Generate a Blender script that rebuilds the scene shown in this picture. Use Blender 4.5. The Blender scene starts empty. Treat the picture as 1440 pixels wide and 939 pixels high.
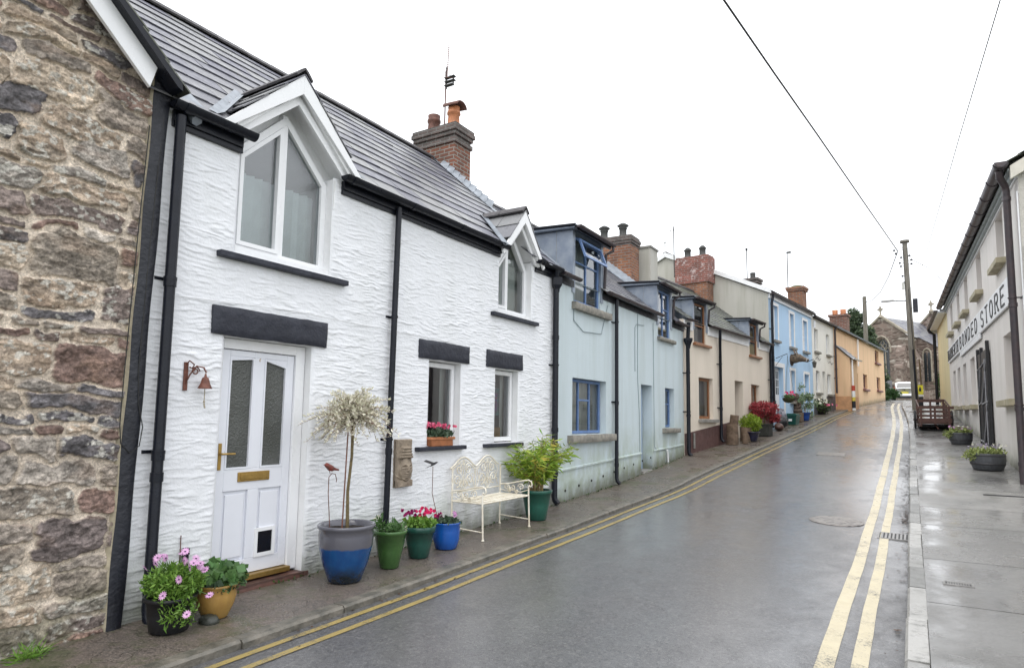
import bpy, math, random
import numpy as np
from mathutils import Vector, Matrix

R_ = math.radians
random.seed(7)
scene = bpy.context.scene
COL = scene.collection

# ------------------------------------------------------------------ camera
PITCH, ROLL, YAW = R_(5.6), R_(0.9), R_(32.0)
fw = Vector((-math.sin(YAW)*math.cos(PITCH), math.cos(YAW)*math.cos(PITCH), math.sin(PITCH)))
r0 = Vector((math.cos(YAW), math.sin(YAW), 0))
u0 = r0.cross(fw)
rr = r0*math.cos(ROLL) + u0*math.sin(ROLL)
uu = -r0*math.sin(ROLL) + u0*math.cos(ROLL)
cd = bpy.data.cameras.new('camera')
cam = bpy.data.objects.new('camera', cd); COL.objects.link(cam)
cam.matrix_world = Matrix(((rr.x, uu.x, -fw.x, 0), (rr.y, uu.y, -fw.y, 0), (rr.z, uu.z, -fw.z, 0), (0, 0, 0, 1)))
cd.sensor_width = 36; cd.lens = 900/1440*36; cd.shift_y = 28/1440
cd.clip_start = 0.05; cd.clip_end = 1500
scene.camera = cam

# ------------------------------------------------------------------ light
SUN_EL, SUN_AZ = R_(62), R_(165)
world = bpy.data.worlds.new('World'); scene.world = world; world.use_nodes = True
nt = world.node_tree; nt.nodes.clear()
out = nt.nodes.new('ShaderNodeOutputWorld')
sky = nt.nodes.new('ShaderNodeTexSky'); sky.sky_type = 'NISHITA'; sky.sun_disc = False
sky.sun_elevation = SUN_EL; sky.sun_rotation = SUN_AZ; sky.dust_density = 6; sky.air_density = 2
b1 = nt.nodes.new('ShaderNodeBackground'); b1.inputs[1].default_value = 0.10
b2 = nt.nodes.new('ShaderNodeBackground'); b2.inputs[1].default_value = 0.98
# an even layer of cloud, a touch brighter overhead
tc = nt.nodes.new('ShaderNodeTexCoord'); sp = nt.nodes.new('ShaderNodeSeparateXYZ')
mr = nt.nodes.new('ShaderNodeMapRange'); mr.inputs[1].default_value = -0.05; mr.inputs[2].default_value = 0.9
no = nt.nodes.new('ShaderNodeTexNoise'); no.inputs['Scale'].default_value = 2.0; no.inputs['Detail'].default_value = 4
cr = nt.nodes.new('ShaderNodeMixRGB'); cr.inputs[1].default_value = (0.90, 0.93, 0.975, 1); cr.inputs[2].default_value = (1.0, 1.01, 1.03, 1)
cr2 = nt.nodes.new('ShaderNodeMixRGB'); cr2.blend_type = 'MULTIPLY'; cr2.inputs[0].default_value = 0.12
nt.links.new(tc.outputs['Generated'], sp.inputs[0]); nt.links.new(sp.outputs[2], mr.inputs[0])
nt.links.new(tc.outputs['Generated'], no.inputs['Vector'])
nt.links.new(mr.outputs[0], cr.inputs[0]); nt.links.new(cr.outputs[0], cr2.inputs[1]); nt.links.new(no.outputs['Fac'], cr2.inputs[2])
nt.links.new(cr2.outputs[0], b2.inputs[0]); nt.links.new(sky.outputs[0], b1.inputs[0])
mx = nt.nodes.new('ShaderNodeMixShader'); mx.inputs[0].default_value = 0.94
nt.links.new(b1.outputs[0], mx.inputs[1]); nt.links.new(b2.outputs[0], mx.inputs[2]); nt.links.new(mx.outputs[0], out.inputs[0])
sd = bpy.data.lights.new('sun', 'SUN'); sd.energy = 0.6; sd.angle = R_(35); sd.color = (1, 0.98, 0.95)
sun = bpy.data.objects.new('sun', sd); COL.objects.link(sun)
sdir = Vector((math.sin(SUN_AZ)*math.cos(SUN_EL), math.cos(SUN_AZ)*math.cos(SUN_EL), math.sin(SUN_EL)))
sun.rotation_euler = sdir.to_track_quat('Z', 'Y').to_euler()
vs = scene.view_settings
vs.view_transform = 'Standard'; vs.look = 'None'; vs.exposure = 1.12; vs.gamma = 1; vs.use_curve_mapping = False
scene.cycles.max_bounces = 8; scene.cycles.transparent_max_bounces = 12

# ------------------------------------------------------------------ helpers
ORI = {}
def tag(o, label=None, cat=None, group=None, kind=None):
    if label: o['label'] = label
    if cat: o['category'] = cat
    if group: o['group'] = group
    if kind: o['kind'] = kind
    return o
def empty(name, loc, label, cat, group=None):
    o = bpy.data.objects.new(name, None); COL.objects.link(o); o.location = loc
    o.empty_display_size = 0.2
    ORI[o] = Vector(loc)
    return tag(o, label, cat, group)
def origin(o):
    while o is not None and o.parent is not None: o = o.parent
    return ORI.get(o, Vector((0, 0, 0)))
def copy_tree(o, parent=None):
    c = o.copy(); COL.objects.link(c); c.parent = parent
    for ch in [x for x in bpy.data.objects if x.parent == o]: copy_tree(ch, c)
    return c

class Fac:
    """a facade: s runs along it, d stands out towards the street, z is up"""
    def __init__(s, p, ang, sgn=1):
        a = R_(ang); s.p = Vector((p[0], p[1], 0)); s.t = Vector((math.sin(a), math.cos(a), 0)); s.n = Vector((math.cos(a), -math.sin(a), 0))*sgn
    def __call__(s, a, d, z): return s.p + s.t*a + s.n*d + Vector((0, 0, z))
FA = Fac((-5, 0), 0); FB = Fac((-5, 16.4), 7); FR = Fac((1.75, 15.5), -1.5, -1)
IDN = lambda x, y, z: Vector((x, y, z))

class MB:
    def __init__(s): s.v = []; s.f = []; s.sm = []
    def add(s, vs, fs, smooth=False):
        b = len(s.v); s.v += [tuple(x) for x in vs]
        for f in fs: s.f.append([b+i for i in f]); s.sm.append(smooth)
        return s
    def poly(s, pts): return s.add(pts, [list(range(len(pts)))])
    def box(s, F, a0, a1, d0, d1, z0, z1):
        c = [F(a, d, z) for z in (z0, z1) for a, d in ((a0, d0), (a1, d0), (a1, d1), (a0, d1))]
        return s.add(c, [(0, 3, 2, 1), (4, 5, 6, 7), (0, 1, 5, 4), (1, 2, 6, 5), (2, 3, 7, 6), (3, 0, 4, 7)])
    def prism(s, pts, vec):
        n = len(pts); vec = Vector(vec); p = [Vector(q) for q in pts]
        return s.add(p + [q+vec for q in p], [list(range(n))[::-1], [n+i for i in range(n)]] + [(i, (i+1) % n, n+(i+1) % n, n+i) for i in range(n)])
    def tube(s, path, r, n=8, caps=True, flat=1.0):
        P = [Vector(p) for p in path]; m = len(P)
        rs = r if isinstance(r, (list, tuple)) else [r]*m
        vs = []; up = None
        for i, p in enumerate(P):
            t = (P[min(i+1, m-1)] - P[max(i-1, 0)])
            if t.length < 1e-9: t = Vector((0, 0, 1))
            t.normalize()
            if up is None:
                up = Vector((0, 0, 1)) if abs(t.z) < 0.9 else Vector((1, 0, 0))
            a = t.cross(up)
            if a.length < 1e-4: a = t.cross(Vector((0, 1, 0)))
            a.normalize(); b = t.cross(a).normalized(); up = -b if b.dot(up) < 0 else b
            up = b
            for k in range(n):
                q = 2*math.pi*k/n; vs.append(p + a*rs[i]*math.cos(q) + b*rs[i]*flat*math.sin(q))
            up = (-b) if False else up
            up = a.cross(t).normalized()
        fs = [(i*n+k, i*n+(k+1) % n, (i+1)*n+(k+1) % n, (i+1)*n+k) for i in range(m-1) for k in range(n)]
        s.add(vs, fs, True)
        if caps:
            s.add(vs[:n], [list(range(n))[::-1]]); s.add(vs[-n:], [list(range(n))])
        return s
    def lathe(s, c, prof, n=28, sx=1, sy=1, smooth=True, rim=None):
        c = Vector(c); vs = []
        for r, z in prof:
            for k in range(n):
                q = 2*math.pi*k/n; rr_ = r*(1 + (rim(q, z) if rim else 0))
                vs.append(c + Vector((rr_*math.cos(q)*sx, rr_*math.sin(q)*sy, z)))
        m = len(prof)
        s.add(vs, [(i*n+k, i*n+(k+1) % n, (i+1)*n+(k+1) % n, (i+1)*n+k) for i in range(m-1) for k in range(n)], smooth)
        return s
    def disc(s, c, r, n=24, sx=1, sy=1):
        c = Vector(c); return s.add([c + Vector((r*math.cos(2*math.pi*k/n)*sx, r*math.sin(2*math.pi*k/n)*sy, 0)) for k in range(n)], [list(range(n))])
    def build(s, name, mat, parent=None, bevel=0, recalc=False, solid=0, loc=None, **kw):
        o_ = origin(parent) if parent is not None else Vector(loc or (0, 0, 0))
        me = bpy.data.meshes.new(name)
        me.from_pydata([(v[0]-o_.x, v[1]-o_.y, v[2]-o_.z) for v in s.v], [], s.f)
        me.polygons.foreach_set('use_smooth', s.sm); me.update()
        me.materials.append(mat)
        o = bpy.data.objects.new(name, me); COL.objects.link(o)
        if parent is not None: o.parent = parent
        else: o.location = o_; ORI[o] = o_
        if solid:
            md = o.modifiers.new('solid', 'SOLIDIFY'); md.thickness = solid; md.offset = 0
        if bevel:
            md = o.modifiers.new('bevel', 'BEVEL'); md.width = bevel; md.segments = 2; md.limit_method = 'ANGLE'; md.angle_limit = R_(40)
        tag(o, **kw)
        return o

# numpy value noise
def vnoise(x, y, seed=0):
    xi = np.floor(x).astype(np.int64); yi = np.floor(y).astype(np.int64); fx = x-xi; fy = y-yi
    fx = fx*fx*(3-2*fx); fy = fy*fy*(3-2*fy)
    def h(a, b):
        n = (a*374761393 + b*668265263 + seed*982451653) & 0x7fffffff
        n = ((n ^ (n >> 13))*1274126177) & 0x7fffffff
        n = (n ^ (n >> 16)) & 0xffff
        return n/65535.0
    return (h(xi, yi)*(1-fx)+h(xi+1, yi)*fx)*(1-fy) + (h(xi, yi+1)*(1-fx)+h(xi+1, yi+1)*fx)*fy
def fbm(x, y, seed=0, o=4):
    t = 0; a = 0.5; k = 0
    for i in range(o):
        t = t + a*vnoise(x*2**i+i*13.7, y*2**i+i*7.3, seed+i); k += a; a *= 0.5
    return t/k

# ------------------------------------------------------------------ materials
MATS = {}
class NT:
    def __init__(s, name):
        s.m = bpy.data.materials.new(name); s.m.use_nodes = True; s.t = s.m.node_tree; s.b = s.t.nodes['Principled BSDF']; s.out = s.t.nodes['Material Output']
    def n(s, typ, props=None, **inp):
        x = s.t.nodes.new('ShaderNode'+typ)
        for k, v in (props or {}).items(): setattr(x, k, v)
        for k, v in inp.items():
            key = int(k[1:]) if k[0] == 'i' and k[1:].isdigit() else k.replace('_', ' ')
            sk = x.inputs[key]
            if isinstance(v, bpy.types.NodeSocket): s.t.links.new(v, sk)
            else: sk.default_value = v
        return x
    def set(s, k, v):
        if isinstance(v, bpy.types.NodeSocket): s.t.links.new(v, s.b.inputs[k])
        else: s.b.inputs[k].default_value = v
    def coord(s, scale=(1, 1, 1), kind='Object'):
        c = s.n('TexCoord'); return s.n('Mapping', i0=c.outputs[kind], Scale=scale).outputs[0]
    def noise(s, scale, detail=5, rough=.55, vec=None, dist=0):
        return s.n('TexNoise', Scale=scale, Detail=detail, Roughness=rough, Distortion=dist, Vector=vec if vec is not None else s.coord()).outputs['Fac']
    def ramp(s, f, a, b, c0=0., c1=1.):
        return s.n('MapRange', i0=f, i1=a, i2=b, i3=c0, i4=c1).outputs[0]
    def mix(s, f, a, b, mode='MIX'):
        x = s.n('MixRGB', dict(blend_type=mode))
        for i, v in enumerate((f, a, b)):
            if isinstance(v, bpy.types.NodeSocket): s.t.links.new(v, x.inputs[i])
            elif i == 0: x.inputs[0].default_value = v
            else: x.inputs[i].default_value = (*v, 1) if len(v) == 3 else v
        return x.outputs[0]
    def math(s, op, a, b=0.):
        return s.n('Math', dict(operation=op), i0=a, i1=b).outputs[0]
    def bump(s, h, dist, strength=1.):
        return s.n('Bump', Height=h, Distance=dist, Strength=strength).outputs[0]
def mat(name, col, rough=.6, var=.25, scale=6., col2=None, bump=0., bscale=40., spec=.5, island=0., metal=0., coat=0., vecscale=(1, 1, 1), trans=0.):
    """noise-mottled surface"""
    if name in MATS: return MATS[name]
    N = NT(name); v = N.coord(vecscale)
    c2 = col2 or tuple(x*(1-var) for x in col)
    f = N.ramp(N.noise(scale, 6, .6, v), .35, .65)
    c = N.mix(f, col, c2)
    if island:
        g = N.n('NewGeometry').outputs['Random Per Island']
        c = N.mix(1., c, N.n('CombineXYZ', i0=N.ramp(g, 0, 1, 1-island, 1+island), i1=N.ramp(g, 0, 1, 1-island, 1+island), i2=N.ramp(g, 0, 1, 1-island, 1+island)).outputs[0], 'MULTIPLY')
    N.set('Base Color', c); N.set('Roughness', N.ramp(f, 0, 1, rough*.9, min(1, rough*1.1)))
    N.set('Specular IOR Level', spec); N.set('Metallic', metal); N.set('Coat Weight', coat)
    if bump: N.set('Normal', N.bump(N.noise(bscale, 4, .6, v), bump))
    if trans: pass
    MATS[name] = N.m; return N.m
def leafmat(name, col, col2, rough=.5, v=.35):
    N = NT(name); g = N.n('NewGeometry').outputs['Random Per Island']
    c = N.mix(g, col, col2)
    g2 = N.math('FRACT', N.math('MULTIPLY', g, 17.3))
    m = N.ramp(g2, 0, 1, 1-v, 1+v)
    c = N.mix(1., c, N.n('CombineXYZ', i0=m, i1=m, i2=m).outputs[0], 'MULTIPLY')
    N.set('Base Color', c); N.set('Roughness', rough); N.set('Specular IOR Level', .4)
    tr = N.n('BsdfTranslucent', Color=c); mx = N.n('MixShader', i0=.25, i1=N.b.outputs[0], i2=tr.outputs[0])
    N.t.links.new(mx.outputs[0], N.out.inputs[0]); MATS[name] = N.m; return N.m
def wallmat(name, col, bump=.006, bscale=70., algae=(.30, .36, .22), low=(0., -1.5), amt=.6, streak=.35, rough=.75, lowcol=None, hgt=.7):
    """painted render: slight mottling, rain streaks, green growth close to the ground line z = low0*y + low1"""
    N = NT(name); v = N.coord(); sx = N.n('SeparateXYZ', i0=N.n('NewGeometry').outputs['Position'])
    z = sx.outputs[2]; g = N.math('ADD', N.math('MULTIPLY', sx.outputs[1], low[0]), low[1])
    h = N.math('SUBTRACT', z, g)
    st = N.noise(1.0, 6, .65, N.coord((3.2, 3.2, .28)))
    big = N.noise(1.3, 5, .6, v)
    c = N.mix(N.ramp(big, .3, .7, 0, .5), col, tuple(x*.90 for x in col))
    c = N.mix(N.ramp(st, .46, .64, 0, streak), c, tuple(x*.68 for x in (col[0], col[1]*1.02, col[2]*.93)))
    near = N.ramp(h, 0, hgt, 1, 0)
    al = N.math('MULTIPLY', N.math('MULTIPLY', near, N.ramp(N.noise(3.5, 7, .7, N.coord((1, 1, .5))), .38, .60)), amt)
    if bump > .009: c = N.mix(N.ramp(N.noise(130., 3, .7, v), .35, .65, 0, .22), c, tuple(x*.55 for x in col))
    c = N.mix(al, c, algae)
    soil = N.ramp(N.math('ADD', h, N.math('MULTIPLY', N.noise(5, 5, .6, v), -.35)), -.18, .12, .75, 0)
    c = N.mix(soil, c, (.09, .085, .06))
    N.set('Base Color', c); N.set('Roughness', rough); N.set('Specular IOR Level', .3)
    hb = N.math('ADD', N.noise(bscale, 3, .6, v), N.math('MULTIPLY', big, 1.5))
    if bump: N.set('Normal', N.bump(hb, bump))
    MATS[name] = N.m; return N.m
def brickmat(name, c1, c2, mort, bw=.225, bh=.075, msize=.012, grime=.4, paint=0.):
    N = NT(name); v = N.coord(); s = N.n('SeparateXYZ', i0=v)
    u = N.math('ADD', s.outputs[0], s.outputs[1])
    vec = N.n('CombineXYZ', i0=u, i1=s.outputs[2]).outputs[0]
    br = N.n('TexBrick', Vector=vec, Scale=1., Mortar_Size=msize, Brick_Width=bw, Row_Height=bh, Mortar_Smooth=.2, Bias=0., Color1=(*c1, 1), Color2=(*c2, 1), Mortar=(*mort, 1))
    c = N.mix(N.ramp(N.noise(3., 6, .7, v), .4, .7, 0, grime), br.outputs['Color'], (.05, .05, .045))
    if paint: c = N.mix(N.ramp(N.noise(5., 6, .75, v), .55, .62, 0, paint), c, (.62, .55, .54))
    N.set('Base Color', c); N.set('Roughness', .85); N.set('Specular IOR Level', .2)
    hb = N.math('ADD', N.math('MULTIPLY', br.outputs['Fac'], -1.), N.math('MULTIPLY', N.noise(30., 4, .6, v), .5))
    N.set('Normal', N.bump(hb, .008)); MATS[name] = N.m; return N.m
def glassmat(name, tint=(.8, .85, .85), rough=.02, bump=0., refl=1.):
    N = NT(name)
    fr = N.n('Fresnel', IOR=1.5).outputs[0]
    fr = N.ramp(fr, 0, 1, .05*refl, 1.)
    tr = N.n('BsdfTransparent', Color=(*tint, 1)); gl = N.n('BsdfGlossy', Color=(.95, .97, 1, 1), Roughness=rough)
    if bump:
        nb = N.bump(N.noise(60., 3, .6, N.coord()), bump); N.t.links.new(nb, gl.inputs['Normal'])
    mx = N.n('MixShader', i0=fr, i1=tr.outputs[0], i2=gl.outputs[0]); N.t.links.new(mx.outputs[0], N.out.inputs[0])
    MATS[name] = N.m; return N.m

def slatemat(name, col, moss=.0, lichen=.25, rough=.38):
    N = NT(name); v = N.coord(); g = N.n('NewGeometry').outputs['Random Per Island']
    m = N.ramp(g, 0, 1, .62, 1.45)
    c = N.mix(1., col, N.n('CombineXYZ', i0=m, i1=m, i2=N.ramp(g, 0, 1, .8, 1.35)).outputs[0], 'MULTIPLY')
    c = N.mix(N.ramp(N.noise(4., 8, .75, v), .5, .72, 0, lichen), c, (.24, .24, .235))
    c = N.mix(N.ramp(N.noise(30., 6, .75, v), .60, .64, 0, lichen*2.2), c, (.40, .40, .38))
    if moss: c = N.mix(N.ramp(N.noise(2.2, 8, .8, v), .42, .62, 0, moss), c, (.13, .15, .07))
    N.set('Base Color', c); N.set('Roughness', N.ramp(N.noise(8., 4, .6, v), .3, .7, rough*.75, rough*1.5)); N.set('Specular IOR Level', .5)
    N.set('Normal', N.bump(N.noise(35., 5, .65, v), .004)); MATS[name] = N.m; return N.m

M = {}
M['black'] = mat('black_gloss_paint', (.009, .011, .018), .3, .3, 10, spec=.28, bump=.002, bscale=60)
M['blackm'] = mat('black_masonry_paint', (.012, .014, .022), .55, .3, 8, bump=.012, bscale=22)
M['lintel'] = mat('slate_grey_lintel_paint', (.028, .031, .045), .55, .25, 6, spec=.35, bump=.01, bscale=18)
M['pvc'] = mat('white_pvc', (.80, .81, .83), .28, .04, 3, spec=.5)
M['door'] = mat('white_door_pvc', (.74, .76, .82), .3, .04, 3, spec=.5)
M['wpaint'] = mat('white_paint', (.78, .79, .80), .5, .08, 5, bump=.003, bscale=40)
M['brass'] = mat('brass', (.42, .27, .08), .35, .3, 20, metal=.7)
M['slate'] = slatemat('slate_tiles', (.135, .137, .15))
M['slate_old'] = slatemat('old_mossy_slate', (.085, .088, .088), moss=.5, lichen=.5, rough=.5)
M['lead'] = mat('lead_sheet', (.20, .24, .31), .45, .25, 4, col2=(.30, .34, .40), metal=.2, bump=.004, bscale=12)
M['flash'] = mat('lead_flashing', (.24, .27, .31), .45, .3, 6, metal=.2, bump=.005, bscale=15)
M['ridge'] = mat('ridge_tile', (.075, .07, .075), .6, .4, 9, bump=.005, bscale=40, island=.25)
M['brickA'] = brickmat('brick_red_brown', (.27, .105, .065), (.16, .07, .05), (.30, .27, .24), grime=.55)
M['brickB'] = brickmat('brick_orange', (.36, .15, .07), (.22, .09, .055), (.26, .22, .19), grime=.6)
M['brickC'] = brickmat('brick_painted_red', (.30, .10, .075), (.20, .075, .06), (.30, .22, .2), grime=.5, paint=.6)
M['brickcap'] = brickmat('brick_dark_cap', (.11, .09, .085), (.16, .12, .11), (.2, .19, .18), grime=.6)
M['terra'] = mat('terracotta', (.50, .19, .08), .6, .35, 8, bump=.002)
M['terradark'] = mat('sooty_terracotta', (.17, .075, .055), .7, .5, 8, bump=.003)
M['potgrey'] = mat('grey_chimney_pot', (.07, .072, .07), .7, .4, 8)
M['glass'] = glassmat('window_glass', refl=2.0)
M['glassb'] = glassmat('rippled_glass', (.72, .82, .84), .06, .003, refl=2.6)
M['frost'] = mat('obscured_glass', (.05, .055, .048), .22, .35, 2.2, col2=(.085, .09, .085), bump=.012, bscale=55, spec=.7)
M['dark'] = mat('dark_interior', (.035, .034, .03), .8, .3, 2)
M['blind'] = mat('pale_blind', (.74, .76, .72), .7, .15, 3)
M['net'] = mat('net_curtain', (.55, .55, .52), .8, .35, 3, vecscale=(8, 8, .7))
M['bluewood'] = mat('blue_window_paint', (.13, .22, .43), .45, .25, 8)
M['brownwood'] = mat('brown_stained_wood', (.30, .13, .055), .45, .35, 12, vecscale=(1, 1, .2))
M['purplewood'] = mat('faded_maroon_wood', (.22, .10, .09), .6, .3, 8)
M['concrete'] = mat('grey_concrete', (.28, .27, .25), .7, .4, 5, bump=.006, bscale=40)
M['sillold'] = mat('weathered_stone_sill', (.16, .155, .14), .8, .55, 9, col2=(.30, .28, .24), bump=.008, bscale=25)
M['sand'] = mat('sandstone_sill', (.45, .40, .28), .75, .35, 6, col2=(.30, .27, .18), bump=.005)
M['whitewall'] = wallmat('white_roughcast', (.77, .785, .82), bump=.004, bscale=45, low=(.022, -1.64), amt=.6, streak=.14, hgt=.7)
M['wallblue'] = wallmat('pale_blue_pebbledash', (.62, .71, .75), bump=.012, bscale=85, low=(.069, -2.06), amt=.85, streak=.32, hgt=1.1)
M['wallcream'] = wallmat('pinkish_cream_roughcast', (.78, .70, .60), bump=.012, bscale=85, low=(.0966, -9), amt=.0, streak=.22)
M['wallsky'] = wallmat('sky_blue_render', (.44, .62, .82), bump=.002, bscale=30, low=(.09, -2.5), amt=.1, streak=.2)
M['wallgrey'] = wallmat('grey_cement_render', (.44, .43, .39), bump=.004, bscale=20, low=(0, -20), amt=0, streak=.55)
M['wallivory'] = wallmat('ivory_render', (.78, .77, .72), bump=.003, bscale=30, low=(.08, -2), amt=.3, streak=.2)
M['wallorange'] = wallmat('orange_render', (.74, .51, .32), bump=.006, bscale=30, low=(.07, -1.9), amt=.4, streak=.4)
M['wallyellow'] = wallmat('yellow_render', (.70, .62, .38), bump=.004, bscale=30, low=(0, -3), amt=0, streak=.3)
M['wallstore'] = wallmat('lilac_grey_render', (.72, .685, .65), bump=.003, bscale=30, low=(.084, -2.30), amt=.6, streak=.22, hgt=.5)
M['plinth'] = mat('brown_plinth_paint', (.115, .06, .055), .6, .3, 6, bump=.006, bscale=60)
M['plinthg'] = mat('grey_plinth_paint', (.10, .10, .12), .6, .3, 6)
M['iron'] = mat('cast_iron_purple_black', (.035, .030, .036), .4, .4, 9, col2=(.06, .042, .045), bump=.003)
M['blackiron'] = mat('black_iron', (.015, .015, .018), .45, .4, 15, bump=.003)
M['rust'] = mat('rusty_brown_iron', (.16, .055, .035), .6, .5, 20, bump=.003)
M['soil'] = mat('dark_potting_soil', (.028, .018, .012), .9, .6, 40, bump=.03, bscale=60)
M['stem'] = mat('green_brown_bark', (.16, .12, .05), .7, .5, 20, bump=.004)
M['wood'] = mat('dark_cart_wood', (.11, .05, .038), .55, .5, 8, vecscale=(1, 4, 4), bump=.003)
M['pole'] = mat('weathered_pole_timber', (.20, .185, .16), .8, .45, 5, col2=(.11, .10, .08), vecscale=(4, 4, .4), bump=.01, bscale=12)
M['bench'] = mat('cream_enamel_iron', (.80, .77, .68), .45, .2, 9, col2=(.58, .52, .40), bump=.001)
M['cable'] = mat('black_cable', (.015, .015, .015), .6, .1)
# ------------------------------------------------------------------ ground
GY = [-400, -20, 0, 4, 8, 12, 16.4, 20, 24, 29.4, 36, 45.6, 52, 64, 90, 900]
GZ = [-2.4, -1.75, -1.62, -1.55, -1.47, -1.30, -.93, -.62, -.28, .27, .80, 1.40, 1.58, 2.02, 2.6, 3.2]
def G(y): return float(np.interp(y, GY, GZ))
def Gs(y):  # smoothed
    return (G(y-.8)+G(y-.3)+G(y+.3)+G(y+.8))/4
KLY = [-30, 2.5, 5.3, 7, 9.65, 14.5, 18, 21.3, 26, 30.75, 35.4, 46]
KLX = [-4.05, -3.99, -3.97, -4.03, -3.99, -3.82, -3.62, -3.40, -3.05, -2.66, -2.28, -1.2]
KRY = [-30, 22, 27, 31, 36, 42, 50]
KRX = [0, 0, -.03, -.14, -.32, -.34, -.2]
def KL(y): return sum(float(np.interp(y+k, KLY, KLX)) for k in (-1.2, -.4, .4, 1.2))/4
def KR(y): return sum(float(np.interp(y+k, KRY, KRX)) for k in (-1.5, -.5, .5, 1.5))/4
def WL(y): return -5 + max(0, (y-16.4))*0.1228
def WR(y): return 1.75 - .0262*(y-15.5)

# asphalt, wet
N = NT('wet_asphalt'); v = N.coord()
fine = N.noise(170., 3, .7, v); agg = N.n('TexVoronoi', Vector=v, Scale=150.).outputs['Distance']
big = N.noise(.9, 6, .6, N.coord((1, .45, 1))); med = N.noise(4., 6, .7, v)
c = N.mix(N.ramp(big, .3, .7), (.040, .041, .046), (.070, .070, .074))
trk = N.n('SeparateXYZ', i0=v).outputs[0]
seam = N.n('TexVoronoi', dict(feature='DISTANCE_TO_EDGE'), Vector=N.n('VectorMath', dict(operation='ADD'), i0=N.coord((.22, .10, 1)), i1=N.n('VectorMath', dict(operation='SCALE'), i0=N.n('TexNoise', Vector=v, Scale=1.6, Detail=6.).outputs['Color'], Scale=.12).outputs[0]).outputs[0], Scale=1.).outputs['Distance']
c = N.mix(N.ramp(seam, 0, .004, .45, 0), c, (.02, .02, .02))
c = N.mix(N.ramp(fine, .42, .66, 0, .85), c, (.17, .17, .175)); chip = N.n('TexVoronoi', Vector=v, Scale=55.).outputs['Color']; c = N.mix(N.ramp(N.n('SeparateXYZ', i0=chip).outputs[0], .70, .95, 0, .42), c, (.20, .195, .19)); c = N.mix(N.ramp(N.n('SeparateXYZ', i0=chip).outputs[1], .75, .95, 0, .5), c, (.025, .025, .027)); c = N.mix(N.ramp(N.noise(60., 4, .8, v), .60, .68, 0, .6), c, (.03, .03, .032))
c = N.mix(N.ramp(N.noise(.5, 5, .6, N.coord((1, .3, 1))), .55, .75, 0, .35), c, (.13, .11, .085))
N.set('Base Color', c)
wet = N.math('ADD', N.math('MULTIPLY', big, .6), N.math('MULTIPLY', med, .4))
N.set('Roughness', N.ramp(wet, .38, .62, .35, .6)); N.set('Specular IOR Level', .5)
puddle = N.ramp(N.math('ADD', N.math('MULTIPLY', N.noise(.7, 5, .6, N.coord((1.2, .35, 1))), .65), N.math('MULTIPLY', N.noise(3.2, 6, .7, v), .35)), .38, .56)
N.set('Coat Weight', N.ramp(puddle, 0, 1, .25, 1.)); N.set('Coat Roughness', N.ramp(puddle, 0, 1, .30, .10)); N.set('Coat Normal', N.bump(N.noise(120., 3, .7, v), .0010))
N.set('Normal', N.bump(N.math('ADD', agg, fine), .004))
M['asphalt'] = N.m
# far lane
def linemat(name, col, wear):
    N = NT(name); v = N.coord()
    w = N.math('ADD', N.math('MULTIPLY', N.noise(60., 5, .8, v), .55), N.math('MULTIPLY', N.noise(2.5, 5, .7, v), .45))
    c = N.mix(N.ramp(w, .56-wear, .62-wear), col, (.10, .098, .09))
    c = N.mix(N.ramp(N.noise(9., 5, .7, v), .4, .75, 0, .35), c, tuple(x*.6 for x in col))
    N.set('Base Color', c); N.set('Roughness', N.ramp(N.noise(3., 4, .6, v), .35, .65, .22, .5)); N.set('Normal', N.bump(N.noise(170., 3, .7, v), .003)); return N.m
M['yellowL'] = linemat('worn_yellow_paint', (.34, .26, .09), .035)
M['yellowR'] = linemat('pale_yellow_paint', (.53, .47, .33), .022)
# left pavement: brown grey tarmac with moss
N = NT('old_pavement'); v = N.coord()
c = N.mix(N.ramp(N.noise(1.6, 6, .65, v), .35, .65), (.060, .055, .052), (.125, .10, .086))
c = N.mix(N.ramp(N.noise(70., 4, .8, v), .45, .62, 0, .8), c, (.24, .20, .17)); c = N.mix(N.ramp(N.noise(38., 4, .8, v), .58, .66, 0, .7), c, (.02, .02, .018))
c = N.mix(N.ramp(N.noise(1.6, 7, .8, v), .50, .62, 0, .7), c, (.045, .06, .022))
cr = N.n('TexVoronoi', dict(feature='DISTANCE_TO_EDGE'), Vector=N.n('VectorMath', dict(operation='ADD'), i0=v, i1=N.n('TexNoise', Vector=v, Scale=3., Detail=5.).outputs['Color']).outputs[0], Scale=1.05).outputs['Distance']
crk = N.ramp(cr, 0, .012, 1, 0)
c = N.mix(N.math('MULTIPLY', crk, .35), c, (.02, .022, .012))
N.set('Base Color', c); N.set('Roughness', N.ramp(N.noise(1.4, 6, .65, v), .38, .62, .16, .5))
N.set('Normal', N.bump(N.math('ADD', N.math('SUBTRACT', N.noise(90., 4, .7, v), N.math('MULTIPLY', crk, 1.5)), N.math('MULTIPLY', N.noise(5, 4, .6, v), 2.)), .004)); M['pavL'] = N.m
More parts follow.
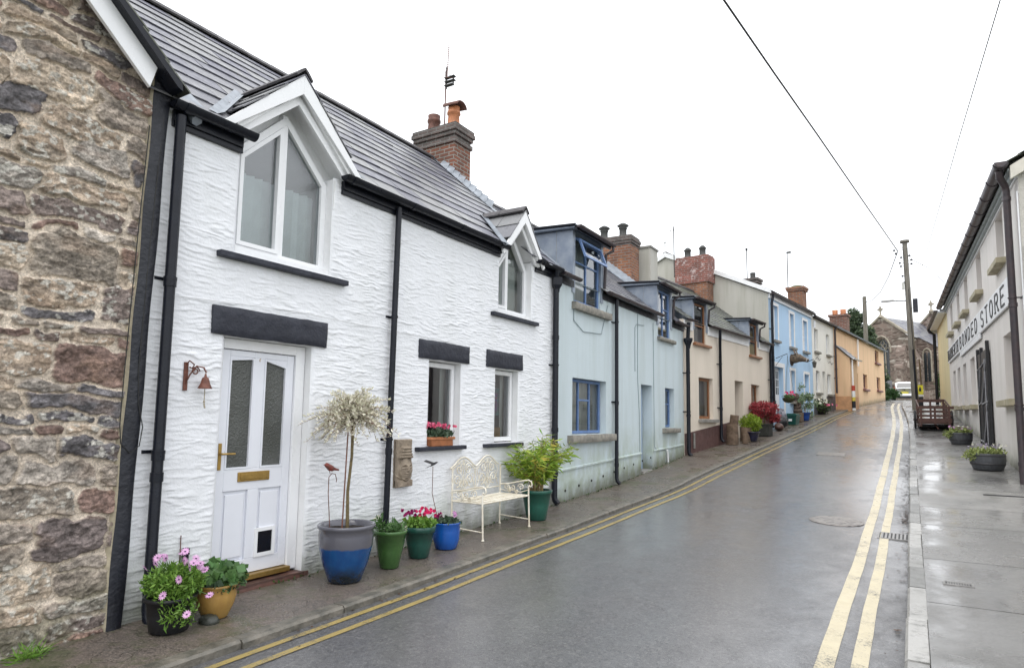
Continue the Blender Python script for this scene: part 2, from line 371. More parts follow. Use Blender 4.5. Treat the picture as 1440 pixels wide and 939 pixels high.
# right pavement bays
N = NT('wet_concrete_pavement'); v = N.coord(); g = N.n('NewGeometry').outputs['Random Per Island']
c = N.mix(g, (.105, .105, .105), (.20, .195, .185))
c = N.mix(N.ramp(N.noise(110., 4, .75, v), .42, .7, 0, .6), c, (.30, .29, .28))
c = N.mix(N.ramp(N.noise(1.2, 6, .7, v), .45, .7, 0, .6), c, (.085, .085, .08))
N.set('Base Color', c); N.set('Roughness', N.math('ADD', N.ramp(N.noise(1.0, 6, .65, v), .38, .62, .14, .46), N.math('MULTIPLY', g, .08)))
N.set('Normal', N.bump(N.math('ADD', N.noise(110., 4, .7, v), N.noise(6, 4, .6, v)), .004)); pd = N.ramp(N.noise(.9, 5, .65, v), .42, .6); N.set('Coat Weight', N.ramp(pd, 0, 1, .1, 1.)); N.set('Coat Roughness', N.ramp(pd, 0, 1, .3, .08)); N.set('Coat Normal', N.bump(N.noise(8., 3, .6, v), .002)); M['pavR'] = N.m
N = NT('kerb_concrete'); v = N.coord(); g = N.n('NewGeometry').outputs['Random Per Island']
c = N.mix(N.ramp(g, .2, .9), (.17, .17, .165), (.36, .355, .34)); c = N.mix(N.ramp(N.noise(7., 7, .75, v), .5, .65, 0, .7), c, (.10, .10, .09))
N.set('Base Color', c); N.set('Roughness', N.ramp(N.noise(3, 4, .6, v), .4, .6, .25, .55)); N.set('Normal', N.bump(N.noise(60., 4, .7, v), .004)); M['kerb'] = N.m
M['kerbL'] = mat('mossy_kerb', (.075, .072, .06), .45, .5, 7, col2=(.17, .155, .13), bump=.02, bscale=14)
M['grassland'] = mat('far_grassland', (.045, .07, .02), .9, .4, .5, col2=(.08, .09, .035))

# broad land sheet
xs = [-400, -120, -40, -15, -8, -5.4, 3.5, 8, 15, 40, 120, 400]
ys_ = [-200, -60, -20, -8] + [i*4. for i in range(-1, 26)] + [120, 160, 260, 500, 900]
mb = MB(); vs_ = [(x, y, Gs(y)-.32 + (0 if abs(x) < 60 else (abs(x)-60)*.01)) for y in ys_ for x in xs]
nx = len(xs); mb.add(vs_, [(j*nx+i, j*nx+i+1, (j+1)*nx+i+1, (j+1)*nx+i) for j in range(len(ys_)-1) for i in range(nx-1)])
mb.build('ground', M['grassland'], kind='structure')

def strip(name, xa, xb, y0, y1, step, dz, m, nx=6, crown=0., **kw):
    mb = MB(); n = int((y1-y0)/step)+1; yy = [y0+(y1-y0)*i/(n-1) for i in range(n)]
    vs = []
    for y in yy:
        a, b = xa(y), xb(y)
        for i in range(nx+1):
            t = i/nx; za, zb = dz
            vs.append((a+(b-a)*t, y, Gs(y)+za+(zb-za)*t + crown*(1-(2*t-1)**2)))
    mb.add(vs, [(j*(nx+1)+i, j*(nx+1)+i+1, (j+1)*(nx+1)+i+1, (j+1)*(nx+1)+i) for j in range(n-1) for i in range(nx)], True)
    return mb.build(name, m, **kw)
LH, RH = -.055, -.10   # road surface below each pavement
def roadz(x, y):
    a, b = KL(y), KR(y); t = min(1, max(0, (x-a)/(b-a))); return Gs(y)+LH+(RH-LH)*t + .02*(1-(2*t-1)**2)
road = strip('road', lambda y: KL(y)-.02, lambda y: KR(y)+.0, -25, 45.6, .4, (LH, RH), M['asphalt'], 10, .02, kind='structure')
ORI[road] = Vector((0, 0, 0))
strip('road', lambda y: -1.3-(y-45.6)*1.0 if y < 56 else -11.7, lambda y: -.7+(y-45.6)*.35, 45.6, 68, .8, (LH-.0, RH), M['asphalt'], 8, kind='structure')
def line(f, w, y0, y1, m, step=.35):
    mb = MB(); n = int((y1-y0)/step); vs = []
    for i in range(n+1):
        y = y0+(y1-y0)*i/n; x = f(y); j = .004*math.sin(y*1.7)+.002*math.sin(y*5.7)
        for dx in (-w/2, w/2): vs.append((x+dx+j, y, roadz(x+dx, y)+.005))
    mb.add(vs, [(2*i, 2*i+1, 2*i+3, 2*i+2) for i in range(n)]); return mb.build('yellow_line', m, parent=road)
line(lambda y: KL(y)+.12, .062, -6, 33, M['yellowL']); line(lambda y: KL(y)+.315, .062, -6, 33, M['yellowL'])
line(lambda y: KR(y)-.565+.002*max(0, y-12), .115, -2, 41, M['yellowR']); line(lambda y: KR(y)-.365+.004*max(0, y-12), .10, -2, 41, M['yellowR'])

# left pavement
strip('pavement', lambda y: WL(y)-.15, lambda y: KL(y)-.12, -20, 36.2, .4, (0.01, 0.0), M['pavL'], 6, kind='structure')
def kerb(name, f, w, y0, y1, unit, top, h, m, gap=.004, seedv=1):
    rnd = random.Random(seedv); mb = MB(); y = y0
    while y < y1:
        L = unit*rnd.uniform(.85, 1.1); n = 3; t = top+rnd.uniform(-.006, .006); jx = rnd.uniform(-.008, .008)
        vs = []
        for i in range(n+1):
            yy = y+gap+(L-2*gap)*i/n; x = f(yy)+jx; z = Gs(yy)+t
            sg = 1 if w > 0 else -1
            prof = [(0, -h), (0, -.018), (.018*sg, 0), (w-.004*sg, 0), (w, -.01), (w, -h)]
            for dx, dz in prof: vs.append((x+dx, yy, z+dz))
        k = 6
        mb.add(vs, [(i*k+j, i*k+j+1, (i+1)*k+j+1, (i+1)*k+j) for i in range(n) for j in range(k-1)] + [tuple(range(k)), tuple(n*k+j for j in range(k))])
        y += L
    mb.build(name, m, kind='structure')
kerb('kerb', lambda y: KL(y), -.13, -20, 36.0, .9, .006, .12, M['kerbL'], seedv=3)
kerb('kerb', lambda y: KR(y)-.10, .14, -4, 44, .92, .008, .2, M['kerb'], .006, seedv=5)
# right pavement in bays
mb = MB(); rnd = random.Random(11); y = -3.
while y < 43:
    L = rnd.choice([1.5, 2.1, 2.6, 1.8]) if y < 14 else rnd.choice([1.8, 2.4]); n = 4; vs = []; e = .006
    for i in range(n+1):
        yy = y+e+(L-2*e)*i/n; x0 = KR(yy)+.04; x1 = (WR(yy)+.1) if yy > 14.3 else 5.0
        for k in range(4):
            t = k/3; vs.append((x0+(x1-x0)*t, yy, Gs(yy)+.002+.012*t+(.05*t if yy > 14.3 else .07*t)*.5))
    mb.add(vs, [(i*4+k, i*4+k+1, (i+1)*4+k+1, (i+1)*4+k) for i in range(n) for k in range(3)], False)
    y += L
mb.build('pavement', M['pavR'], kind='structure')
strip('pavement_bed', lambda y: KR(y)+.035, lambda y: (WR(y)+.1) if y > 14.3 else 5.0, -3, 43, .5, (-.02, -.0), M['dark'], 3, kind='structure')
def PR(x, y):  # right pavement level
    x0 = KR(y)+.04; x1 = (WR(y)+.1) if y > 14.3 else 5.0; t = (x-x0)/(x1-x0); return Gs(y)+.002+.012*t+(.05*t if y > 14.3 else .07*t)*.5

# drains, covers
def grate(x, y, w, l, nb, z, label, cat='drain', ang=0, par=True):
    t = empty('drain_grate', (x, y, z), label, cat)
    F_0 = Fac((x, y), ang); sl_ = (Gs(y+.2)-Gs(y-.2))/.4; F = lambda a, d, zz: F_0(a, d, zz)+Vector((0, 0, a*sl_))
    mb = MB()
    for a0, a1, b0, b1 in ((-l/2, l/2, -w/2, -w/2+.02), (-l/2, l/2, w/2-.02, w/2), (-l/2, -l/2+.02, -w/2+.02, w/2-.02), (l/2-.02, l/2, -w/2+.02, w/2-.02)): mb.box(F, a0, a1, b0, b1, z-.01, z+.009)
    mb.build('frame', M['blackiron2'], t)
    mb = MB()
    for i in range(nb):
        b = -w/2+.03+(w-.06)*(i+.5)/nb; h = (w-.06)/nb*.28; mb.box(F, -l/2+.02, l/2-.02, b-h, b+h, z-.01, z+.008)
    mb.build('bars', M['blackiron2'], t)
    MB().box(F, -l/2+.01, l/2-.01, -w/2+.01, w/2-.01, z-.02, z+.0045).build('pit', M['cable'], t)
M['blackiron2'] = mat('worn_drain_iron', (.30, .29, .28), .35, .4, 20, metal=.5, bump=.002)
grate(-.27, 9.9, .36, .40, 7, roadz(-.27, 9.9)+.004, 'wet iron gully grate beside the kerb, crossed by the pale double yellow lines')
grate(.30, 7.35, .24, .12, 9, PR(.3, 7.35)+.003, 'small slotted iron cover set in the concrete pavement')
N = NT('manhole_iron'); v = N.coord(); vo = N.n('TexVoronoi', Vector=v, Scale=15.).outputs['Distance']
N.set('Base Color', N.mix(N.ramp(vo, .25, .45), (.035, .03, .028), (.20, .18, .165))); N.set('Metallic', .3); N.set('Roughness', .35); N.set('Normal', N.bump(vo, .012)); M['manhole'] = N.m
for x, y, r, lab in ((-1.0, 10.55, .31, 'round patterned manhole cover in the road near the gully grate'), ):
    mb = MB(); z = roadz(x, y)+.004
    mb.lathe((x, y, z), [(r+.05, 0.0), (r+.045, .006), (r+.01, .006), (r, .003)], 36, smooth=False); mb.disc((x, y, z+.004), r, 36)
    mb.v = [(a, b, roadz(a, b)+(c_-z)+.004) for a, b, c_ in mb.v]
    mb.build('manhole_cover', M['manhole'], loc=(x, y, z), label=lab, cat='manhole cover')
mb = MB(); x, y = -1.8, 18.3; F = Fac((x, y), 0); z = roadz(x, y)+.003; 
for k in range(4): mb.box(F, -.3+.15*k+.002, -.15+.15*k-.002, -.32, .32, z-.01, z+.006)
mb.v = [(a, b, roadz(a, b)+(c_-z)+.004) for a, b, c_ in mb.v]
mb.build('utility_cover', M['manhole'], loc=(x, y, z), label='rectangular dark iron cover further up the wet road', cat='manhole cover')
# narrow drainage channel slot at the store corner
mb = MB(); F = Fac((1.30, 13.4), 0); z = PR(1.30, 13.4)+.002; mb.box(F, -.05, .05, -.35, .6, z-.01, z+.004)
mb.build('channel_drain', M['cable'], loc=(1.30, 13.4, z), label='thin black drainage slot across the pavement by the store corner', cat='drain')
# drifts of wet leaves in the gutter: loose litter
mb = MB(); rnd = random.Random(4)
for i in range(420):
    y = rnd.choice([rnd.gauss(12.5, 1.6), rnd.gauss(16.5, 1.2), rnd.uniform(5, 30), rnd.gauss(11.3, .4)]); x = KR(y)-.11-abs(rnd.gauss(0, .06)); s_ = rnd.uniform(.008, .024); a = rnd.uniform(0, 6.3); z = roadz(x, y)+.006+rnd.uniform(0, .006)
    mb.poly([(x+s_*math.cos(a+q), y+s_*.6*math.sin(a+q)*1.4, z+rnd.uniform(0, .006)) for q in (0, 1.5, 3.1, 4.6)])
for i in range(260):
    y = rnd.uniform(3, 30); x = KL(y)+abs(rnd.gauss(0, .1))+.01; s_ = rnd.uniform(.005, .015); a = rnd.uniform(0, 6.3); z = roadz(x, y)+.006
    mb.poly([(x+s_*math.cos(a+q), y+s_*math.sin(a+q), z+rnd.uniform(0, .005)) for q in (0, 1.5, 3.1, 4.6)])
mb.build('fallen_leaves', leafmat('brown_wet_leaf', (.10, .045, .02), (.035, .025, .015), .4), kind='stuff', label='small brown wet leaves lying in both gutters', cat='leaf litter')
# ------------------------------------------------------------------ building kit
def wall(F, s0, s1, z0, z1, holes, depth=.12, back=3.0, name='wall', m=None, parent=None, top=None, sides=True):
    """front skin with openings and their reveals, end walls and a back wall"""
    mb = MB()
    S = sorted(set([s0, s1]+[h[0] for h in holes]+[h[1] for h in holes])); Z = sorted(set([z0, z1]+[h[2] for h in holes]+[h[3] for h in holes]))
    for a, b in zip(S[:-1], S[1:]):
        for c, d in zip(Z[:-1], Z[1:]):
            ma, mz = (a+b)/2, (c+d)/2
            if any(h[0] < ma < h[1] and h[2] < mz < h[3] for h in holes): continue
            mb.poly([F(a, 0, c), F(b, 0, c), F(b, 0, d), F(a, 0, d)])
    for h in holes:
        a, b, c, d = h[:4]; dp = h[4] if len(h) > 4 else depth
        for p in (((a, c), (a, d)), ((b, c), (b, d)), ((a, d), (b, d)), ((a, c), (b, c))):
            (x0, w0), (x1, w1) = p
            mb.poly([F(x0, 0, w0), F(x1, 0, w1), F(x1, -dp, w1), F(x0, -dp, w0)])
    if sides:
        for a in (s0, s1): mb.poly([F(a, 0, z0), F(a, 0, z1), F(a, -back, z1), F(a, -back, z0)])
        mb.poly([F(s0, -back, z0), F(s1, -back, z0), F(s1, -back, z1), F(s0, -back, z1)])
    return mb.build(name, m, parent)

def slates(F, s0, s1, d0, z0, d1, z1, course, width, m, parent, name='roof', skip=None, under=True, seedv=1, th=.012, rag=.006):
    rnd = random.Random(seedv); mb = MB()
    L = math.hypot(d1-d0, z1-z0); ud, uz = (d1-d0)/L, (z1-z0)/L
    e = F(0, 1, 0)-F(0, 0, 0)
    sg = 1
    nd, nz = -uz*-1, ud*-1   # normal, made to point up below
    if nz < 0: nd, nz = -nd, -nz
    rows = int(L/course); course = L/rows
    for r in range(rows):
        a = r*course; s = s0-(width*.5 if r % 2 else 0)
        while s < s1:
            w = width*rnd.uniform(.96, 1.04); sa, sb = max(s, s0)+.003, min(s+w, s1)-.003; s += w
            if sb-sa < .03: continue
            t0 = a-.012+rnd.uniform(-rag, rag); t1 = min(L, a+course+.03); h0 = th*2.2+rnd.uniform(-.002, .004); tw = rnd.uniform(-.003, .003)
            mid = (sa+sb)/2
            if skip and skip(mid, d0+ud*(a+course/2), z0+uz*(a+course/2)): continue
            P = lambda q, t, h: F(q, d0+ud*t+nd*h, z0+uz*t+nz*h)
            vs = [P(sa, t0, h0+tw), P(sb, t0, h0-tw), P(sb, t1, th*.9), P(sa, t1, th*.9), P(sa, t0, h0+tw-th), P(sb, t0, h0-tw-th), P(sb, t1, -.002), P(sa, t1, -.002)]
            mb.add(vs, [(0, 1, 2, 3), (4, 5, 1, 0), (0, 3, 7, 4), (1, 5, 6, 2)])
    o = mb.build(name, m, parent)
    return o

def ridge_tiles(F, s0, s1, d, z, m, parent, L=.45, r=.11, seedv=2, drop=.0):
    rnd = random.Random(seedv); mb = MB(); s = s0
    while s < s1-.05:
        e = min(s+L, s1); h = rnd.uniform(-.006, .006); dz0 = drop*(s-s0)/(s1-s0); dz1 = drop*(e-s0)/(s1-s0)
        prof = [(-r, -r*.75), (-r*.4, -.01), (0, .02), (r*.4, -.01), (r, -r*.75), (r*.9, -r*.75-.02), (0, -.005), (-r*.9, -r*.75-.02)]
        a = [F(s+.003, d+p, z+h+q+dz0) for p, q in prof]; b = [F(e-.003, d+p, z+h+q+dz1) for p, q in prof]; n = len(prof)
        mb.add(a+b, [(i, (i+1) % n, n+(i+1) % n, n+i) for i in range(n)] + [tuple(range(n)), tuple(range(n, 2*n))])
        s = e
    return mb.build('ridge_tiles', m, parent)

def window(parent, F, s0, s1, z0, z1, dep, fm, fw_=.05, vb=(), hb=(), glass=None, behind=None, bd=.14, ft=.05, bw=.032, name='window', label=None):
    mb = MB()
    d1, d0 = -dep, -dep-ft
    mb.box(F, s0, s1, d0, d1, z0, z0+fw_).box(F, s0, s1, d0, d1, z1-fw_, z1).box(F, s0, s0+fw_, d0, d1, z0+fw_, z1-fw_).box(F, s1-fw_, s1, d0, d1, z0+fw_, z1-fw_)
    for f in vb:
        c = s0+(s1-s0)*f; mb.box(F, c-bw/2, c+bw/2, d0, d1-.004, z0+fw_, z1-fw_)
    for b in hb:
        f, (qa, qb) = b if isinstance(b, tuple) else (b, (0, 1))
        c = z0+(z1-z0)*f; A_ = s0+(s1-s0)*qa if qa > 0 else s0+fw_; B_ = s0+(s1-s0)*qb if qb < 1 else s1-fw_
        mb.box(F, A_, B_, d0+.004, d1-.008, c-bw/2, c+bw/2)
    o = mb.build(name, fm, parent, bevel=.004)
    if label: o['label'] = label
    e = fw_*.7; d = -dep-ft*.5
    p = MB().poly([F(s0+e, d, z0+e), F(s1-e, d, z0+e), F(s1-e, d, z1-e), F(s0+e, d, z1-e)]).build('pane', glass or M['glass'], o)
    if behind is not None:
        b = d-bd; x = .12
        mb = MB().poly([F(s0-x, b, z0-x), F(s1+x, b, z0-x), F(s1+x, b, z1+x), F(s0-x, b, z1+x)])
        mb.build('curtain' if behind is not M['dark'] else 'unlit_room_sheet', behind, o)  # dark sheet close behind the pane, coloured as the unlit room
    return o
def recess(parent, F, s0, s1, z0, z1, d0, depth, m):
    """room seen through a pane"""
    a, b, c, e = s0-.25, s1+.25, z0-.2, z1+.2; D = d0-depth
    mb = MB().poly([F(a, D, c), F(b, D, c), F(b, D, e), F(a, D, e)]).poly([F(a, d0, c), F(a, D, c), F(a, D, e), F(a, d0, e)]).poly([F(b, d0, c), F(b, D, c), F(b, D, e), F(b, d0, e)])
    mb.poly([F(a, d0, c), F(b, d0, c), F(b, D, c), F(a, D, c)]).poly([F(a, d0, e), F(b, d0, e), F(b, D, e), F(a, D, e)])
    return mb.build('room_lining', m, parent)
def sill(parent, F, s0, s1, z0, z1, d0, d1, m, name='window_sill', bevel=.008):
    return MB().box(F, s0, s1, d0, d1, z0, z1).build(name, m, parent, bevel=bevel)
def rough_block(parent, F, s0, s1, z0, z1, d0, d1, m, name, amp=.008, seedv=0):
    """a block with an uneven hand-finished face"""
    nS = max(6, int((s1-s0)/.03)); nZ = max(4, int((z1-z0)/.03)); mb = MB(); vs = []
    for j in range(nZ+1):
        for i in range(nS+1):
            a = s0+(s1-s0)*i/nS; z = z0+(z1-z0)*j/nZ
            ed = min(i, nS-i, j, nZ-j)
            h = amp*(float(fbm(np.array([a*6.]), np.array([z*6.]), seedv)[0])-.5)*2
            vs.append(F(a+(h if i in (0, nS) else 0)*.8, d1+h-(.012 if ed == 0 else 0), z+(h if j in (0, nZ) else 0)))
    k = nS+1; mb.add(vs, [(j*k+i, j*k+i+1, (j+1)*k+i+1, (j+1)*k+i) for j in range(nZ) for i in range(nS)], True)
    per = [i for i in range(nS+1)] + [j*k+nS for j in range(1, nZ+1)] + [nZ*k+i for i in range(nS-1, -1, -1)] + [j*k for j in range(nZ-1, 0, -1)]
    b = [Vector(vs[i]) for i in per]; n0 = F(0, d0, 0)-F(0, d1, 0); n = len(b)
    mb.add(b+[q+n0 for q in b], [(i, (i+1) % n, n+(i+1) % n, n+i) for i in range(n)])
    return mb.build(name, m, parent)
def gutter(parent, F, s0, s1, d, z, m, r=.055, brackets=.9, name='gutter', joints=()):
    mb = MB(); n = 8
    prof = [(r*math.cos(math.pi+math.pi*k/n), r*math.sin(math.pi+math.pi*k/n)) for k in range(n+1)]
    prof += [(x*.88, y*.88+.003) for x, y in prof[::-1]]
    k = len(prof)
    a = [F(s0, d+x, z+y) for x, y in prof]; b = [F(s1, d+x, z+y) for x, y in prof]
    mb.add(a+b, [(i, (i+1) % k, k+(i+1) % k, k+i) for i in range(k)], False)
    # end caps
    for q in (a, b): mb.add(q[:n+1], [tuple(range(n+1))])
    s = s0+.15
    while s < s1:
        mb.tube([F(s+dx, d, z-.002) for dx in (-.02, .02)], r*1.12, 12, True); 
        s += brackets
    return mb.build(name, m, parent)
def halfpipe_gutter(parent, F, s0, s1, d, z, m, r=.055, step=.9, name='gutter', dz=0.):
    """rounded gutter with collars"""
    mb = MB(); n = 9
    def ring(s, rr_):
        zz = z+dz*(s-s0)/max(.01, s1-s0)
        o = [F(s, d+rr_*math.cos(math.pi+math.pi*k/n), zz+rr_*math.sin(math.pi+math.pi*k/n)) for k in range(n+1)]
        return o
    def seg(a, b, rr_, lip=.012):
        A_, B_ = ring(a, rr_), ring(b, rr_); Ai, Bi = ring(a, rr_*.86), ring(b, rr_*.86); k = n+1
        mb.add(A_+B_, [(i, i+1, k+i+1, k+i) for i in range(n)], True); mb.add(Ai+Bi, [(i, i+1, k+i+1, k+i) for i in range(n)], True)
        for i in (0, n): mb.add([A_[i], B_[i], Bi[i], Ai[i]], [(0, 1, 2, 3)])
        mb.add(A_+Ai, [(i, i+1, k+i+1, k+i) for i in range(n)]); mb.add(B_+Bi, [(i, i+1, k+i+1, k+i) for i in range(n)])
    seg(s0, s1, r)
    for a in (s0, s1): q = ring(a, r*.98); mb.add(q, [tuple(range(n+1))])
    s = s0+.12
    while s < s1-.1: seg(s-.03, s+.03, r*1.12); s += step
    return mb.build(name, m, parent)
def downpipe(parent, F, s, d, z0, z1, m, r=.037, clips=(), joints=(), top=None, shoe=True, name='downpipe', lean=0.):
    mb = MB(); P = []
    sh = lambda z: s+lean*(z-z0)/(z1-z0)
    if top: P += [F(q[0], q[1], q[2]) for q in top]
    P += [F(sh(z1), d, z1), F(sh(z0+.12), d, z0+.12)]
    if shoe: P += [F(s, d+.015, z0+.06), F(s+.0, d+.07, z0+.01)]
    else: P += [F(s, d, z0)]
    mb.tube(P, r, 14)
    for z in joints: mb.tube([F(sh(z), d, z-.035), F(sh(z), d, z+.035)], r*1.17, 14)
    o = mb.build(name, m, parent)
    for z in clips:
        c = MB().tube([F(sh(z), d, z-.012), F(sh(z), d, z+.012)], r*1.22, 14).box(F, sh(z)-r*2.1, sh(z)+r*2.1, 0.0, .014, z-.013, z+.013).box(F, sh(z)-.01, sh(z)+.01, 0, d-r, z-.011, z+.011)
        c.build('pipe_clip', m, o)
    return o
def brick_stack(parent, F, s0, s1, d0, d1, z0, z1, m, cap=None, capm=None, name='chimney'):
    mb = MB().box(F, s0, s1, d0, d1, z0, z1-.001)
    o = mb.build(name, m, parent)
    if cap:
        z = z1; c = MB()
        for off, h in cap: c.box(F, s0-off, s1+off, d0-off, d1+off, z, z+h); z += h
        c.build('chimney_cap', capm or m, o)
    return o
def pot(parent, p, prof, m, n=18, name='chimney_pot'):
    return MB().lathe(p, prof, n).build(name, m, parent)
def yagi(parent, p, boom_dir, L, n, m, mast0, mast1, el=.3, r=.008):
    mb = MB().tube([mast0, mast1], r*1.8, 8)
    p = Vector(p); bd_ = Vector(boom_dir).normalized(); side = bd_.cross(Vector((0, 0, 1))).normalized()
    mb.tube([p-bd_*L*.35, p+bd_*L*.65], r, 6)
    for i in range(n):
        c = p+bd_*(L*(i/(n-1))-L*.35); e = el*(1-.4*i/n); mb.tube([c-side*e, c+side*e], r*.55, 5)
    return mb.build('antenna', m, parent)
# ------------------------------------------------------------------ relief surfaces
def relief(F, S, Z, H, keep, name, m, parent, col=None):
    nS, nZ = len(S), len(Z); SS, ZZ = np.meshgrid(S, Z)
    o_ = origin(parent); P = np.stack([F.p.x+F.t.x*SS+F.n.x*H-o_.x, F.p.y+F.t.y*SS+F.n.y*H-o_.y, ZZ-o_.z], -1).reshape(-1, 3)
    i, j = np.meshgrid(np.arange(nS-1), np.arange(nZ-1)); k = keep(SS[:-1, :-1]*.5+SS[1:, 1:]*.5, ZZ[:-1, :-1]*.5+ZZ[1:, 1:]*.5)
    i, j = i[k], j[k]; f = np.stack([j*nS+i, j*nS+i+1, (j+1)*nS+i+1, (j+1)*nS+i], -1).astype(np.int32)
    me = bpy.data.meshes.new(name); me.vertices.add(len(P)); me.vertices.foreach_set('co', P.ravel())
    me.loops.add(len(f)*4); me.loops.foreach_set('vertex_index', f.ravel())
    me.polygons.add(len(f)); me.polygons.foreach_set('loop_start', np.arange(0, len(f)*4, 4, dtype=np.int32)); me.polygons.foreach_set('loop_total', np.full(len(f), 4, np.int32))
    me.polygons.foreach_set('use_smooth', np.ones(len(f), bool)); me.update(calc_edges=True)
    if col is not None:
        a = me.color_attributes.new('Col', 'FLOAT_COLOR', 'POINT'); c = np.ones((len(P), 4), np.float32); c[:, :3] = col.reshape(-1, 3); a.data.foreach_set('color', c.ravel())
    me.materials.append(m); o = bpy.data.objects.new(name, me); COL.objects.link(o); o.parent = parent
    return o

# ================================================================== stone house
sh = empty('stone_house', (-5.0, 1.0, G(1)), 'tall rubble stone gable with a white bargeboard and black painted corner band', 'house')
FS = Fac((-4.99, 0), 0)
ZG = lambda y: 2.45 + .93*(2.48-y)     # underside of the bargeboard
def stone_field(S, Z, seedv=5):
    SS, ZZ = np.meshgrid(S, Z); rnd = random.Random(seedv); nr = np.random.RandomState(3)
    WX = SS + .10*(fbm(SS*2.2, ZZ*2.6, 11)-.5)*2 + .040*(fbm(SS*8, ZZ*9, 12, 5)-.5)*2
    WZ = ZZ + .14*(fbm(SS*1.5, ZZ*1.7, 13)-.5)*2 + .036*(fbm(SS*7, ZZ*10, 14, 5)-.5)*2
    best = np.full(SS.shape, 9.); idx = np.full(SS.shape, -1)
    boxes = []
    z = Z[0]-.2
    while z < Z[-1]+.2:
        h = rnd.choice([.08, .11, .15, .19, .23, .29]) if z > -.9 else rnd.choice([.15, .24, .30]); s = S[0]-.3-rnd.random()*.3
        while s < S[-1]+.3:
            w = rnd.uniform(1.1, 2.8)*min(h, .2)*(1.3 if h < .16 else 1.0)+.06
            if h > .2 and rnd.random() < .38:
                q = h*rnd.uniform(.35, .65); boxes += [(s, s+w, z, z+q), (s, s+w, z+q, z+h)]
            elif h > .16 and rnd.random() < .18:
                boxes += [(s, s+w, z+.04, z+h+.05)]
            else: boxes.append((s, s+w, z, z+h))
            s += w
        z += h
    prm = []
    for b, (a0, a1, c0, c1) in enumerate(boxes):
        g = rnd.uniform(.005, .015); cx, cz = (a0+a1)/2, (c0+c1)/2; hx, hz = (a1-a0)/2-g, (c1-c0)/2-g
        i0, i1 = np.searchsorted(S, [a0-.12, a1+.12]); j0, j1 = np.searchsorted(Z, [c0-.12, c1+.12])
        prm.append((rnd.uniform(.6, 1.25), rnd.uniform(-.07, .07), rnd.uniform(-.10, .10), rnd.random(), cx, cz, rnd.uniform(-.14, .14)))
        if i1 <= i0 or j1 <= j0: continue
        x = WX[j0:j1, i0:i1]-cx; zz = WZ[j0:j1, i0:i1]-cz; an = prm[-1][6]; x, zz = x+an*zz, zz-an*.35*x
        r = min(hx, hz)*.55; qx = np.abs(x)-hx+r; qz = np.abs(zz)-hz+r
        d = np.hypot(np.maximum(qx, 0), np.maximum(qz, 0))+np.minimum(np.maximum(qx, qz), 0)-r
        sub = best[j0:j1, i0:i1]; mk = d < sub; sub[mk] = d[mk]; idx[j0:j1, i0:i1][mk] = b
    A_ = np.array(prm); ip = A_[np.maximum(idx, 0)]
    best = best+.014*(fbm(SS*26, ZZ*26, 15, 5)-.5)*2; t = np.clip(-best/.008, 0, 1); prof = t*t*(3-2*t)
    facet = np.abs(fbm(SS*8+ip[..., 3]*50, ZZ*13, 21, 5)-.5)*2; crag = np.floor(fbm(SS*9+ip[..., 3]*70, ZZ*16, 22, 4)*7)/7
    Hh = prof*(.020+.026*ip[..., 0] + ip[..., 1]*(SS-ip[..., 4]) + ip[..., 2]*(ZZ-ip[..., 5])*.8 - .030*facet + .026*(crag-.5)*ip[..., 0] + .014*(fbm(SS*34, ZZ*40, 23, 4)-.5) + .006*(fbm(SS*90, ZZ*100, 24, 2)-.5))
    mort = (1-prof)*(.006*fbm(SS*12, ZZ*12, 25)+.006*fbm(SS*60, ZZ*60, 26, 2)+.008*np.clip(-best/.02+1, 0, 1))
    Hh = Hh+mort
    pal = np.array([1.22, 1.20, 1.26])*np.array([(.26, .225, .18), (.32, .26, .19), (.10, .095, .095), (.17, .14, .12), (.37, .31, .23), (.24, .22, .185), (.125, .105, .095), (.33, .30, .25), (.18, .125, .10), (.30, .245, .18), (.12, .115, .115), (.25, .22, .18), (.24, .21, .165)])
    ci = (ip[..., 3]*997).astype(int) % len(pal); base = pal[ci]
    n1 = fbm(SS*6+ip[..., 3]*90, ZZ*11, 31, 5); n2 = fbm(SS*30, ZZ*34, 33, 4)
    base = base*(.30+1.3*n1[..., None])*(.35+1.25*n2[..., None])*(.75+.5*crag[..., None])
    rust = np.clip((fbm(SS*4+ip[..., 3]*40, ZZ*7, 35)-.58)*9, 0, 1)[..., None]; base = base*(1-rust*.22)+np.array([.30, .19, .12])*rust*.22
    li = np.clip((fbm(SS*24, ZZ*30, 37, 6)-.60+.22*(fbm(SS*1.8, ZZ*1.8, 38)-.5))*30, 0, 1)[..., None]*(ip[..., 3:4] > .4); base = base*(1-li*.75)+np.array([.52, .50, .45])*li*.75
    shd = np.clip((facet-.45)*2, 0, 1)[..., None]; base = base*(1-.45*shd)  # cavity shade put into the colour: recessed facets are darkened
    mc = np.array([.60, .52, .43])*(.72+.5*fbm(SS*10, ZZ*10, 39)[..., None])
    low = np.clip((-.95-ZZ)/.5, 0, 1)*np.clip((fbm(SS*5, ZZ*4, 43)-.38)*5, 0, 1); mc = mc*(1-.5*low[..., None])+np.array([.14, .15, .08])*.5*low[..., None]
    m_ = np.clip(best/.006+.9, 0, 1)[..., None]
    col = base*(1-m_)+mc*m_
    col = col*(1-.4*low[..., None])+np.array([.08, .09, .04])*.4*low[..., None]
    return Hh, col
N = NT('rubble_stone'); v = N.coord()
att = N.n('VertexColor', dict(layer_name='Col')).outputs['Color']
f = N.noise(60., 6, .8, v); f2 = N.noise(20., 6, .8, v, .6); g_ = N.math('MULTIPLY', N.ramp(f, .32, .68, .55, 1.55), N.ramp(f2, .32, .68, .65, 1.4)); c = N.mix(1., att, N.n('CombineXYZ', i0=g_, i1=g_, i2=g_).outputs[0], 'MULTIPLY')
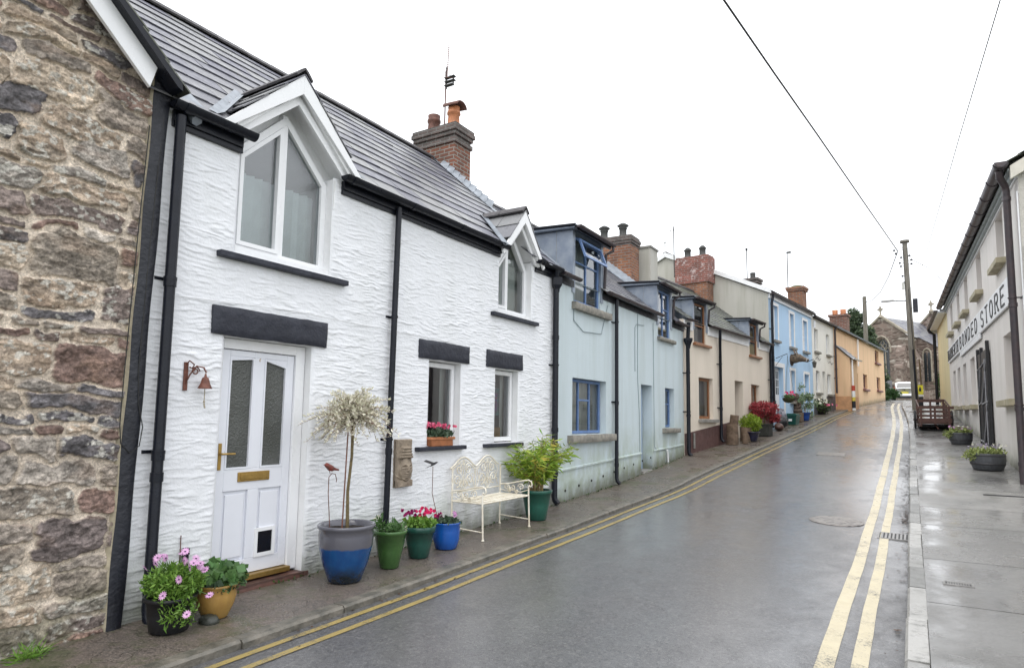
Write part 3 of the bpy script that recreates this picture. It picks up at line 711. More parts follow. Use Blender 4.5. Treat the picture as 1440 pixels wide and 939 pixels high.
ck_ = N.n('TexVoronoi', dict(feature='DISTANCE_TO_EDGE'), Vector=N.n('VectorMath', dict(operation='ADD'), i0=N.coord((1, 1, 2.2)), i1=N.n('VectorMath', dict(operation='SCALE'), i0=N.n('TexNoise', Vector=v, Scale=9., Detail=5.).outputs['Color'], Scale=.16).outputs[0]).outputs[0], Scale=7.).outputs['Distance']; c = N.mix(N.ramp(ck_, 0, .02, .55, 0), c, (.05, .04, .035))
N.set('Base Color', c); N.set('Roughness', N.ramp(N.noise(6., 4, .6, v), .35, .65, .45, .85)); N.set('Specular IOR Level', .35); N.set('Normal', N.bump(N.math('ADD', f, N.noise(190., 3, .7, v)), .004)); M['stone'] = N.m
S = np.concatenate([np.arange(-1.2, .6, .016), np.arange(.6, 2.62, .0058)]); Z = np.concatenate([np.arange(-1.85, 3.6, .0058), np.arange(3.6, 5.8, .016)])
Hh, colr = stone_field(S, Z)
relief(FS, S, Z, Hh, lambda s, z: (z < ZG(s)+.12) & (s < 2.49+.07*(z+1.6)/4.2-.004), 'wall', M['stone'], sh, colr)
# the part of the house behind and beside
MB().poly([FS(-4.5, 0, -2), FS(-1.19, 0.01, -2), FS(-1.19, 0.01, 5.9), FS(-4.5, 0, 2.7)]).poly([FS(-4.5, 0, -2), FS(-4.5, -6, -2), FS(-4.5, -6, 2.7), FS(-4.5, 0, 2.7)]).build('side_wall', mat('plain_rubble', (.26, .21, .16), .8, .5, 7, bump=.02, bscale=6), sh)
MB().poly([FS(2.5, -.02, -2), FS(2.5, -6, -2), FS(2.5, -6, 2.6), FS(2.5, -.02, 2.6)]).build('party_wall', M['wallgrey'], sh)
FT = Fac((-4.74, 0), -90)      # s runs back from the street, d runs up the street
zst = lambda y: 2.37+.93*(2.85-y)
zwh = lambda x: 2.50 - .881*(x+4.94)
slates(FT, 0, 6, 2.72, zst(2.72), -1.0, zst(-1.0), .24, .3, M['slate_old'], sh, skip=lambda s, d, z: d > 2.0 and z < zwh(-4.74-s)-.05 and s > .35)
slates(FT, 0, 6, -4.9, 2.37, -1.0, zst(-1.0), .24, .3, M['slate_old'], sh, name='rear_roof')
ridge_tiles(FT, 0, 6, -1.0, zst(-1.0)+.06, M['ridge'], sh)
mb = MB()
mb.prism([(-4.86, 2.47, 2.45), (-4.86, 2.52, 2.64), (-4.86, -1.0, zst(-1)-.03), (-4.86, -1.0, ZG(-1.0))], (.035, 0, 0))
mb.prism([(-4.86, -4.5, 2.45), (-4.86, -4.55, 2.64), (-4.86, -1.0, zst(-1)-.03), (-4.86, -1.0, ZG(-1.0))], (.035, 0, 0))
mb.build('bargeboard', M['pvc'], sh, bevel=.004)
mb = MB().prism([(-4.90, 2.68, 2.49), (-4.90, 2.67, 2.555), (-4.90, -1.0, zst(-1)+.0), (-4.90, -1.0, zst(-1)-.06), (-4.90, 2.64, 2.505)], (.155, 0, 0)); mb.build('verge_board', M['black'], sh)
# painted corner band
mb = MB(); zz = [-1.8+i*.06 for i in range(75)]; vs_ = []
for z in zz:
    t = (z+1.6)/4.2; yl, yr = 2.49+.07*t+.005*math.sin(z*7), 2.612+.085*t+.005*math.sin(z*5+1)
    h = .012*(float(fbm(np.array([z*5.]), np.array([1.]), 3)[0])-.5)
    for y, d in ((yl-.026, -.01), (yl, .055), (yl+.02, .065+h), ((yl+yr)/2, .07+h*1.4), (yr-.015, .062+h), (yr, .04), (yr+.01, -.05)): vs_.append(FS(y, d, z))
k = 7; mb.add(vs_, [(j*k+i, j*k+i+1, (j+1)*k+i+1, (j+1)*k+i) for j in range(len(zz)-1) for i in range(1, k-1)], True)
mb.build('corner_band', M['blackm'], sh)
mb = MB(); mb.add([q for i, q in enumerate(vs_) if i % k < 2], [(2*j, 2*j+1, 2*j+3, 2*j+2) for j in range(len(zz)-1)]); mb.build('corner_fillet', mat('sandy_mortar', (.46, .41, .30), .8, .4, 9, bump=.006), sh)
# thin cable that sags down the corner
P = [(-4.925, 2.64, 2.3), (-4.92, 2.60, 1.2), (-4.92, 2.585, .3), (-4.915, 2.60, .05), (-4.91, 2.64, -.12), (-4.91, 2.625, -.26), (-4.915, 2.56, -.31), (-4.93, 2.50, -.24), (-4.93, 2.485, -.1), (-4.93, 2.49, .3), (-4.93, 2.515, 1.4), (-4.93, 2.54, 2.2)]
MB().tube(P, .004, 5).build('cable', M['cable'], sh)

# ================================================================== white cottage
wc = empty('white_cottage', (-5.0, 6.0, G(6)), 'white roughcast cottage with two pointed dormer windows and black painted lintels', 'house')
LOWR = .9
zroof = lambda d: 2.50 - .881*(d-.06)
holes = [(3.33, 4.28, -1.9, .655), (6.10, 6.75, -.37, .675), (7.57, 8.19, -.37, .675), (3.38, 4.46, 1.41, 2.6), (7.62, 8.55, 1.50, 2.6)]
S = np.unique(np.round(np.concatenate([np.arange(2.58, 9.33, .012), [h[0] for h in holes], [h[1] for h in holes]]), 4)); Z = np.unique(np.round(np.concatenate([np.arange(-1.75, 2.44, .0075), [h[2] for h in holes], [h[3] for h in holes]]), 4)); Z = Z[Z < 2.44]
SS, ZZ = np.meshgrid(S, Z)
tilt = (fbm(SS/1.3, ZZ/.9, 50, 2)-.5)*.35
def strokes(pitch, ln, sd, wob):
    w1 = fbm(SS/.62, ZZ/.30, sd, 3)-.5; w2 = fbm(SS/.15, ZZ/.07, sd+1, 3)-.5
    ph = ZZ/pitch + tilt*(SS % 1.7)/pitch*.10 + wob*w1+1.5*w2; fr = ph-np.floor(ph); ce = np.floor(ph)
    on = np.clip((fbm(SS/ln+ce*7.13, ce*3.31+.5, sd+2, 2)-.40)*4.0, 0, 1)
    return on*np.where(fr < .14, fr/.14, ((1-fr)/.86)**1.3)
br2 = .35+.9*fbm(SS/.5, ZZ/.25, 54, 3)
H = .0074*br2*strokes(.050, .17, 60, 2.4) + .0055*br2*strokes(.031, .12, 70, 2.0) + .016*(fbm(SS/.6, ZZ/.45, 55, 3)-.5) + .0035*(fbm(SS/.04, ZZ/.02, 56, 3)-.5)+.006
edge = np.full(SS.shape, 9.)
for h in holes:
    dx = np.maximum(np.maximum(h[0]-SS, SS-h[1]), 0); dz = np.maximum(np.maximum(h[2]-ZZ, ZZ-h[3]), 0); edge = np.minimum(edge, np.hypot(dx, dz))
H = H*np.clip(edge/.035, 0, 1)+.0-(.010*np.clip(1-edge/.02, 0, 1))
relief(FA, S, Z, H, lambda s, z: ~np.any([(s > h[0]) & (s < h[1]) & (z > h[2]) & (z < h[3]) for h in holes], axis=0), 'wall', M['whitewall'], wc)
for h in holes:
    mb = MB(); a, b, c, d = h; d = min(d, 2.42); n = 12
    for p, q in (((a, c), (a, d)), ((b, c), (b, d)), ((a, d), (b, d)), ((a, c), (b, c))):
        if d > 2.4 and p[1] == d: continue
        mb.poly([FA(p[0], -.008, p[1]), FA(q[0], -.008, q[1]), FA(q[0], -.2, q[1]), FA(p[0], -.2, p[1])])
    mb.build('reveal', M['wpaint'], wc)
MB().poly([FA(9.32, 0, -1.7), FA(9.32, -5.4, -1.7), FA(9.32, -5.4, 2.5), FA(9.32, 0, 2.5)]).poly([FA(2.6, -5.4, -1.7), FA(9.32, -5.4, -1.7), FA(9.32, -5.4, 2.5), FA(2.6, -5.4, 2.5)]).build('rear_wall', M['whitewall'], wc)
# roof with the dormers let into it
DORM = [(3.93, .80, 3.26, .97), (8.13, .62, 3.12, 1.22)]
def in_dormer(s, z, e=.02): return any(abs(s-c) < hw and za-sl*abs(s-c) > z+e for c, hw, za, sl in DORM)
slates(FA, -.4, 9.3, .08, zroof(.08), -2.7, zroof(-2.7), .285, .42, M['slate'], wc, skip=lambda s, d, z: in_dormer(s, z, -.01) or (s < 2.95 and z < zst(s)-.02) or s < 0, rag=.003)
slates(FA, 0, 9.3, -5.5, zroof(-2.7)-2.43, -2.7, zroof(-2.7), .24, .33, M['slate'], wc, name='rear_roof')
ridge_tiles(FA, .2, 9.3, -2.7, zroof(-2.7)+.07, M['ridge'], wc)
MB().tube([FA(2.90, .1, 2.38), FA(2.86, -.05, 2.52)], .05, 6).poly([FA(2.74, .06, 2.53), FA(2.98, .06, 2.53), FA(2.86, -1.2, 3.66), FA(1.6, -1.2, 3.63)]).build('valley_flashing', M['flash'], wc)
def poly_inset(pts, w):
    n = len(pts); o = []
    for i in range(n):
        p0, p1, p2 = (np.array(pts[(i+k) % n], float) for k in (-1, 0, 1))
        a = (p1-p0)/np.linalg.norm(p1-p0); b = (p2-p1)/np.linalg.norm(p2-p1); na = np.array([-a[1], a[0]]); nb = np.array([-b[1], b[0]])
        bis = (na+nb); bis /= bis@na; o.append(tuple(p1+bis*w))
    return o
def ring(mb, F, pts, w, d0, d1):
    q = poly_inset(pts, w); n = len(pts)
    for i in range(n):
        j = (i+1) % n
        mb.add([F(*(pts[i][0], d1, pts[i][1])), F(pts[j][0], d1, pts[j][1]), F(q[j][0], d1, q[j][1]), F(q[i][0], d1, q[i][1]), F(pts[i][0], d0, pts[i][1]), F(pts[j][0], d0, pts[j][1]), F(q[j][0], d0, q[j][1]), F(q[i][0], d0, q[i][1])],
               [(0, 1, 2, 3), (3, 2, 6, 7), (4, 5, 1, 0)])
    return q
def gable_dormer(sc, hw, za, sl, pts, mull, sillz, s_a, s_b, glassm, bl):
    # window frame
    mb = MB(); D0, D1 = -.17, -.10
    q = ring(mb, FA, pts, .065, D0, D1); mb.box(FA, mull-.032, mull+.032, D0+.004, D1-.004, pts[0][1]+.05, za-.36)
    w = mb.build('window', M['pvc'], wc, bevel=.003)
    # sashes set inside the frame, one each side of the mullion
    lo = pts[0][1]
    def cut(left):
        zs_ = lambda s: min(q[2][1] if s > (mull) else q[-1][1], 99)
        top = []
        A_, B_ = (q[0][0], mull-.03) if left else (mull+.03, q[1][0])
        def ztop(s):
            # along the inner outline
            for i in range(2, len(q)-0):
                a, b = q[i-0], q[(i+1) % len(q)]
                if min(a[0], b[0])-1e-6 <= s <= max(a[0], b[0])+1e-6 and abs(a[0]-b[0]) > 1e-6:
                    return a[1]+(b[1]-a[1])*(s-a[0])/(b[0]-a[0])
            return q[2][1]
        return [(A_, lo+.065), (B_, lo+.065), (B_, ztop(B_-1e-4)), (A_, ztop(A_+1e-4))]
    for left in (True, False):
        c = cut(left); MB().poly([FA(s, -.135, z) for s, z in c]).build('pane', glassm, w)
        if left:
            m2 = MB(); ring(m2, FA, c, .038, -.15, -.085); m2.build('opening_sash', M['pvc'], w, bevel=.003)
    # vertical blind
    m3 = MB(); s = pts[0][0]-.1
    rnd = random.Random(int(sc*10))
    while s < pts[1][0]+.15:
        t = rnd.uniform(-.02, .02)+.035; m3.poly([FA(s, -.30-t, lo), FA(s+.082, -.30+t, lo), FA(s+.082, -.30+t, bl), FA(s, -.30-t, bl)]); s += .089
    m3.build('vertical_blind', M['blind'], w)
    m4 = MB(); pp = [FA(a, -.172, b) for a, b in pts]; n4 = len(pp); bk = FA(0, -.95, 0)-FA(0, 0, 0); qq = [v_+bk for v_ in pp]
    m4.add(pp+qq, [(i, (i+1) % n4, n4+(i+1) % n4, n4+i) for i in range(n4)]+[tuple(range(n4, 2*n4))]).build('room_lining', mat('pale_room', (.50, .54, .48), .8, .15, 2), w)
    sill(wc, FA, s_a, s_b, sillz-.055, sillz, -.1, .075, M['lintel'])
    MB().box(FA, pts[0][0]-.01, pts[1][0]+.01, -.12, -.02, sillz, lo+.005).build('window_board', M['pvc'], wc)
    # soffit, cheeks and bargeboards
    mb = MB()
    for sg in (-1, 1):
        a, b = (sc, za-.11), (sc+sg*(hw-.12), za-.11-sl*(hw-.12))
        mb.add([FA(a[0], -.20, a[1]), FA(b[0], -.20, b[1]), FA(b[0], .10, b[1]), FA(a[0], .10, a[1]), FA(a[0], -.20, a[1]-.05), FA(b[0], -.20, b[1]-.05), FA(b[0], .10, b[1]-.05), FA(a[0], .10, a[1]-.05)], [(0, 1, 2, 3), (4, 5, 6, 7), (2, 3, 7, 6)])
        mb.box(FA, *sorted((sc+sg*(hw-.05), (pts[0][0]-.006) if sg < 0 else (pts[1][0]+.006))), -.195, .004, 2.1 if sg > 0 else 2.3, za-.12-sl*(hw-.05)) if abs(sc+sg*(hw-.05)-(pts[0][0] if sg < 0 else pts[1][0])) > .01 else None
    # infill between frame head and soffit
    mb.poly([FA(pts[-2][0] if 0 else sc, -.165, za-.12)] + [FA(sc+hw-.06, -.165, za-.12-sl*(hw-.06)), FA(pts[1][0]+.02, -.165, pts[2][1]-.05), FA(pts[2][0], -.165, pts[2][1]-.02), FA(pts[3][0], -.165, pts[3][1]-.03), FA(pts[4][0], -.165, pts[4][1]-.02), FA(sc-hw+.06, -.165, za-.12-sl*(hw-.06))])
    dm = mb.build('dormer', M['wpaint'], wc)
    mb = MB()
    for sg in (-1, 1):
        hh = .155
        mb.prism([FA(sc, .10, za+.0), FA(sc+sg*hw, .10, za-sl*hw), FA(sc+sg*(hw-.04), .10, za-sl*hw-hh*.30), FA(sc, .10, za-hh*1.25)], FA(0, .03, 0)-FA(0, 0, 0))
        mb.prism([FA(sc, .03, za-hh*1.2), FA(sc+sg*(hw-.10), .03, za-sl*(hw-.10)-hh*.9), FA(sc+sg*(hw-.20), .03, za-sl*(hw-.2)-hh*1.5), FA(sc, .03, za-hh*1.85)], FA(0, .035, 0)-FA(0, 0, 0))
    mb.build('bargeboard', M['pvc'], dm, bevel=.003)
    for sg in (-1, 1):
        slates(FT2, 0, 1.6, sc+sg*(hw+.03), za-sl*(hw+.03)+.0, sc, za+.0, .27, .36, M['slate'], dm, name='dormer_roof', skip=lambda s, d, z: z < zroof(-s+.14)-.02, th=.011)
    ridge_tiles(FT2, .0, (za-2.5)/.881+.1, sc, za+.05, M['ridge'], dm, r=.10)
    # lead valleys where the little roof meets the big one
    mb = MB()
    for sg in (-1, 1):
        n = 6; vs = []
        for i in range(n+1):
            t = i/n; z = za-sl*hw*(1-t)+.02; d = .06-(z-2.50)/.881; s = sc+sg*hw*(1-t)
            vs += [FA(s+sg*.12, d+.02, zroof(d+.02)+.050), FA(s+sg*.03, d, z+.035), FA(s-sg*.03, d+.01, z+.07)]
        mb.add(vs, [(3*i+q, 3*i+q+1, 3*i+q+4, 3*i+q+3) for i in range(n) for q in (0, 1)])
    mb.build('valley_lead', M['flash'], dm)
FT2 = Fac((-4.86, 0), -90)
gable_dormer(*DORM[0], [(3.38, 1.44), (4.46, 1.44), (4.46, 2.36), (3.93, 2.90), (3.38, 2.36)], 3.92, 1.38, 3.20, 4.66, M['glassb'], 2.25)
gable_dormer(*DORM[1], [(7.62, 1.53), (8.55, 1.53), (8.55, 2.28), (8.13, 2.78), (7.62, 2.20)], 7.98, 1.475, 7.40, 8.68, M['glass'], 2.45)
# ground floor windows
for a, b, la in ((6.11, 6.74, 0), (7.58, 8.18, 1)):
    w = window(wc, FA, a, b, -.355, .665, .10, M['pvc'], fw_=.062, ft=.06)
    recess(w, FA, a, b, -.3, .6, -.17, 1.1, mat('dim_room', (.22, .21, .19), .8, .3, 2))
    MB().poly([FA(b-.16, -.22, -.3), FA(b-.02, -.25, -.3), FA(b-.02, -.25, .66), FA(b-.16, -.22, .66)]).build('curtain', M['net'], w)
sill(wc, FA, 5.86, 6.80, -.425, -.375, -.06, .085, M['lintel']); sill(wc, FA, 7.27, 8.24, -.425, -.375, -.06, .085, M['lintel'])
rough_block(wc, FA, 3.19, 4.44, .66, .905, -.05, .045, M['lintel'], 'lintel', .008, 1)
rough_block(wc, FA, 5.88, 6.90, .69, .915, -.05, .04, M['lintel'], 'lintel', .008, 2)
rough_block(wc, FA, 7.31, 8.27, .69, .925, -.05, .04, M['lintel'], 'lintel', .008, 3)
# suncatcher picture hung in the second window
sc_ = MB().box(FA, 7.78, 7.98, -.215, -.205, .02, .42).build('stained_glass_panel', mat('teal_stained_glass', (.03, .22, .20), .2, .5, 14, col2=(.16, .05, .12)), wc)
MB().box(FA, 7.82, 7.93, -.203, -.199, .08, .34).build('coloured_figure', mat('blue_stained_glass', (.05, .07, .30), .2, .5, 30, col2=(.3, .08, .05)), sc_)
MB().box(FA, 7.66, 8.05, -.30, -.22, -.33, -.16).build('window_box', mat('ochre_box', (.32, .16, .04), .6, .3, 9), wc)
# door
mb = MB().box(FA, 3.33, 3.39, -.17, -.09, -1.47, .65).box(FA, 4.17, 4.275, -.17, -.09, -1.47, .65).box(FA, 3.39, 4.17, -.17, -.09, .56, .65)
df = mb.build('door_frame', M['pvc'], wc, bevel=.004)
def door_leaf():
    mb = MB(); d0, d1 = -.165, -.115
    gl = [[(3.475, -.50), (3.725, -.50), (3.725, .50), (3.475, .475)], [(3.835, -.50), (4.085, -.50), (4.085, .44), (3.835, .50)]]
    # stiles and rails
    mb.box(FA, 3.395, 3.475, d0, d1, -1.425, .555).box(FA, 4.085, 4.165, d0, d1, -1.425, .555).box(FA, 3.725, 3.835, d0, d1, -1.30, -.69).box(FA, 3.725, 3.835, d0, d1, -.50, .50)
    mb.box(FA, 3.475, 4.085, d0, d1, -.69, -.50).box(FA, 3.475, 3.725, d0, d1, .50, .555).box(FA, 3.725, 4.085, d0, d1, .50, .555).box(FA, 3.475, 4.085, d0, d1, -1.425, -1.30)
    mb.prism([FA(3.475, d0, .474), FA(3.725, d0, .499), FA(3.475, d0, .50)], FA(0, .05, 0)-FA(0, 0, 0)); mb.prism([FA(3.835, d0, .499), FA(4.085, d0, .439), FA(4.085, d0, .50)], FA(0, .05, 0)-FA(0, 0, 0))
    o = mb.build('door', M['door'], wc, bevel=.004)
    for a, b in ((3.475, 3.725), (3.835, 4.085)):
        m2 = MB().box(FA, a, b, d0+.004, d1-.022, -1.30, -.69)
        m2.box(FA, a+.03, b-.03, d1-.022, d1-.006, -1.27, -.72); m2.build('door_panel', M['door'], o, bevel=.006)
    for g in gl:
        m2 = MB().poly([FA(s, d1-.02, z) for s, z in g]); m2.build('pane', M['frost'], o)
        m3 = MB(); ring(m3, FA, g, .016, d1-.02, d1+.004); m3.build('glazing_bead', M['door'], o)
    m = MB().box(FA, 3.61, 3.94, d1, d1+.012, -.615, -.53).box(FA, 3.635, 3.915, d1+.012, d1+.02, -.597, -.548); m.build('letterbox', M['brass'], o, bevel=.004)
    m = MB().box(FA, 3.408, 3.436, d1, d1+.01, -.50, -.27).tube([FA(3.422, d1, -.36), FA(3.422, d1+.05, -.36), FA(3.54, d1+.052, -.362)], .009, 8); m.build('door_handle', M['brass'], o)
    m = MB(); ring(m, FA, [(3.815, -1.30), (4.035, -1.30), (4.035, -1.045), (3.815, -1.045)], .032, d1-.01, d1+.012)
    c = m.build('cat_flap', M['pvc'], o)
    MB().box(FA, 3.846, 4.004, d1-.01, d1+.003, -1.27, -1.076).build('flap', mat('smoked_plastic', (.012, .012, .015), .15, .2, 5), o)
    MB().tube([FA(3.78, d1+.003, .47), FA(3.775, d1+.003, .485), FA(3.785, d1+.003, .50)], .003, 5).build('number_mark', M['brass'], o)
door_leaf()
MB().box(FA, 3.39, 4.18, -.14, -.045, -1.475, -1.43).build('threshold', M['brass'], wc, bevel=.006)
rough_block(wc, FA, 3.33, 4.35, -1.62, -1.495, -.15, .03, mat('red_brown_doorstep', (.13, .06, .045), .6, .4, 8), 'doorstep', .012, 5)
MB().box(FA, 3.34, 4.28, -.15, .028, -1.51, -1.492).build('step_top', mat('wet_step', (.10, .055, .045), .5, .4, 8), wc)
# fascia, gutters, pipes
for a, b in ((2.74, 3.38), (4.56, 7.60), (8.62, 9.28)):
    MB().box(FA, a, b, .0, .035, 2.29, 2.43).box(FA, a, b-.01, .035, .055, 2.335, 2.43).build('fascia_board', M['black'], wc, bevel=.004)
    halfpipe_gutter(wc, FA, a-.06, b+.05, .125, 2.455, M['black'], .06, .95)
downpipe(wc, FA, 2.775, .085, -1.60, 2.37, M['black'], .041, clips=(1.04, -.31), joints=(1.01, -.5, -.34), top=None, shoe=True, lean=-.0)
downpipe(wc, FA, 5.33, .075, -1.5, 2.37, M['black'], .034, clips=(1.10, -.27), joints=(-.4, ), shoe=False, lean=.05)
downpipe(wc, FA, 9.22, .08, -1.38, 2.10, M['black'], .05, clips=(.85,), joints=(-.20, -.9, 1.3), shoe=True)
MB().lathe(FA(9.22, .09, 2.05), [(.05, 0), (.06, .06), (.10, .12), (.105, .24), (.09, .25)], 4, smooth=False).tube([FA(9.22, .1, 2.2), FA(9.15, .12, 2.42)], .04, 8).build('rainwater_head', M['black'], wc)
MB().tube([FA(3.07, .05, G(3)-.0), FA(3.07, .05, -1.10)], .024, 10).tube([FA(3.07, .05, -1.13), FA(3.07, .05, -1.08)], .029, 10).build('vent_pipe', M['black'], wc)
MB().tube([FA(3.045, .02, -1.3), FA(3.04, .02, -.98)], .004, 5).build('old_bracket', M['rust'], wc)
# thin wire across the wall above the door
MB().tube([FA(2.8, .03, .92), FA(4.0, .028, .97), FA(5.35, .028, .95), FA(6.6, .028, .93)], .003, 4).build('telephone_wire', M['wpaint'], wc)
# chimney on the ridge at the up-street end
ch = brick_stack(wc, FA, 9.34, 9.86, -3.17, -2.2, 4.1, 5.20, M['brickA'], cap=[(.03, .08), (.0, .07), (.035, .075), (.065, .075), (.05, .07)], capm=M['brickcap'])
PR1 = [(.15, 0), (.15, .05), (.13, .10), (.115, .26), (.135, .28), (.135, .33), (.115, .35), (.125, .42), (.10, .42), (.09, .3)]
pot(ch, FA(9.6, -2.93, 5.56), PR1, M['terradark'])
pot(ch, FA(9.58, -2.42, 5.56), [(.15, 0), (.145, .06), (.12, .14), (.11, .30), (.135, .32), (.13, .37), (.11, .39), (.12, .46), (.10, .46)], M['terra'])
mb = MB(); n = 10; hood = [(.14*math.cos(math.pi*k/n), .11*math.sin(math.pi*k/n)) for k in range(n+1)]; c0 = FA(9.58, -2.42, 6.02)
mb.add([c0+Vector((-.17, y, z)) for y, z in hood]+[c0+Vector((.20, y*1.1, z-.03)) for y, z in hood], [(i, i+1, n+2+i, n+1+i) for i in range(n)], True)
mb.build('chimney_pot_hood', M['terradark'], ch, solid=.02)
yagi(ch, FA(9.60, -2.62, 6.95), (-.25, .35, .95), 1.0, 16, M['rust'], FA(9.6, -2.66, 5.5), FA(9.6, -2.66, 6.85), .16)
MB().box(FA, 9.52, 9.60, -2.64, -2.44, 6.5, 6.52).box(FA, 9.52, 9.60, -2.64, -2.40, 6.58, 6.595).box(FA, 9.52, 9.60, -2.64, -2.40, 6.66, 6.675).box(FA, 9.545, 9.575, -2.62, -2.60, 6.45, 6.9).box(FA, 9.545, 9.575, -2.45, -2.43, 6.48, 6.7).build('aerial_bracket', M['potgrey'], ch)
# stepped lead flashing beside the stack and along the party line
mb = MB()
for i in range(8):
    d = -2.15+i*.0-.02; 
for i in range(9):
    s_ = 9.26; d = -2.75+.13*i+.35; mb.add([FA(9.24, d-.07, zroof(d-.07)+.04), FA(9.24, d+.10, zroof(d+.10)+.04), FA(9.335, d+.10, zroof(d)+.11), FA(9.335, d-.05, zroof(d)+.20)], [(0, 1, 2, 3)])
mb.add([FA(9.22, -2.7, zroof(-2.7)+.05), FA(9.40, -2.7, zroof(-2.7)+.05), FA(9.40, .08, zroof(.08)+.04), FA(9.22, .08, zroof(.08)+.04)], [(0, 1, 2, 3)])
mb.build('stepped_flashing', M['flash'], wc, solid=.006)
# ================================================================== pale blue cottage
def lead_dormer(parent, F, s0, s1, zt, zeave, pitch, fm, vb=(.5,), hb=(), zb=None, dfront=0., leadm=None, fronth=.05, open_light=False, behind=None):
    """flat topped lead dormer that breaks the eaves: cheeks, flat roof with a rolled edge"""
    leadm = leadm or M['lead']; th = .05
    back = -(zt+.12-zeave)/pitch
    mb = MB()
    for a, b in ((s0-.11, s0-.005), (s1+.005, s1+.11)):
        mb.prism([F(a, .02, zeave-.25), F(a, .02, zt+.06), F(a, back, zt+.06+.02), F(a, back, zeave-.25-back*pitch-.2)], F(b, 0, 0)-F(a, 0, 0))
    mb.poly([F(s0-.1, -.3, zt+.05), F(s1+.1, -.3, zt+.05), F(s1+.1, .015, zt+.05), F(s0-.1, .015, zt+.05)])
    o = mb.build('dormer', leadm, parent)
    t = MB().prism([F(s0-.20, .13, zt+.07), F(s0-.20, .13, zt+.13), F(s0-.20, back-.15, zt+.19), F(s0-.20, back-.15, zt+.10)], F(s1+.20, 0, 0)-F(s0-.20, 0, 0))
    t.build('dormer_roof', leadm, o, bevel=.01)
    mb = MB().tube([F(s0-.205, .12, zt+.12), F(s0-.205, back, zt+.18)], .028, 8).tube([F(s1+.205, .12, zt+.12), F(s1+.205, back, zt+.18)], .028, 8).box(F, s0-.2, s1+.2, .10, .15, zt+.02, zt+.11)
    mb.build('roof_edge', M['black'], o)
    halfpipe_gutter(o, F, s0-.22, s1+.24, .19, zt+.10, M['iron'], .05, 2)
    MB().tube([F(s1+.20, .19, zt+.06), F(s1+.20, .19, zt-.02), F(s1+.14, .06, zt-.10), F(s1+.13, .04, zeave+.05)], .03, 8).build('dormer_downpipe', M['iron'], o)
    w = window(parent, F, s0, s1, zb, zt, -.0-.03+.06, fm, .05, vb, hb, behind=behind or M['net'], bd=.25)
    return o, w
bc = empty('blue_cottage', (-5, 13, G(13)), 'pale blue pebbledashed cottage with bright blue window frames and two lead dormers', 'house')
hb_ = [(10.0, 11.45, -.29, .70, .16), (13.33, 14.03, -1.6, .75, .30), (14.93, 15.62, -.20, .745, .14), (10.05, 11.15, 2.04, 2.41, .05), (14.45, 15.35, 1.93, 2.41, .05)]
wall(FA, 9.33, 16.4, -1.75, 2.41, hb_, m=M['wallblue'], parent=bc, back=5.2)
zb = lambda d: 2.44-.80*(d-.06)
DB = [(10.05, 11.15, 3.25), (14.45, 15.35, 3.07)]
sk = lambda s, d, z: any(a-.12 < s < b+.12 and z < t+.1 for a, b, t in DB)
slates(FA, 9.36, 16.5, .10, zb(.10), -2.6, zb(-2.6), .15, .26, M['slate'], bc, skip=sk)
slates(FA, 9.36, 16.5, -5.3, zb(-2.6)-2.16, -2.6, zb(-2.6), .24, .3, M['slate_old'], bc, name='rear_roof')
ridge_tiles(FA, 9.8, 16.4, -2.6, zb(-2.6)+.06, M['ridge'], bc)
lead_dormer(bc, FA, 10.05, 11.15, 3.25, 2.44, .80, M['bluewood'], (.5,), ((.62, (0, 1)),), 2.04)
# top light propped open
ol = MB(); F_ = FA
def tilt_sash(s0, s1, z0, z1, out_, m):
    mb = MB(); P = lambda s, t: F_(s, .03+out_*(1-t), z0+(z1-z0)*t+.02*(1-t))
    for a, b, c, e in ((s0, s1, 0, .13), (s0, s1, .87, 1), (s0, s0+.05, .13, .87), (s1-.05, s1, .13, .87)):
        n = F_(0, .035, 0)-F_(0, 0, 0); mb.prism([P(a, c), P(b, c), P(b, e), P(a, e)], n)
    o = mb.build('open_sash', m, bc); MB().poly([P(s0+.04, .1), P(s1-.04, .1), P(s1-.04, .9), P(s0+.04, .9)]).build('pane', M['glass'], o)
tilt_sash(10.12, 11.08, 2.83, 3.20, .13, M['bluewood'])
lead_dormer(bc, FA, 14.45, 15.35, 3.07, 2.44, .80, M['bluewood'], (.5,), ((.62, (.5, 1)),), 1.93)
rough_block(bc, FA, 9.95, 11.55, 1.90, 2.03, -.1, .10, M['sillold'], 'window_sill', .012, 4); rough_block(bc, FA, 14.40, 15.6, 1.85, 1.93, -.1, .09, M['sillold'], 'window_sill', .008, 6)
window(bc, FA, 10.02, 11.43, -.28, .69, .12, M['bluewood'], .05, (.34, .67), ((.62, (.34, .67)),), behind=M['net'], bd=.12)
window(bc, FA, 14.95, 15.60, -.19, .735, .11, M['bluewood'], .05, (.5,), ((.6, (0, 1)),), behind=M['net'], bd=.12)
rough_block(bc, FA, 9.82, 11.70, -.43, -.30, -.1, .12, M['sillold'], 'window_sill', .014, 7); rough_block(bc, FA, 14.72, 15.85, -.32, -.215, -.1, .11, M['sillold'], 'window_sill', .01, 8)
d_ = MB().box(FA, 13.36, 14.0, -.27, -.22, -1.12, .72).build('door', mat('pale_blue_door', (.32, .42, .56), .45, .12, 3), bc, bevel=.004)
MB().box(FA, 13.52, 13.60, -.22, -.21, -.55, .5).box(FA, 13.76, 13.84, -.22, -.21, -.55, .5).build('door_panel', mat('pale_blue_door', (.3, .3, .3)), d_)
rough_block(bc, FA, 13.3, 14.08, -1.32, -1.12, -.3, .06, M['concrete'], 'doorstep', .006, 9)
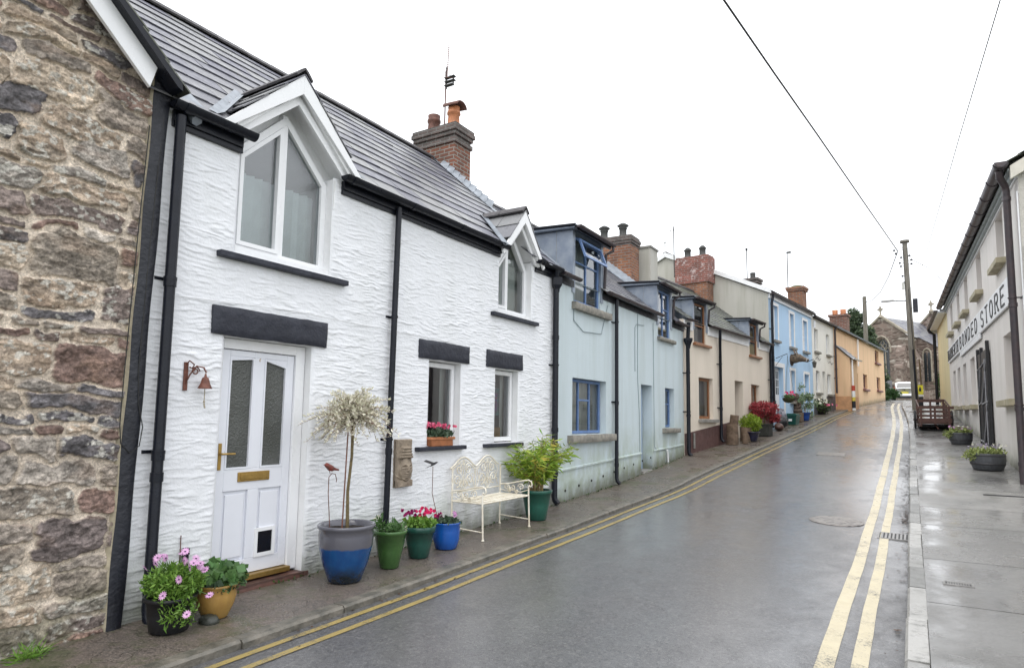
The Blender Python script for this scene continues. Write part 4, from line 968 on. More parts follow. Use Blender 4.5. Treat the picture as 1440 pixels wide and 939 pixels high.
# plinth bead: a dark drip line and the swelling below it
mb = MB()
for a, b, z0, z1 in ((9.4, 13.30, -.86, -.72), (14.08, 16.3, -.69, -.62)): mb.prism([FA(a, 0, z0), FA(a, .03, z0-.01), FA(a, .03, z0-.035), FA(a, 0, z0-.04)], FA(b, 0, z1)-FA(a, 0, z0))
mb.build('drip_moulding', M['wallblue'], bc)
for i in range(9):
    s = 9.75+i*.52; MB().tube([FA(s, -.004, -1.22+.045*i), FA(s, .012, -1.22+.045*i)], .022, 8).build('weep_hole', M['dark'], bc)
for s0, s1 in ((9.34, 10.0), (11.22, 14.38), (15.44, 16.42)):
    MB().box(FA, s0, s1, 0, .025, 2.28, 2.40).build('fascia_board', M['blackm'], bc); halfpipe_gutter(bc, FA, s0, s1, .14, 2.42, M['iron'], .055, .9)
downpipe(bc, FA, 11.78, .08, -1.27, 2.36, M['black'], .038, clips=(1.9, .32), joints=(.30, -.9), shoe=True)
for pts in ([(12.95, 1.0), (12.95, 1.95), (13.05, 2.03), (13.5, 2.06)], [(14.1, 2.2), (14.12, .5), (14.13, -.62), (14.35, -.72), (14.9, -.72)], [(10.0, 2.2), (10.02, 1.7), (10.4, 1.55), (11.2, 1.6), (11.5, 2.2)], [(13.12, 2.3), (13.1, .9), (13.2, .1), (13.22, -.7)]):
    MB().tube([FA(a, .012, z) for a, z in pts], .007, 5).build('wall_cable', mat('painted_cable', (.30, .37, .40), .6, .2), bc)
MB().tube([FA(14.95, .03, -.72), FA(15.0, .03, -.80), FA(15.03, .03, -1.02), FA(15.05, .05, -1.08)], .022, 8).build('overflow_pipe', M['pvc'], bc)
# ridge chimney at the cream end, two stacks
ch = brick_stack(bc, FA, 16.02, 16.62, -2.50, -1.28, 3.0, 4.68, M['brickB'], cap=[(.0, .06), (.03, .07), (.05, .08), (.02, .07)], capm=M['brickcap'])
for d in (-2.18, -1.62): pot(ch, FA(16.3, d, 4.95), [(.14, 0), (.13, .05), (.10, .10), (.10, .26), (.125, .28), (.10, .31), (.16, .35), (.16, .37), (.05, .44), (0, .45)], M['potgrey'])
c2 = brick_stack(bc, FA, 16.9, 17.5, -1.75, -1.05, 3.2, 4.78, M['wallgrey'], cap=[(.03, .05)], capm=M['concrete'], name='rendered_chimney')
pot(c2, FA(17.1, -1.55, 4.8), [(.11, 0), (.10, .14), (.12, .16)], M['terra'])
mb = MB()
for i in range(12):
    d = -2.3+.12*i; mb.add([FA(15.86, d-.02, zb(d)+.05), FA(15.86, d+.12, zb(d+.12)+.05), FA(16.015, d+.12, zb(d)+.14), FA(16.015, d, zb(d)+.26)], [(0, 1, 2, 3)])
mb.build('stepped_flashing', M['flash'], bc, solid=.006)
MB().poly([FA(15.6, -1.9, zb(-1.9)+.05), FA(16.2, -1.9, zb(-1.9)+.05), FA(16.2, -1.2, zb(-1.2)+.05), FA(15.6, -1.2, zb(-1.2)+.05)]).build('rooflight', M['glass'], bc)

# ================================================================== cream cottage
cc = empty('cream_cottage', tuple(FB(3.5, 0, G(20))), 'pinkish cream cottage with brown window frames above a dark brown plinth', 'house')
hc = [(.98, 1.98, .02, 1.15, .14), (3.70, 4.42, -.9, 1.20, .34), (5.18, 5.98, .26, 1.16, .14), (.70, 1.50, 2.06, 2.62, .05), (5.10, 5.86, 2.10, 2.62, .05)]
wall(FB, 0.02, 7.12, -1.2, 2.62, hc, m=M['wallcream'], parent=cc, back=5.2)
zc = lambda d: 2.66-.78*(d-.06)
DC = [(.70, 1.50, 3.16), (5.10, 5.86, 3.14)]
skc = lambda s, d, z: any(a-.12 < s < b+.12 and z < t+.1 for a, b, t in DC)
slates(FB, .0, 7.15, .12, zc(.12), -2.55, zc(-2.55), .17, .24, M['slate_old'], cc, skip=skc, rag=.014)
slates(FB, .0, 7.15, -5.2, zc(-2.55)-2.06, -2.55, zc(-2.55), .24, .3, M['slate_old'], cc, name='rear_roof')
ridge_tiles(FB, .4, 7.0, -2.55, zc(-2.55)+.06, M['ridge'], cc)
for a, b, t in DC:
    lead_dormer(cc, FB, a, b, t, 2.66, .78, M['brownwood'], (), ((.45, (0, 1)),), 2.06 if a < 1 else 2.10, behind=M['dark'])
    sill(cc, FB, a-.08, b+.25, 1.99 if a < 1 else 2.03, 2.055 if a < 1 else 2.095, -.1, .09, M['brownwood'])
window(cc, FB, 1.0, 1.96, .03, 1.14, .10, M['brownwood'], .07, (), (), behind=M['net'], bd=.2)
sill(cc, FB, .93, 2.16, -.07, .015, -.1, .11, M['concrete'])
window(cc, FB, 5.20, 5.96, .27, 1.15, .10, M['brownwood'], .07, (.5,), (), behind=M['net'], bd=.2)
sill(cc, FB, 5.1, 6.15, .17, .255, -.1, .11, M['concrete'])
MB().box(FB, 3.72, 4.40, -.32, -.27, -.65, 1.18).build('door', M['plinth'], cc)
for a, b in ((.03, 3.69), (4.43, 7.1)):
    mb = MB(); n = 8
    for i in range(n):
        s, e = a+(b-a)*i/n, a+(b-a)*(i+1)/n; zt = lambda q: -.40+.0966*q+.03
        mb.add([FB(s, .012, -1.2), FB(e, .012, -1.2), FB(e, .012, zt(e)), FB(s, .012, zt(s)), FB(e, 0, zt(e)+.0), FB(s, 0, zt(s)+.0)], [(0, 1, 2, 3), (3, 2, 4, 5)])
    mb.build('plinth', M['plinth'], cc)
for a, b in ((.05, .58), (1.62, 4.97), (5.98, 7.1)):
    MB().box(FB, a, b, 0, .03, 2.36, 2.60).build('fascia_board', M['wpaint'], cc)
    halfpipe_gutter(cc, FB, a, b, .15, 2.62, M['iron'], .055, .9)
downpipe(cc, FB, 2.36, .08, -.62, 2.25, M['black'], .042, clips=(1.6, .35), joints=(.3, ), top=[(2.2, .15, 2.56), (2.22, .14, 2.42)])
downpipe(cc, FB, .02, .12, -.93, 1.95, M['black'], .05, clips=(1.2, .2), joints=(.1,), top=[(.0, .16, 2.5), (.0, .14, 2.2)])
MB().lathe(FB(.02, .13, 1.82), [(.05, 0), (.07, .1), (.12, .22), (.12, .28)], 4, smooth=False).build('rainwater_head', M['black'], cc)
downpipe(cc, FB, 6.95, .08, -.22, 2.3, M['black'], .042, clips=(1.4, .3), joints=(.8,), top=[(6.9, .15, 2.56)])
MB().tube([FB(.55, .04, -.75), FB(.55, .04, -.35)], .03, 8).build('vent_pipe', M['concrete'], cc)
ch = brick_stack(cc, FB, 6.55, 7.1, -3.12, -1.95, 3.9, 5.0, M['brickB'])
c_ = brick_stack(ch, FB, 6.49, 7.14, -3.18, -1.89, 5.0, 5.95, M['brickC'], cap=[(-.03, .06)], capm=M['brickC'], name='painted_head')
for d in (-2.80, -2.22): pot(ch, FB(6.8, d, 6.0), [(.15, 0), (.14, .06), (.115, .10), (.115, .28), (.14, .30), (.14, .33), (.06, .42), (0, .43)], M['potgrey'])
MB().tube([FB(6.5, -3.2, 5.3), FB(6.5, -3.22, 7.25)], .02, 6).tube([FB(6.3, -3.3, 7.05), FB(6.7, -3.1, 7.25)], .008, 5).tube([FB(6.5, -3.4, 7.1), FB(6.5, -3.0, 7.1)], .008, 5).build('antenna', M['potgrey'], ch)

# ================================================================== sky blue house
sb = empty('sky_blue_house', tuple(FB(10, 0, G(26))), 'taller sky blue rendered house with white painted window surrounds and grey gable', 'house')
UP = [(7.62, 8.14, 2.86, 4.10), (9.63, 10.17, 2.80, 4.08), (11.45, 12.05, 2.80, 4.04)]
LOW = [(7.62, 8.66, .0, 1.92, .30), (9.57, 10.12, .74, 1.90, .14), (11.46, 12.12, .0, 1.88, .22)]
wall(FB, 7.14, 12.78, -1, 4.42, [u+(.14,) for u in UP]+LOW, m=M['wallsky'], parent=sb, back=7.7)
# grey rendered gable with white verge
mb = MB().poly([FB(7.13, .0, 1.2), FB(7.13, .0, 4.44), FB(7.13, -3.84, 6.27), FB(7.13, -7.7, 4.44), FB(7.13, -7.7, 1.2)]); mb.build('gable_wall', M['wallgrey'], sb)
MB().poly([FB(12.79, .0, 1.2), FB(12.79, .0, 4.44), FB(12.79, -3.84, 6.27), FB(12.79, -7.7, 4.44), FB(12.79, -7.7, 1.2)]).build('far_gable', M['wallgrey'], sb)
mb = MB()
for sg in (0, 1):
    p = [(.12, 4.42), (.12, 4.58), (-3.84, 6.46), (-3.84, 6.28)] if not sg else [(-7.85, 4.42), (-7.85, 4.58), (-3.84, 6.46), (-3.84, 6.28)]
    mb.prism([FB(7.04, a, z) for a, z in p], FB(.08, 0, 0)-FB(0, 0, 0))
mb.build('bargeboard', M['wpaint'], sb)
slates(FB, 7.05, 12.85, .14, 4.50, -3.84, 6.44, .24, .3, M['slate'], sb); slates(FB, 7.05, 12.85, -7.9, 4.50, -3.84, 6.44, .24, .3, M['slate'], sb, name='rear_roof')
ridge_tiles(FB, 7.05, 12.85, -3.84, 6.5, M['ridge'], sb)
mb = MB().tube([FB(7.06, -3.84, 6.3), FB(7.06, -3.84, 6.95)], .03, 8).tube([FB(7.06, -4.0, 6.72), FB(7.06, -3.68, 6.72)], .018, 6).lathe(FB(7.06, -3.84, 6.8), [(0, 0), (.06, .04), (.035, .12), (0, .2)], 8).tube([FB(7.06, -4.02, 6.62), FB(7.06, -4.02, 6.76), FB(7.06, -3.95, 6.80)], .015, 6).tube([FB(7.06, -3.66, 6.62), FB(7.06, -3.66, 6.76), FB(7.06, -3.73, 6.80)], .015, 6)
mb.build('finial', M['wpaint'], sb)
def surround(parent, F, a, b, c, d, w, m, out_=.018, bot=False):
    mb = MB().box(F, a-w, a, 0, out_, c, d).box(F, b, b+w, 0, out_, c, d).box(F, a-w, b+w, 0, out_+.004, d, d+w)
    if bot: mb.box(F, a-w, b+w, 0, out_+.002, c-w, c)
    return mb.build('window_surround', m, parent)
for a, b, c, d in UP:
    surround(sb, FB, a, b, c, d, .11, M['wpaint']); window(sb, FB, a+.01, b-.01, c+.01, d-.01, .09, M['pvc'], .06, (), (.5,), behind=M['blind'], bd=.06)
    sill(sb, FB, a-.12, b+.12, c-.09, c-.003, -.1, .10, M['concrete'])
a, b, c, d, _ = LOW[1]; surround(sb, FB, a, b, c, d, .11, M['wpaint']); window(sb, FB, a+.01, b-.01, c+.01, d-.01, .09, M['pvc'], .06, (), (.5,), behind=M['blind'], bd=.06); sill(sb, FB, a-.12, b+.12, c-.10, c-.003, -.1, .11, M['sillold'])
for (a, b, c, d, _), gl in ((LOW[0], True), (LOW[2], False)):
    surround(sb, FB, a, b, c, d, .16 if gl else .11, M['wpaint'])
    o = MB().box(FB, a+.01, b-.01, -.20, -.15, c, d-.01).build('door', M['wpaint'], sb)
    if gl:
        MB().poly([FB(a+.62, -.148, .95), FB(a+.95, -.148, .95), FB(a+.95, -.148, 1.78), FB(a+.62, -.148, 1.78)]).poly([FB(a+.12, -.148, .95), FB(a+.42, -.148, .95), FB(a+.42, -.148, 1.78), FB(a+.12, -.148, 1.78)]).build('pane', M['frost'], o)
        MB().box(FB, a+.62, a+.95, -.147, -.14, 1.2, 1.23).box(FB, a+.62, a+.95, -.147, -.14, 1.48, 1.51).box(FB, a+.77, a+.80, -.147, -.141, .95, 1.78).build('glazing_bars', M['wpaint'], o)
        MB().box(FB, a+.5, a+.53, -.15, -.12, .55, .72).build('door_handle', M['black'], o)
    MB().box(FB, a-.05, b+.05, -.2, .2, c-.3, G(FB(a, 0, 0).y)+.10).build('doorstep', M['concrete'], sb)
MB().box(FB, 7.15, 12.78, 0, .06, 4.28, 4.43).build('fascia_board', M['wpaint'], sb)
halfpipe_gutter(sb, FB, 7.1, 12.8, .14, 4.46, M['iron'], .06, .9)
downpipe(sb, FB, 7.22, .09, .0, 4.1, M['black'], .045, clips=(3.2, 2.2), joints=(2.1,), top=[(7.25, .14, 4.38)])
ch = brick_stack(sb, FB, 12.5, 13.1, -2.62, -2.12, 5.2, 6.02, mat('grey_stone_stack', (.20, .18, .15), .85, .6, 14, bump=.02, bscale=12), cap=[(.06, .06), (.03, .06), (.08, .1)], capm=M['brickcap'])
pot(ch, FB(12.8, -2.37, 6.2), [(.13, 0), (.11, .1), (.12, .33)], M['potgrey'])
MB().tube([FB(12.75, -2.6, 5.9), FB(12.72, -2.6, 7.6)], .022, 6).lathe(FB(12.72, -2.6, 7.55), [(0, 0), (.05, .02), (.05, .12), (0, .14)], 8).build('antenna', M['potgrey'], ch)

# ================================================================== ivory house
iv = empty('ivory_house', tuple(FB(14.5, 0, G(31))), 'narrow ivory rendered house with small grey sills and a dark grey plinth', 'house')
UPI = [(13.18, 13.80, 2.96, 3.92), (15.20, 15.80, 2.98, 3.90)]; LOI = [(13.28, 13.92, 1.22, 2.14), (15.21, 15.86, 1.22, 2.11)]
wall(FB, 12.8, 16.58, -.5, 4.36, [u+(.14,) for u in UPI+LOI]+[(14.38, 14.86, .2, 2.17, .2)], m=M['wallivory'], parent=iv, back=6)
for a, b, c, d in UPI+LOI:
    window(iv, FB, a+.01, b-.01, c+.01, d-.01, .09, M['pvc'], .06, (), (.5,), behind=M['blind'], bd=.06); sill(iv, FB, a-.08, b+.12, c-.09, c-.003, -.1, .10, M['sillold'])
o = MB().box(FB, 14.39, 14.85, -.18, -.13, .3, 2.16).build('door', M['wpaint'], iv); MB().poly([FB(14.48, -.128, 1.3), FB(14.76, -.128, 1.3), FB(14.76, -.128, 2.0), FB(14.48, -.128, 2.0)]).build('pane', M['frost'], o)
mb = MB()
for a, b in ((12.82, 14.3), (14.95, 16.56)): mb.add([FB(a, .015, -.5), FB(b, .015, -.5), FB(b, .015, .50+.09*(b-12.8)+.42), FB(a, .015, .50+.09*(a-12.8)+.42)], [(0, 1, 2, 3)])
mb.build('plinth', M['plinthg'], iv)
slates(FB, 12.8, 16.62, .15, 4.40, -3, 6.3, .24, .3, M['slate'], iv); slates(FB, 12.8, 16.62, -6.1, 4.40, -3, 6.3, .24, .3, M['slate'], iv, name='rear_roof')
halfpipe_gutter(iv, FB, 12.85, 16.62, .15, 4.40, M['iron'], .06, .9); MB().poly([FB(16.60, 0, .5), FB(16.60, 0, 4.4), FB(16.60, -3, 6.3), FB(16.60, -6, 4.4), FB(16.60, -6, .5)]).build('gable_wall', M['wallivory'], iv)
downpipe(iv, FB, 16.52, .09, 1.3, 4.2, M['iron'], .045, clips=(3, 2), joints=(2.4,), top=[(16.5, .15, 4.35)], shoe=False)
MB().tube([FB(12.95, .08, 4.2), FB(12.95, .08, 3.9)], .04, 8).build('vent_pipe', M['pvc'], iv)
for a, c in ((13.2, 2.62), (15.4, 2.6)): MB().tube([FB(a, .02, c), FB(a+.3, .03, c+.10), FB(a+.6, .03, c-.02), FB(a+.9, .02, c+.08)], .008, 5).build('wall_cable', M['cable'], iv)
ch = brick_stack(iv, FB, 12.95, 13.55, -.95, -.35, 4.3, 5.55, M['brickB'], cap=[(.05, .08), (.08, .1)], capm=M['brickB'])
for k in (0,):
    MB().lathe(FB(13.25, -.65, 5.73), [(.3, 0), (.22, .08), (.08, .1)], 10).build('weed_tuft', mat('moss', (.08, .10, .03), .9), ch)
MB().tube([FB(13.0, -.95, 5.3), FB(13.0, -.95, 7.3)], .022, 6).box(FB, 12.98, 13.06, -.98, -.80, 7.25, 7.32).build('antenna', M['potgrey'], ch)

# ================================================================== orange house
oh = empty('orange_house', tuple(FB(23, 0, G(39))), 'long faded orange house with maroon windows and a small lean-to porch', 'house')
ho = [(26.75, 27.9, 3.50, 4.24), (23.1, 24.2, 1.80, 2.6), (27.05, 28.2, 1.90, 2.66), (21.05, 21.75, .6, 2.52)]
wall(FB, 16.62, 29.7, 0, 4.38, [h+(.16,) for h in ho], m=M['wallorange'], parent=oh, back=6)
for a, b, c, d in ho[:3]:
    window(oh, FB, a+.02, b-.02, c+.02, d-.02, .10, M['purplewood'], .10, (.5,), (), behind=M['dark'], bd=.1); sill(oh, FB, a-.1, b+.15, c-.11, c-.003, -.1, .12, M['purplewood'])
MB().box(FB, 21.07, 21.73, -.2, -.14, .6, 2.5).build('door', M['purplewood'], oh)
slates(FB, 16.6, 29.8, .16, 4.42, -3, 6.1, .24, .32, M['slate'], oh); slates(FB, 16.6, 29.8, -6.1, 4.42, -3, 6.1, .24, .32, M['slate'], oh, name='rear_roof')
for s in (16.63, 29.69): MB().poly([FB(s, 0, .5), FB(s, 0, 4.4), FB(s, -3, 6.05), FB(s, -6, 4.4), FB(s, -6, .5)]).build('gable_wall', M['wallorange'], oh)
halfpipe_gutter(oh, FB, 16.7, 29.8, .16, 4.40, M['lead'], .06, 1.2)
downpipe(oh, FB, 21.5, .09, 2.9, 4.3, M['pvc'], .04, shoe=False); MB().box(FB, 16.8, 29.65, 0, .03, .3, .4).build('footing', M['wallorange'], oh)
mb = MB(); a, b = 16.75, 18.3
mb.poly([FB(a, 0, .2), FB(a, .62, .2), FB(a, .62, 2.92), FB(a, 0, 3.52)]).poly([FB(a, .62, .2), FB(b, .62, .2), FB(b, .62, 2.92), FB(a, .62, 2.92)]).poly([FB(b, 0, .2), FB(b, .62, .2), FB(b, .62, 2.92), FB(b, 0, 3.52)])
pr = mb.build('porch', M['wallorange'], oh)
slates(FB, a-.08, b+.1, .74, 2.86, -.02, 3.60, .24, .3, M['slate'], pr, name='porch_roof'); halfpipe_gutter(pr, FB, a-.1, b+.1, .80, 2.90, M['pvc'], .05, 2); downpipe(pr, FB, a+.1, .70, 1.3, 2.85, M['pvc'], .035, shoe=False)
MB().box(FB, a-.02, b+.02, -.0, .65, .2, 1.17).build('porch_plinth', mat('deep_orange_plinth', (.60, .33, .17), .7, .3, 6), pr)
ch = brick_stack(oh, FB, 20.0, 20.7, -.9, -.1, 4.4, 5.38, M['brickA'], cap=[(.06, .1)], capm=M['brickA'])
for d in (-.68, -.3): pot(ch, FB(20.3, d, 5.48), [(.15, 0), (.13, .08), (.14, .26), (.12, .27)], M['terra'])
# ================================================================== store on the right
st = empty('stone_store', tuple(FR(7, 0, G(22))), 'long lilac grey rendered store with a white lettered signboard and heavy purple iron gutter', 'building')
upr = [(.75, 1.75, 3.40, 4.44), (4.45, 5.45, 3.40, 4.44), (7.75, 8.7, 3.40, 4.44), (10.35, 11.25, 3.40, 4.44), (13.1, 14.0, 3.40, 4.44)]
lor = [(.20, 1.55, .50, 1.86), (6.95, 8.1, .55, 1.93), (9.3, 10.3, .58, 1.93), (11.3, 12.3, .60, 1.95), (13.1, 14.1, .66, 1.97), (3.75, 5.5, -1, 1.75)]
wall(FR, -1.2, 15.6, -1.6, 4.62, [h+(.22,) for h in upr+lor], m=M['wallstore'], parent=st, back=8)
for h in upr: 
    window(st, FR, h[0]+.02, h[1]-.02, h[2]+.02, h[3]-.02, .18, mat('pale_shutter', (.50, .46, .45), .6, .1), .06, (), (), glass=mat('boarded_pane', (.42, .38, .38), .5, .15, 4))
    sill(st, FR, h[0]-.15, h[1]+.2, h[2]-.12, h[2]-.003, -.15, .17, M['sand'])
for h in lor[:5]:
    window(st, FR, h[0]+.02, h[1]-.02, h[2]+.02, h[3]-.02, .18, mat('pale_shutter', (.5, .46, .45)), .06, (), (), glass=mat('boarded_pane', (.4, .4, .4)))
    sill(st, FR, h[0]-.2, h[1]+.2, h[2]-.13, h[2]-.003, -.15, .17, M['sand'])
# eaves: boxed soffit with painted mouldings, then the cast gutter
MB().box(FR, -1.22, 15.65, 0, .09, 4.50, 4.57).box(FR, -1.24, 15.68, 0, .15, 4.572, 4.62).build('cornice', mat('grey_green_moulding', (.33, .37, .37), .5, .2, 5), st, bevel=.01)
MB().box(FR, -1.21, 15.64, .0, .03, 4.455, 4.498).build('eaves_band', M['wpaint'], st)
halfpipe_gutter(st, FR, -1.38, 15.7, .25, 4.72, M['iron'], .105, 1.0)
slates(FR, -1.3, 15.7, .24, 4.68, -4.0, 7.1, .3, .35, M['slate_old'], st); slates(FR, -1.3, 15.7, -8.2, 4.68, -4.0, 7.1, .3, .35, M['slate_old'], st, name='rear_roof')
MB().poly([FR(-1.202, .0, -1.7), FR(-1.202, 0, 4.6), FR(-1.202, -4, 7.0), FR(-1.202, -8, 4.6), FR(-1.202, -8, -1.7)]).build('gable_wall', wallmat('pale_rough_render', (.52, .50, .46), bump=.02, bscale=14, low=(.07, -2.2), amt=.3, streak=.3), st)
MB().poly([FR(15.62, .0, -.5), FR(15.62, 0, 4.6), FR(15.62, -4, 7.0), FR(15.62, -8, 4.6), FR(15.62, -8, -.5)]).build('far_gable', M['wallgrey'], st)
MB().prism([FR(-1.33, .12, 4.64), FR(-1.33, .12, 4.40), FR(-1.33, -4, 6.80), FR(-1.33, -4, 7.06)], FR(.1, 0, 0)-FR(0, 0, 0)).build('bargeboard', mat('cream_board', (.60, .57, .50), .6, .15), st)
downpipe(st, FR, -.90, .14, -1.22, 4.30, M['iron'], .06, clips=(2.3, .35), joints=(4.15, 2.17, .28, -.7), top=[(-1.15, .26, 4.62), (-1.12, .25, 4.5), (-.93, .16, 4.4)], shoe=True)
MB().tube([FR(-1.17, .02, -1.3), FR(-1.17, .02, 4.2)], .014, 6).build('conduit', M['wpaint'], st)
cb = MB().box(Fac((1.80, 14.3), 88.5), .02, .45, .0, .16, 2.36, 3.22).build('meter_cabinet', mat('pale_green_cabinet', (.62, .70, .64), .5, .1, 3), st, bevel=.03)
# gate: framed boards, tall stiles, diagonal straps, standing open in front of the doorway
g = MB().box(FR, 3.72, 5.55, .03, .075, -.63, 1.82).build('gate', M['blackiron'], st)
MB().box(FR, 3.62, 3.70, .02, .095, -.68, 2.02).build('gate_post', M['blackiron'], g, bevel=.01); MB().box(FR, 5.53, 5.62, .02, .095, -.62, 1.98).build('gate_post', M['blackiron'], g, bevel=.01); MB().box(FR, 4.80, 4.88, .02, .09, -.6, 1.96).build('gate_post', M['blackiron'], g, bevel=.01)
grey_ = mat('grey_steel_strap', (.34, .34, .36), .45, .3, 20, metal=.1)
for p, q in (((3.78, 1.55), (4.8, 1.45)), ((3.8, 1.5), (4.75, .58)), ((3.8, .55), (4.78, .50)), ((3.85, .5), (4.75, -.5)), ((4.9, 1.45), (5.5, 1.4)), ((4.92, .55), (5.5, .5)), ((4.92, -.45), (5.5, -.42)), ((4.0, 1.6), (4.0, -.5)), ((4.95, 1.4), (5.48, .6))):
    MB().tube([FR(p[0], .09, p[1]), FR(q[0], .095, q[1])], .02, 6).build('strap', grey_, g)
MB().box(FR, 3.75, 5.5, -.5, -.45, -1.2, 1.75).build('unlit_room_sheet', M['dark'], st)  # dark sheet behind the doorway, its colour stands for the unlit inside
# lettering
def arc(cx, cy, rx, ry, a0, a1, n=12): return [(cx+rx*math.cos(R_(a0+(a1-a0)*i/n)), cy+ry*math.sin(R_(a0+(a1-a0)*i/n))) for i in range(n+1)]
GL = {'N': [[(0, 0), (0, 1)], [(0, 1), (1, 0)], [(1, 0), (1, 1)]], 'A': [[(0, 0), (.5, 1)], [(.5, 1), (1, 0)], [(.2, .35), (.8, .35)]],
 'R': [[(0, 0), (0, 1)], [(0, 1), (.6, 1)]+arc(.6, .76, .36, .24, 90, -90)+[(0, .52)], [(.5, .52), (1, 0)]],
 'B': [[(0, 0), (0, 1)], [(0, 1), (.55, 1)]+arc(.55, .77, .35, .23, 90, -90)+[(0, .54)], [(.55, .54)]+arc(.6, .27, .4, .27, 90, -90)+[(0, 0)]],
 'E': [[(0, 0), (0, 1)], [(0, 1), (1, 1)], [(0, .52), (.8, .52)], [(0, 0), (1, 0)]], 'T': [[(.5, 0), (.5, 1)], [(0, 1), (1, 1)]], 'H': [[(0, 0), (0, 1)], [(1, 0), (1, 1)], [(0, .52), (1, .52)]],
 'O': [arc(.5, .5, .5, .5, 0, 360, 26)], 'D': [[(0, 0), (0, 1)], [(0, 1), (.4, 1)]+arc(.4, .5, .6, .5, 90, -90)+[(0, 0)]],
 'S': [arc(.5, .75, .45, .25, 20, 260, 12)[:-1]+arc(.5, .25, .48, .25, 80, -150, 12)]}
SERIF = {'N': [(0, 0), (0, 1), (1, 1)], 'A': [(0, 0), (1, 0)], 'R': [(0, 0), (1, 0)], 'T': [(.5, 0)], 'H': [(0, 0), (0, 1), (1, 0), (1, 1)]}
def letter(c, s_start, w, z0, h, t=.038, d=.062):
    mb = MB(); P = lambda x, y, dd: FR(s_start-x*w, dd, z0+y*h)
    for k, line_ in enumerate(GL[c]):
        for (x0, y0), (x1, y1) in zip(line_[:-1], line_[1:]):
            dx, dy = (x1-x0)*w, (y1-y0)*h; L = math.hypot(dx, dy)
            if L < 1e-5: continue
            L = L; nx_, ny_ = -dy/L*t/2, dx/L*t/2; ex, ey = dx/L*t*.3, dy/L*t*.3
            q = [((x0*w-ex+nx_)/w, (y0*h-ey+ny_)/h), ((x1*w+ex+nx_)/w, (y1*h+ey+ny_)/h), ((x1*w+ex-nx_)/w, (y1*h+ey-ny_)/h), ((x0*w-ex-nx_)/w, (y0*h-ey-ny_)/h)]
            dd = d+.0004*k; mb.prism([P(x, y, dd) for x, y in q], FR(0, .012, 0)-FR(0, 0, 0))
    for x, y in SERIF.get(c, []): mb.box(FR, s_start-x*w-.075, s_start-x*w+.075, d, d+.0135, z0+y*h-.02, z0+y*h+.02)
    mb.build('letter', mat('black_letter_paint', (.02, .02, .022), .5, .3), sign)
sign = MB().box(FR, .22, 4.88, .02, .06, 2.34, 2.90).build('signboard', M['wpaint'], st, bevel=.006)
sg2 = MB().box(FR, 4.90, 10.48, .02, .06, 2.36, 2.905).box(FR, 4.93, 10.42, .02, .058, 2.21, 2.358).build('signboard', M['wpaint'], st, bevel=.006)
sg3 = MB().box(FR, 10.50, 15.30, .02, .06, 2.38, 2.91).build('signboard', M['wpaint'], st, bevel=.006)
s = 4.45
for c in 'STORE': letter(c, s, .46, 2.43, .38); s -= .84
s = 10.15
for c in 'BONDED': letter(c, s, .46, 2.45, .37); s -= .87
s = 15.1
for c in 'NARBERTH': letter(c, s, .34, 2.46, .36); s -= .57
MB().box(FR, .15, 15.35, .0, .075, 2.31, 2.338).build('sign_ledge', M['wpaint'], st) if False else None

# yellow house beyond the store
yh = empty('yellow_house', tuple(FR(19, 0, G(35))), 'narrow strip of yellow rendered house with a black downpipe at its far corner', 'house')
wall(FR, 15.64, 21.7, -1, 4.55, [], m=M['wallyellow'], parent=yh, back=6)
slates(FR, 15.7, 21.8, .2, 4.6, -3, 6.0, .3, .35, M['slate'], yh); MB().poly([FR(21.71, 0, -1), FR(21.71, 0, 4.8), FR(21.71, -3, 6.2), FR(21.71, -6, 4.8), FR(21.71, -6, -1)]).build('gable_wall', M['wallyellow'], yh)
MB().box(FR, 15.68, 21.85, .02, .30, 4.50, 4.58).box(FR, 21.7, 21.85, -.3, .30, 4.38, 4.50).build('soffit', M['wpaint'], yh)
halfpipe_gutter(yh, FR, 15.75, 21.9, .36, 4.62, M['iron'], .07, 1.4)
downpipe(yh, FR, 21.55, .14, .2, 4.3, M['black'], .07, clips=(3, 1.5), joints=(2.2,), top=[(21.6, .36, 4.55), (21.6, .3, 4.4)])

# ================================================================== church
FCH = Fac((-.1, 78), 119.5)
N = NT('church_rubble'); v = N.coord(); s_ = N.n('SeparateXYZ', i0=v); vv = N.n('CombineXYZ', i0=N.math('MULTIPLY', N.math('ADD', s_.outputs[0], s_.outputs[1]), 1.6), i1=N.math('MULTIPLY', s_.outputs[2], 2.3)).outputs[0]
vc = N.n('TexVoronoi', Vector=vv, Scale=1.9).outputs['Color']; ve = N.n('TexVoronoi', dict(feature='DISTANCE_TO_EDGE'), Vector=vv, Scale=1.9).outputs['Distance']
sv = N.n('SeparateXYZ', i0=vc).outputs[0]
c = N.mix(sv, (.085, .058, .048), (.25, .185, .155)); c = N.mix(N.ramp(sv, .90, .93), c, (.48, .43, .38)); c = N.mix(N.ramp(ve, .03, .09, 1, 0), c, (.25, .21, .18)); c = N.mix(N.ramp(N.noise(.6, 6, .7, v), .45, .7, 0, .55), c, (.07, .065, .05))
N.set('Base Color', c); N.set('Roughness', .9); N.set('Normal', N.bump(ve, .05)); M['church'] = N.m
M['tracery'] = mat('pale_carved_stone', (.34, .30, .24), .8, .35, 3)
ck = empty('parish_church', tuple(FCH(-2, -4, 2.3)), 'rubble stone church with pointed east window, slate roof and stone crosses', 'church')
zg = 2.0
mb = MB()
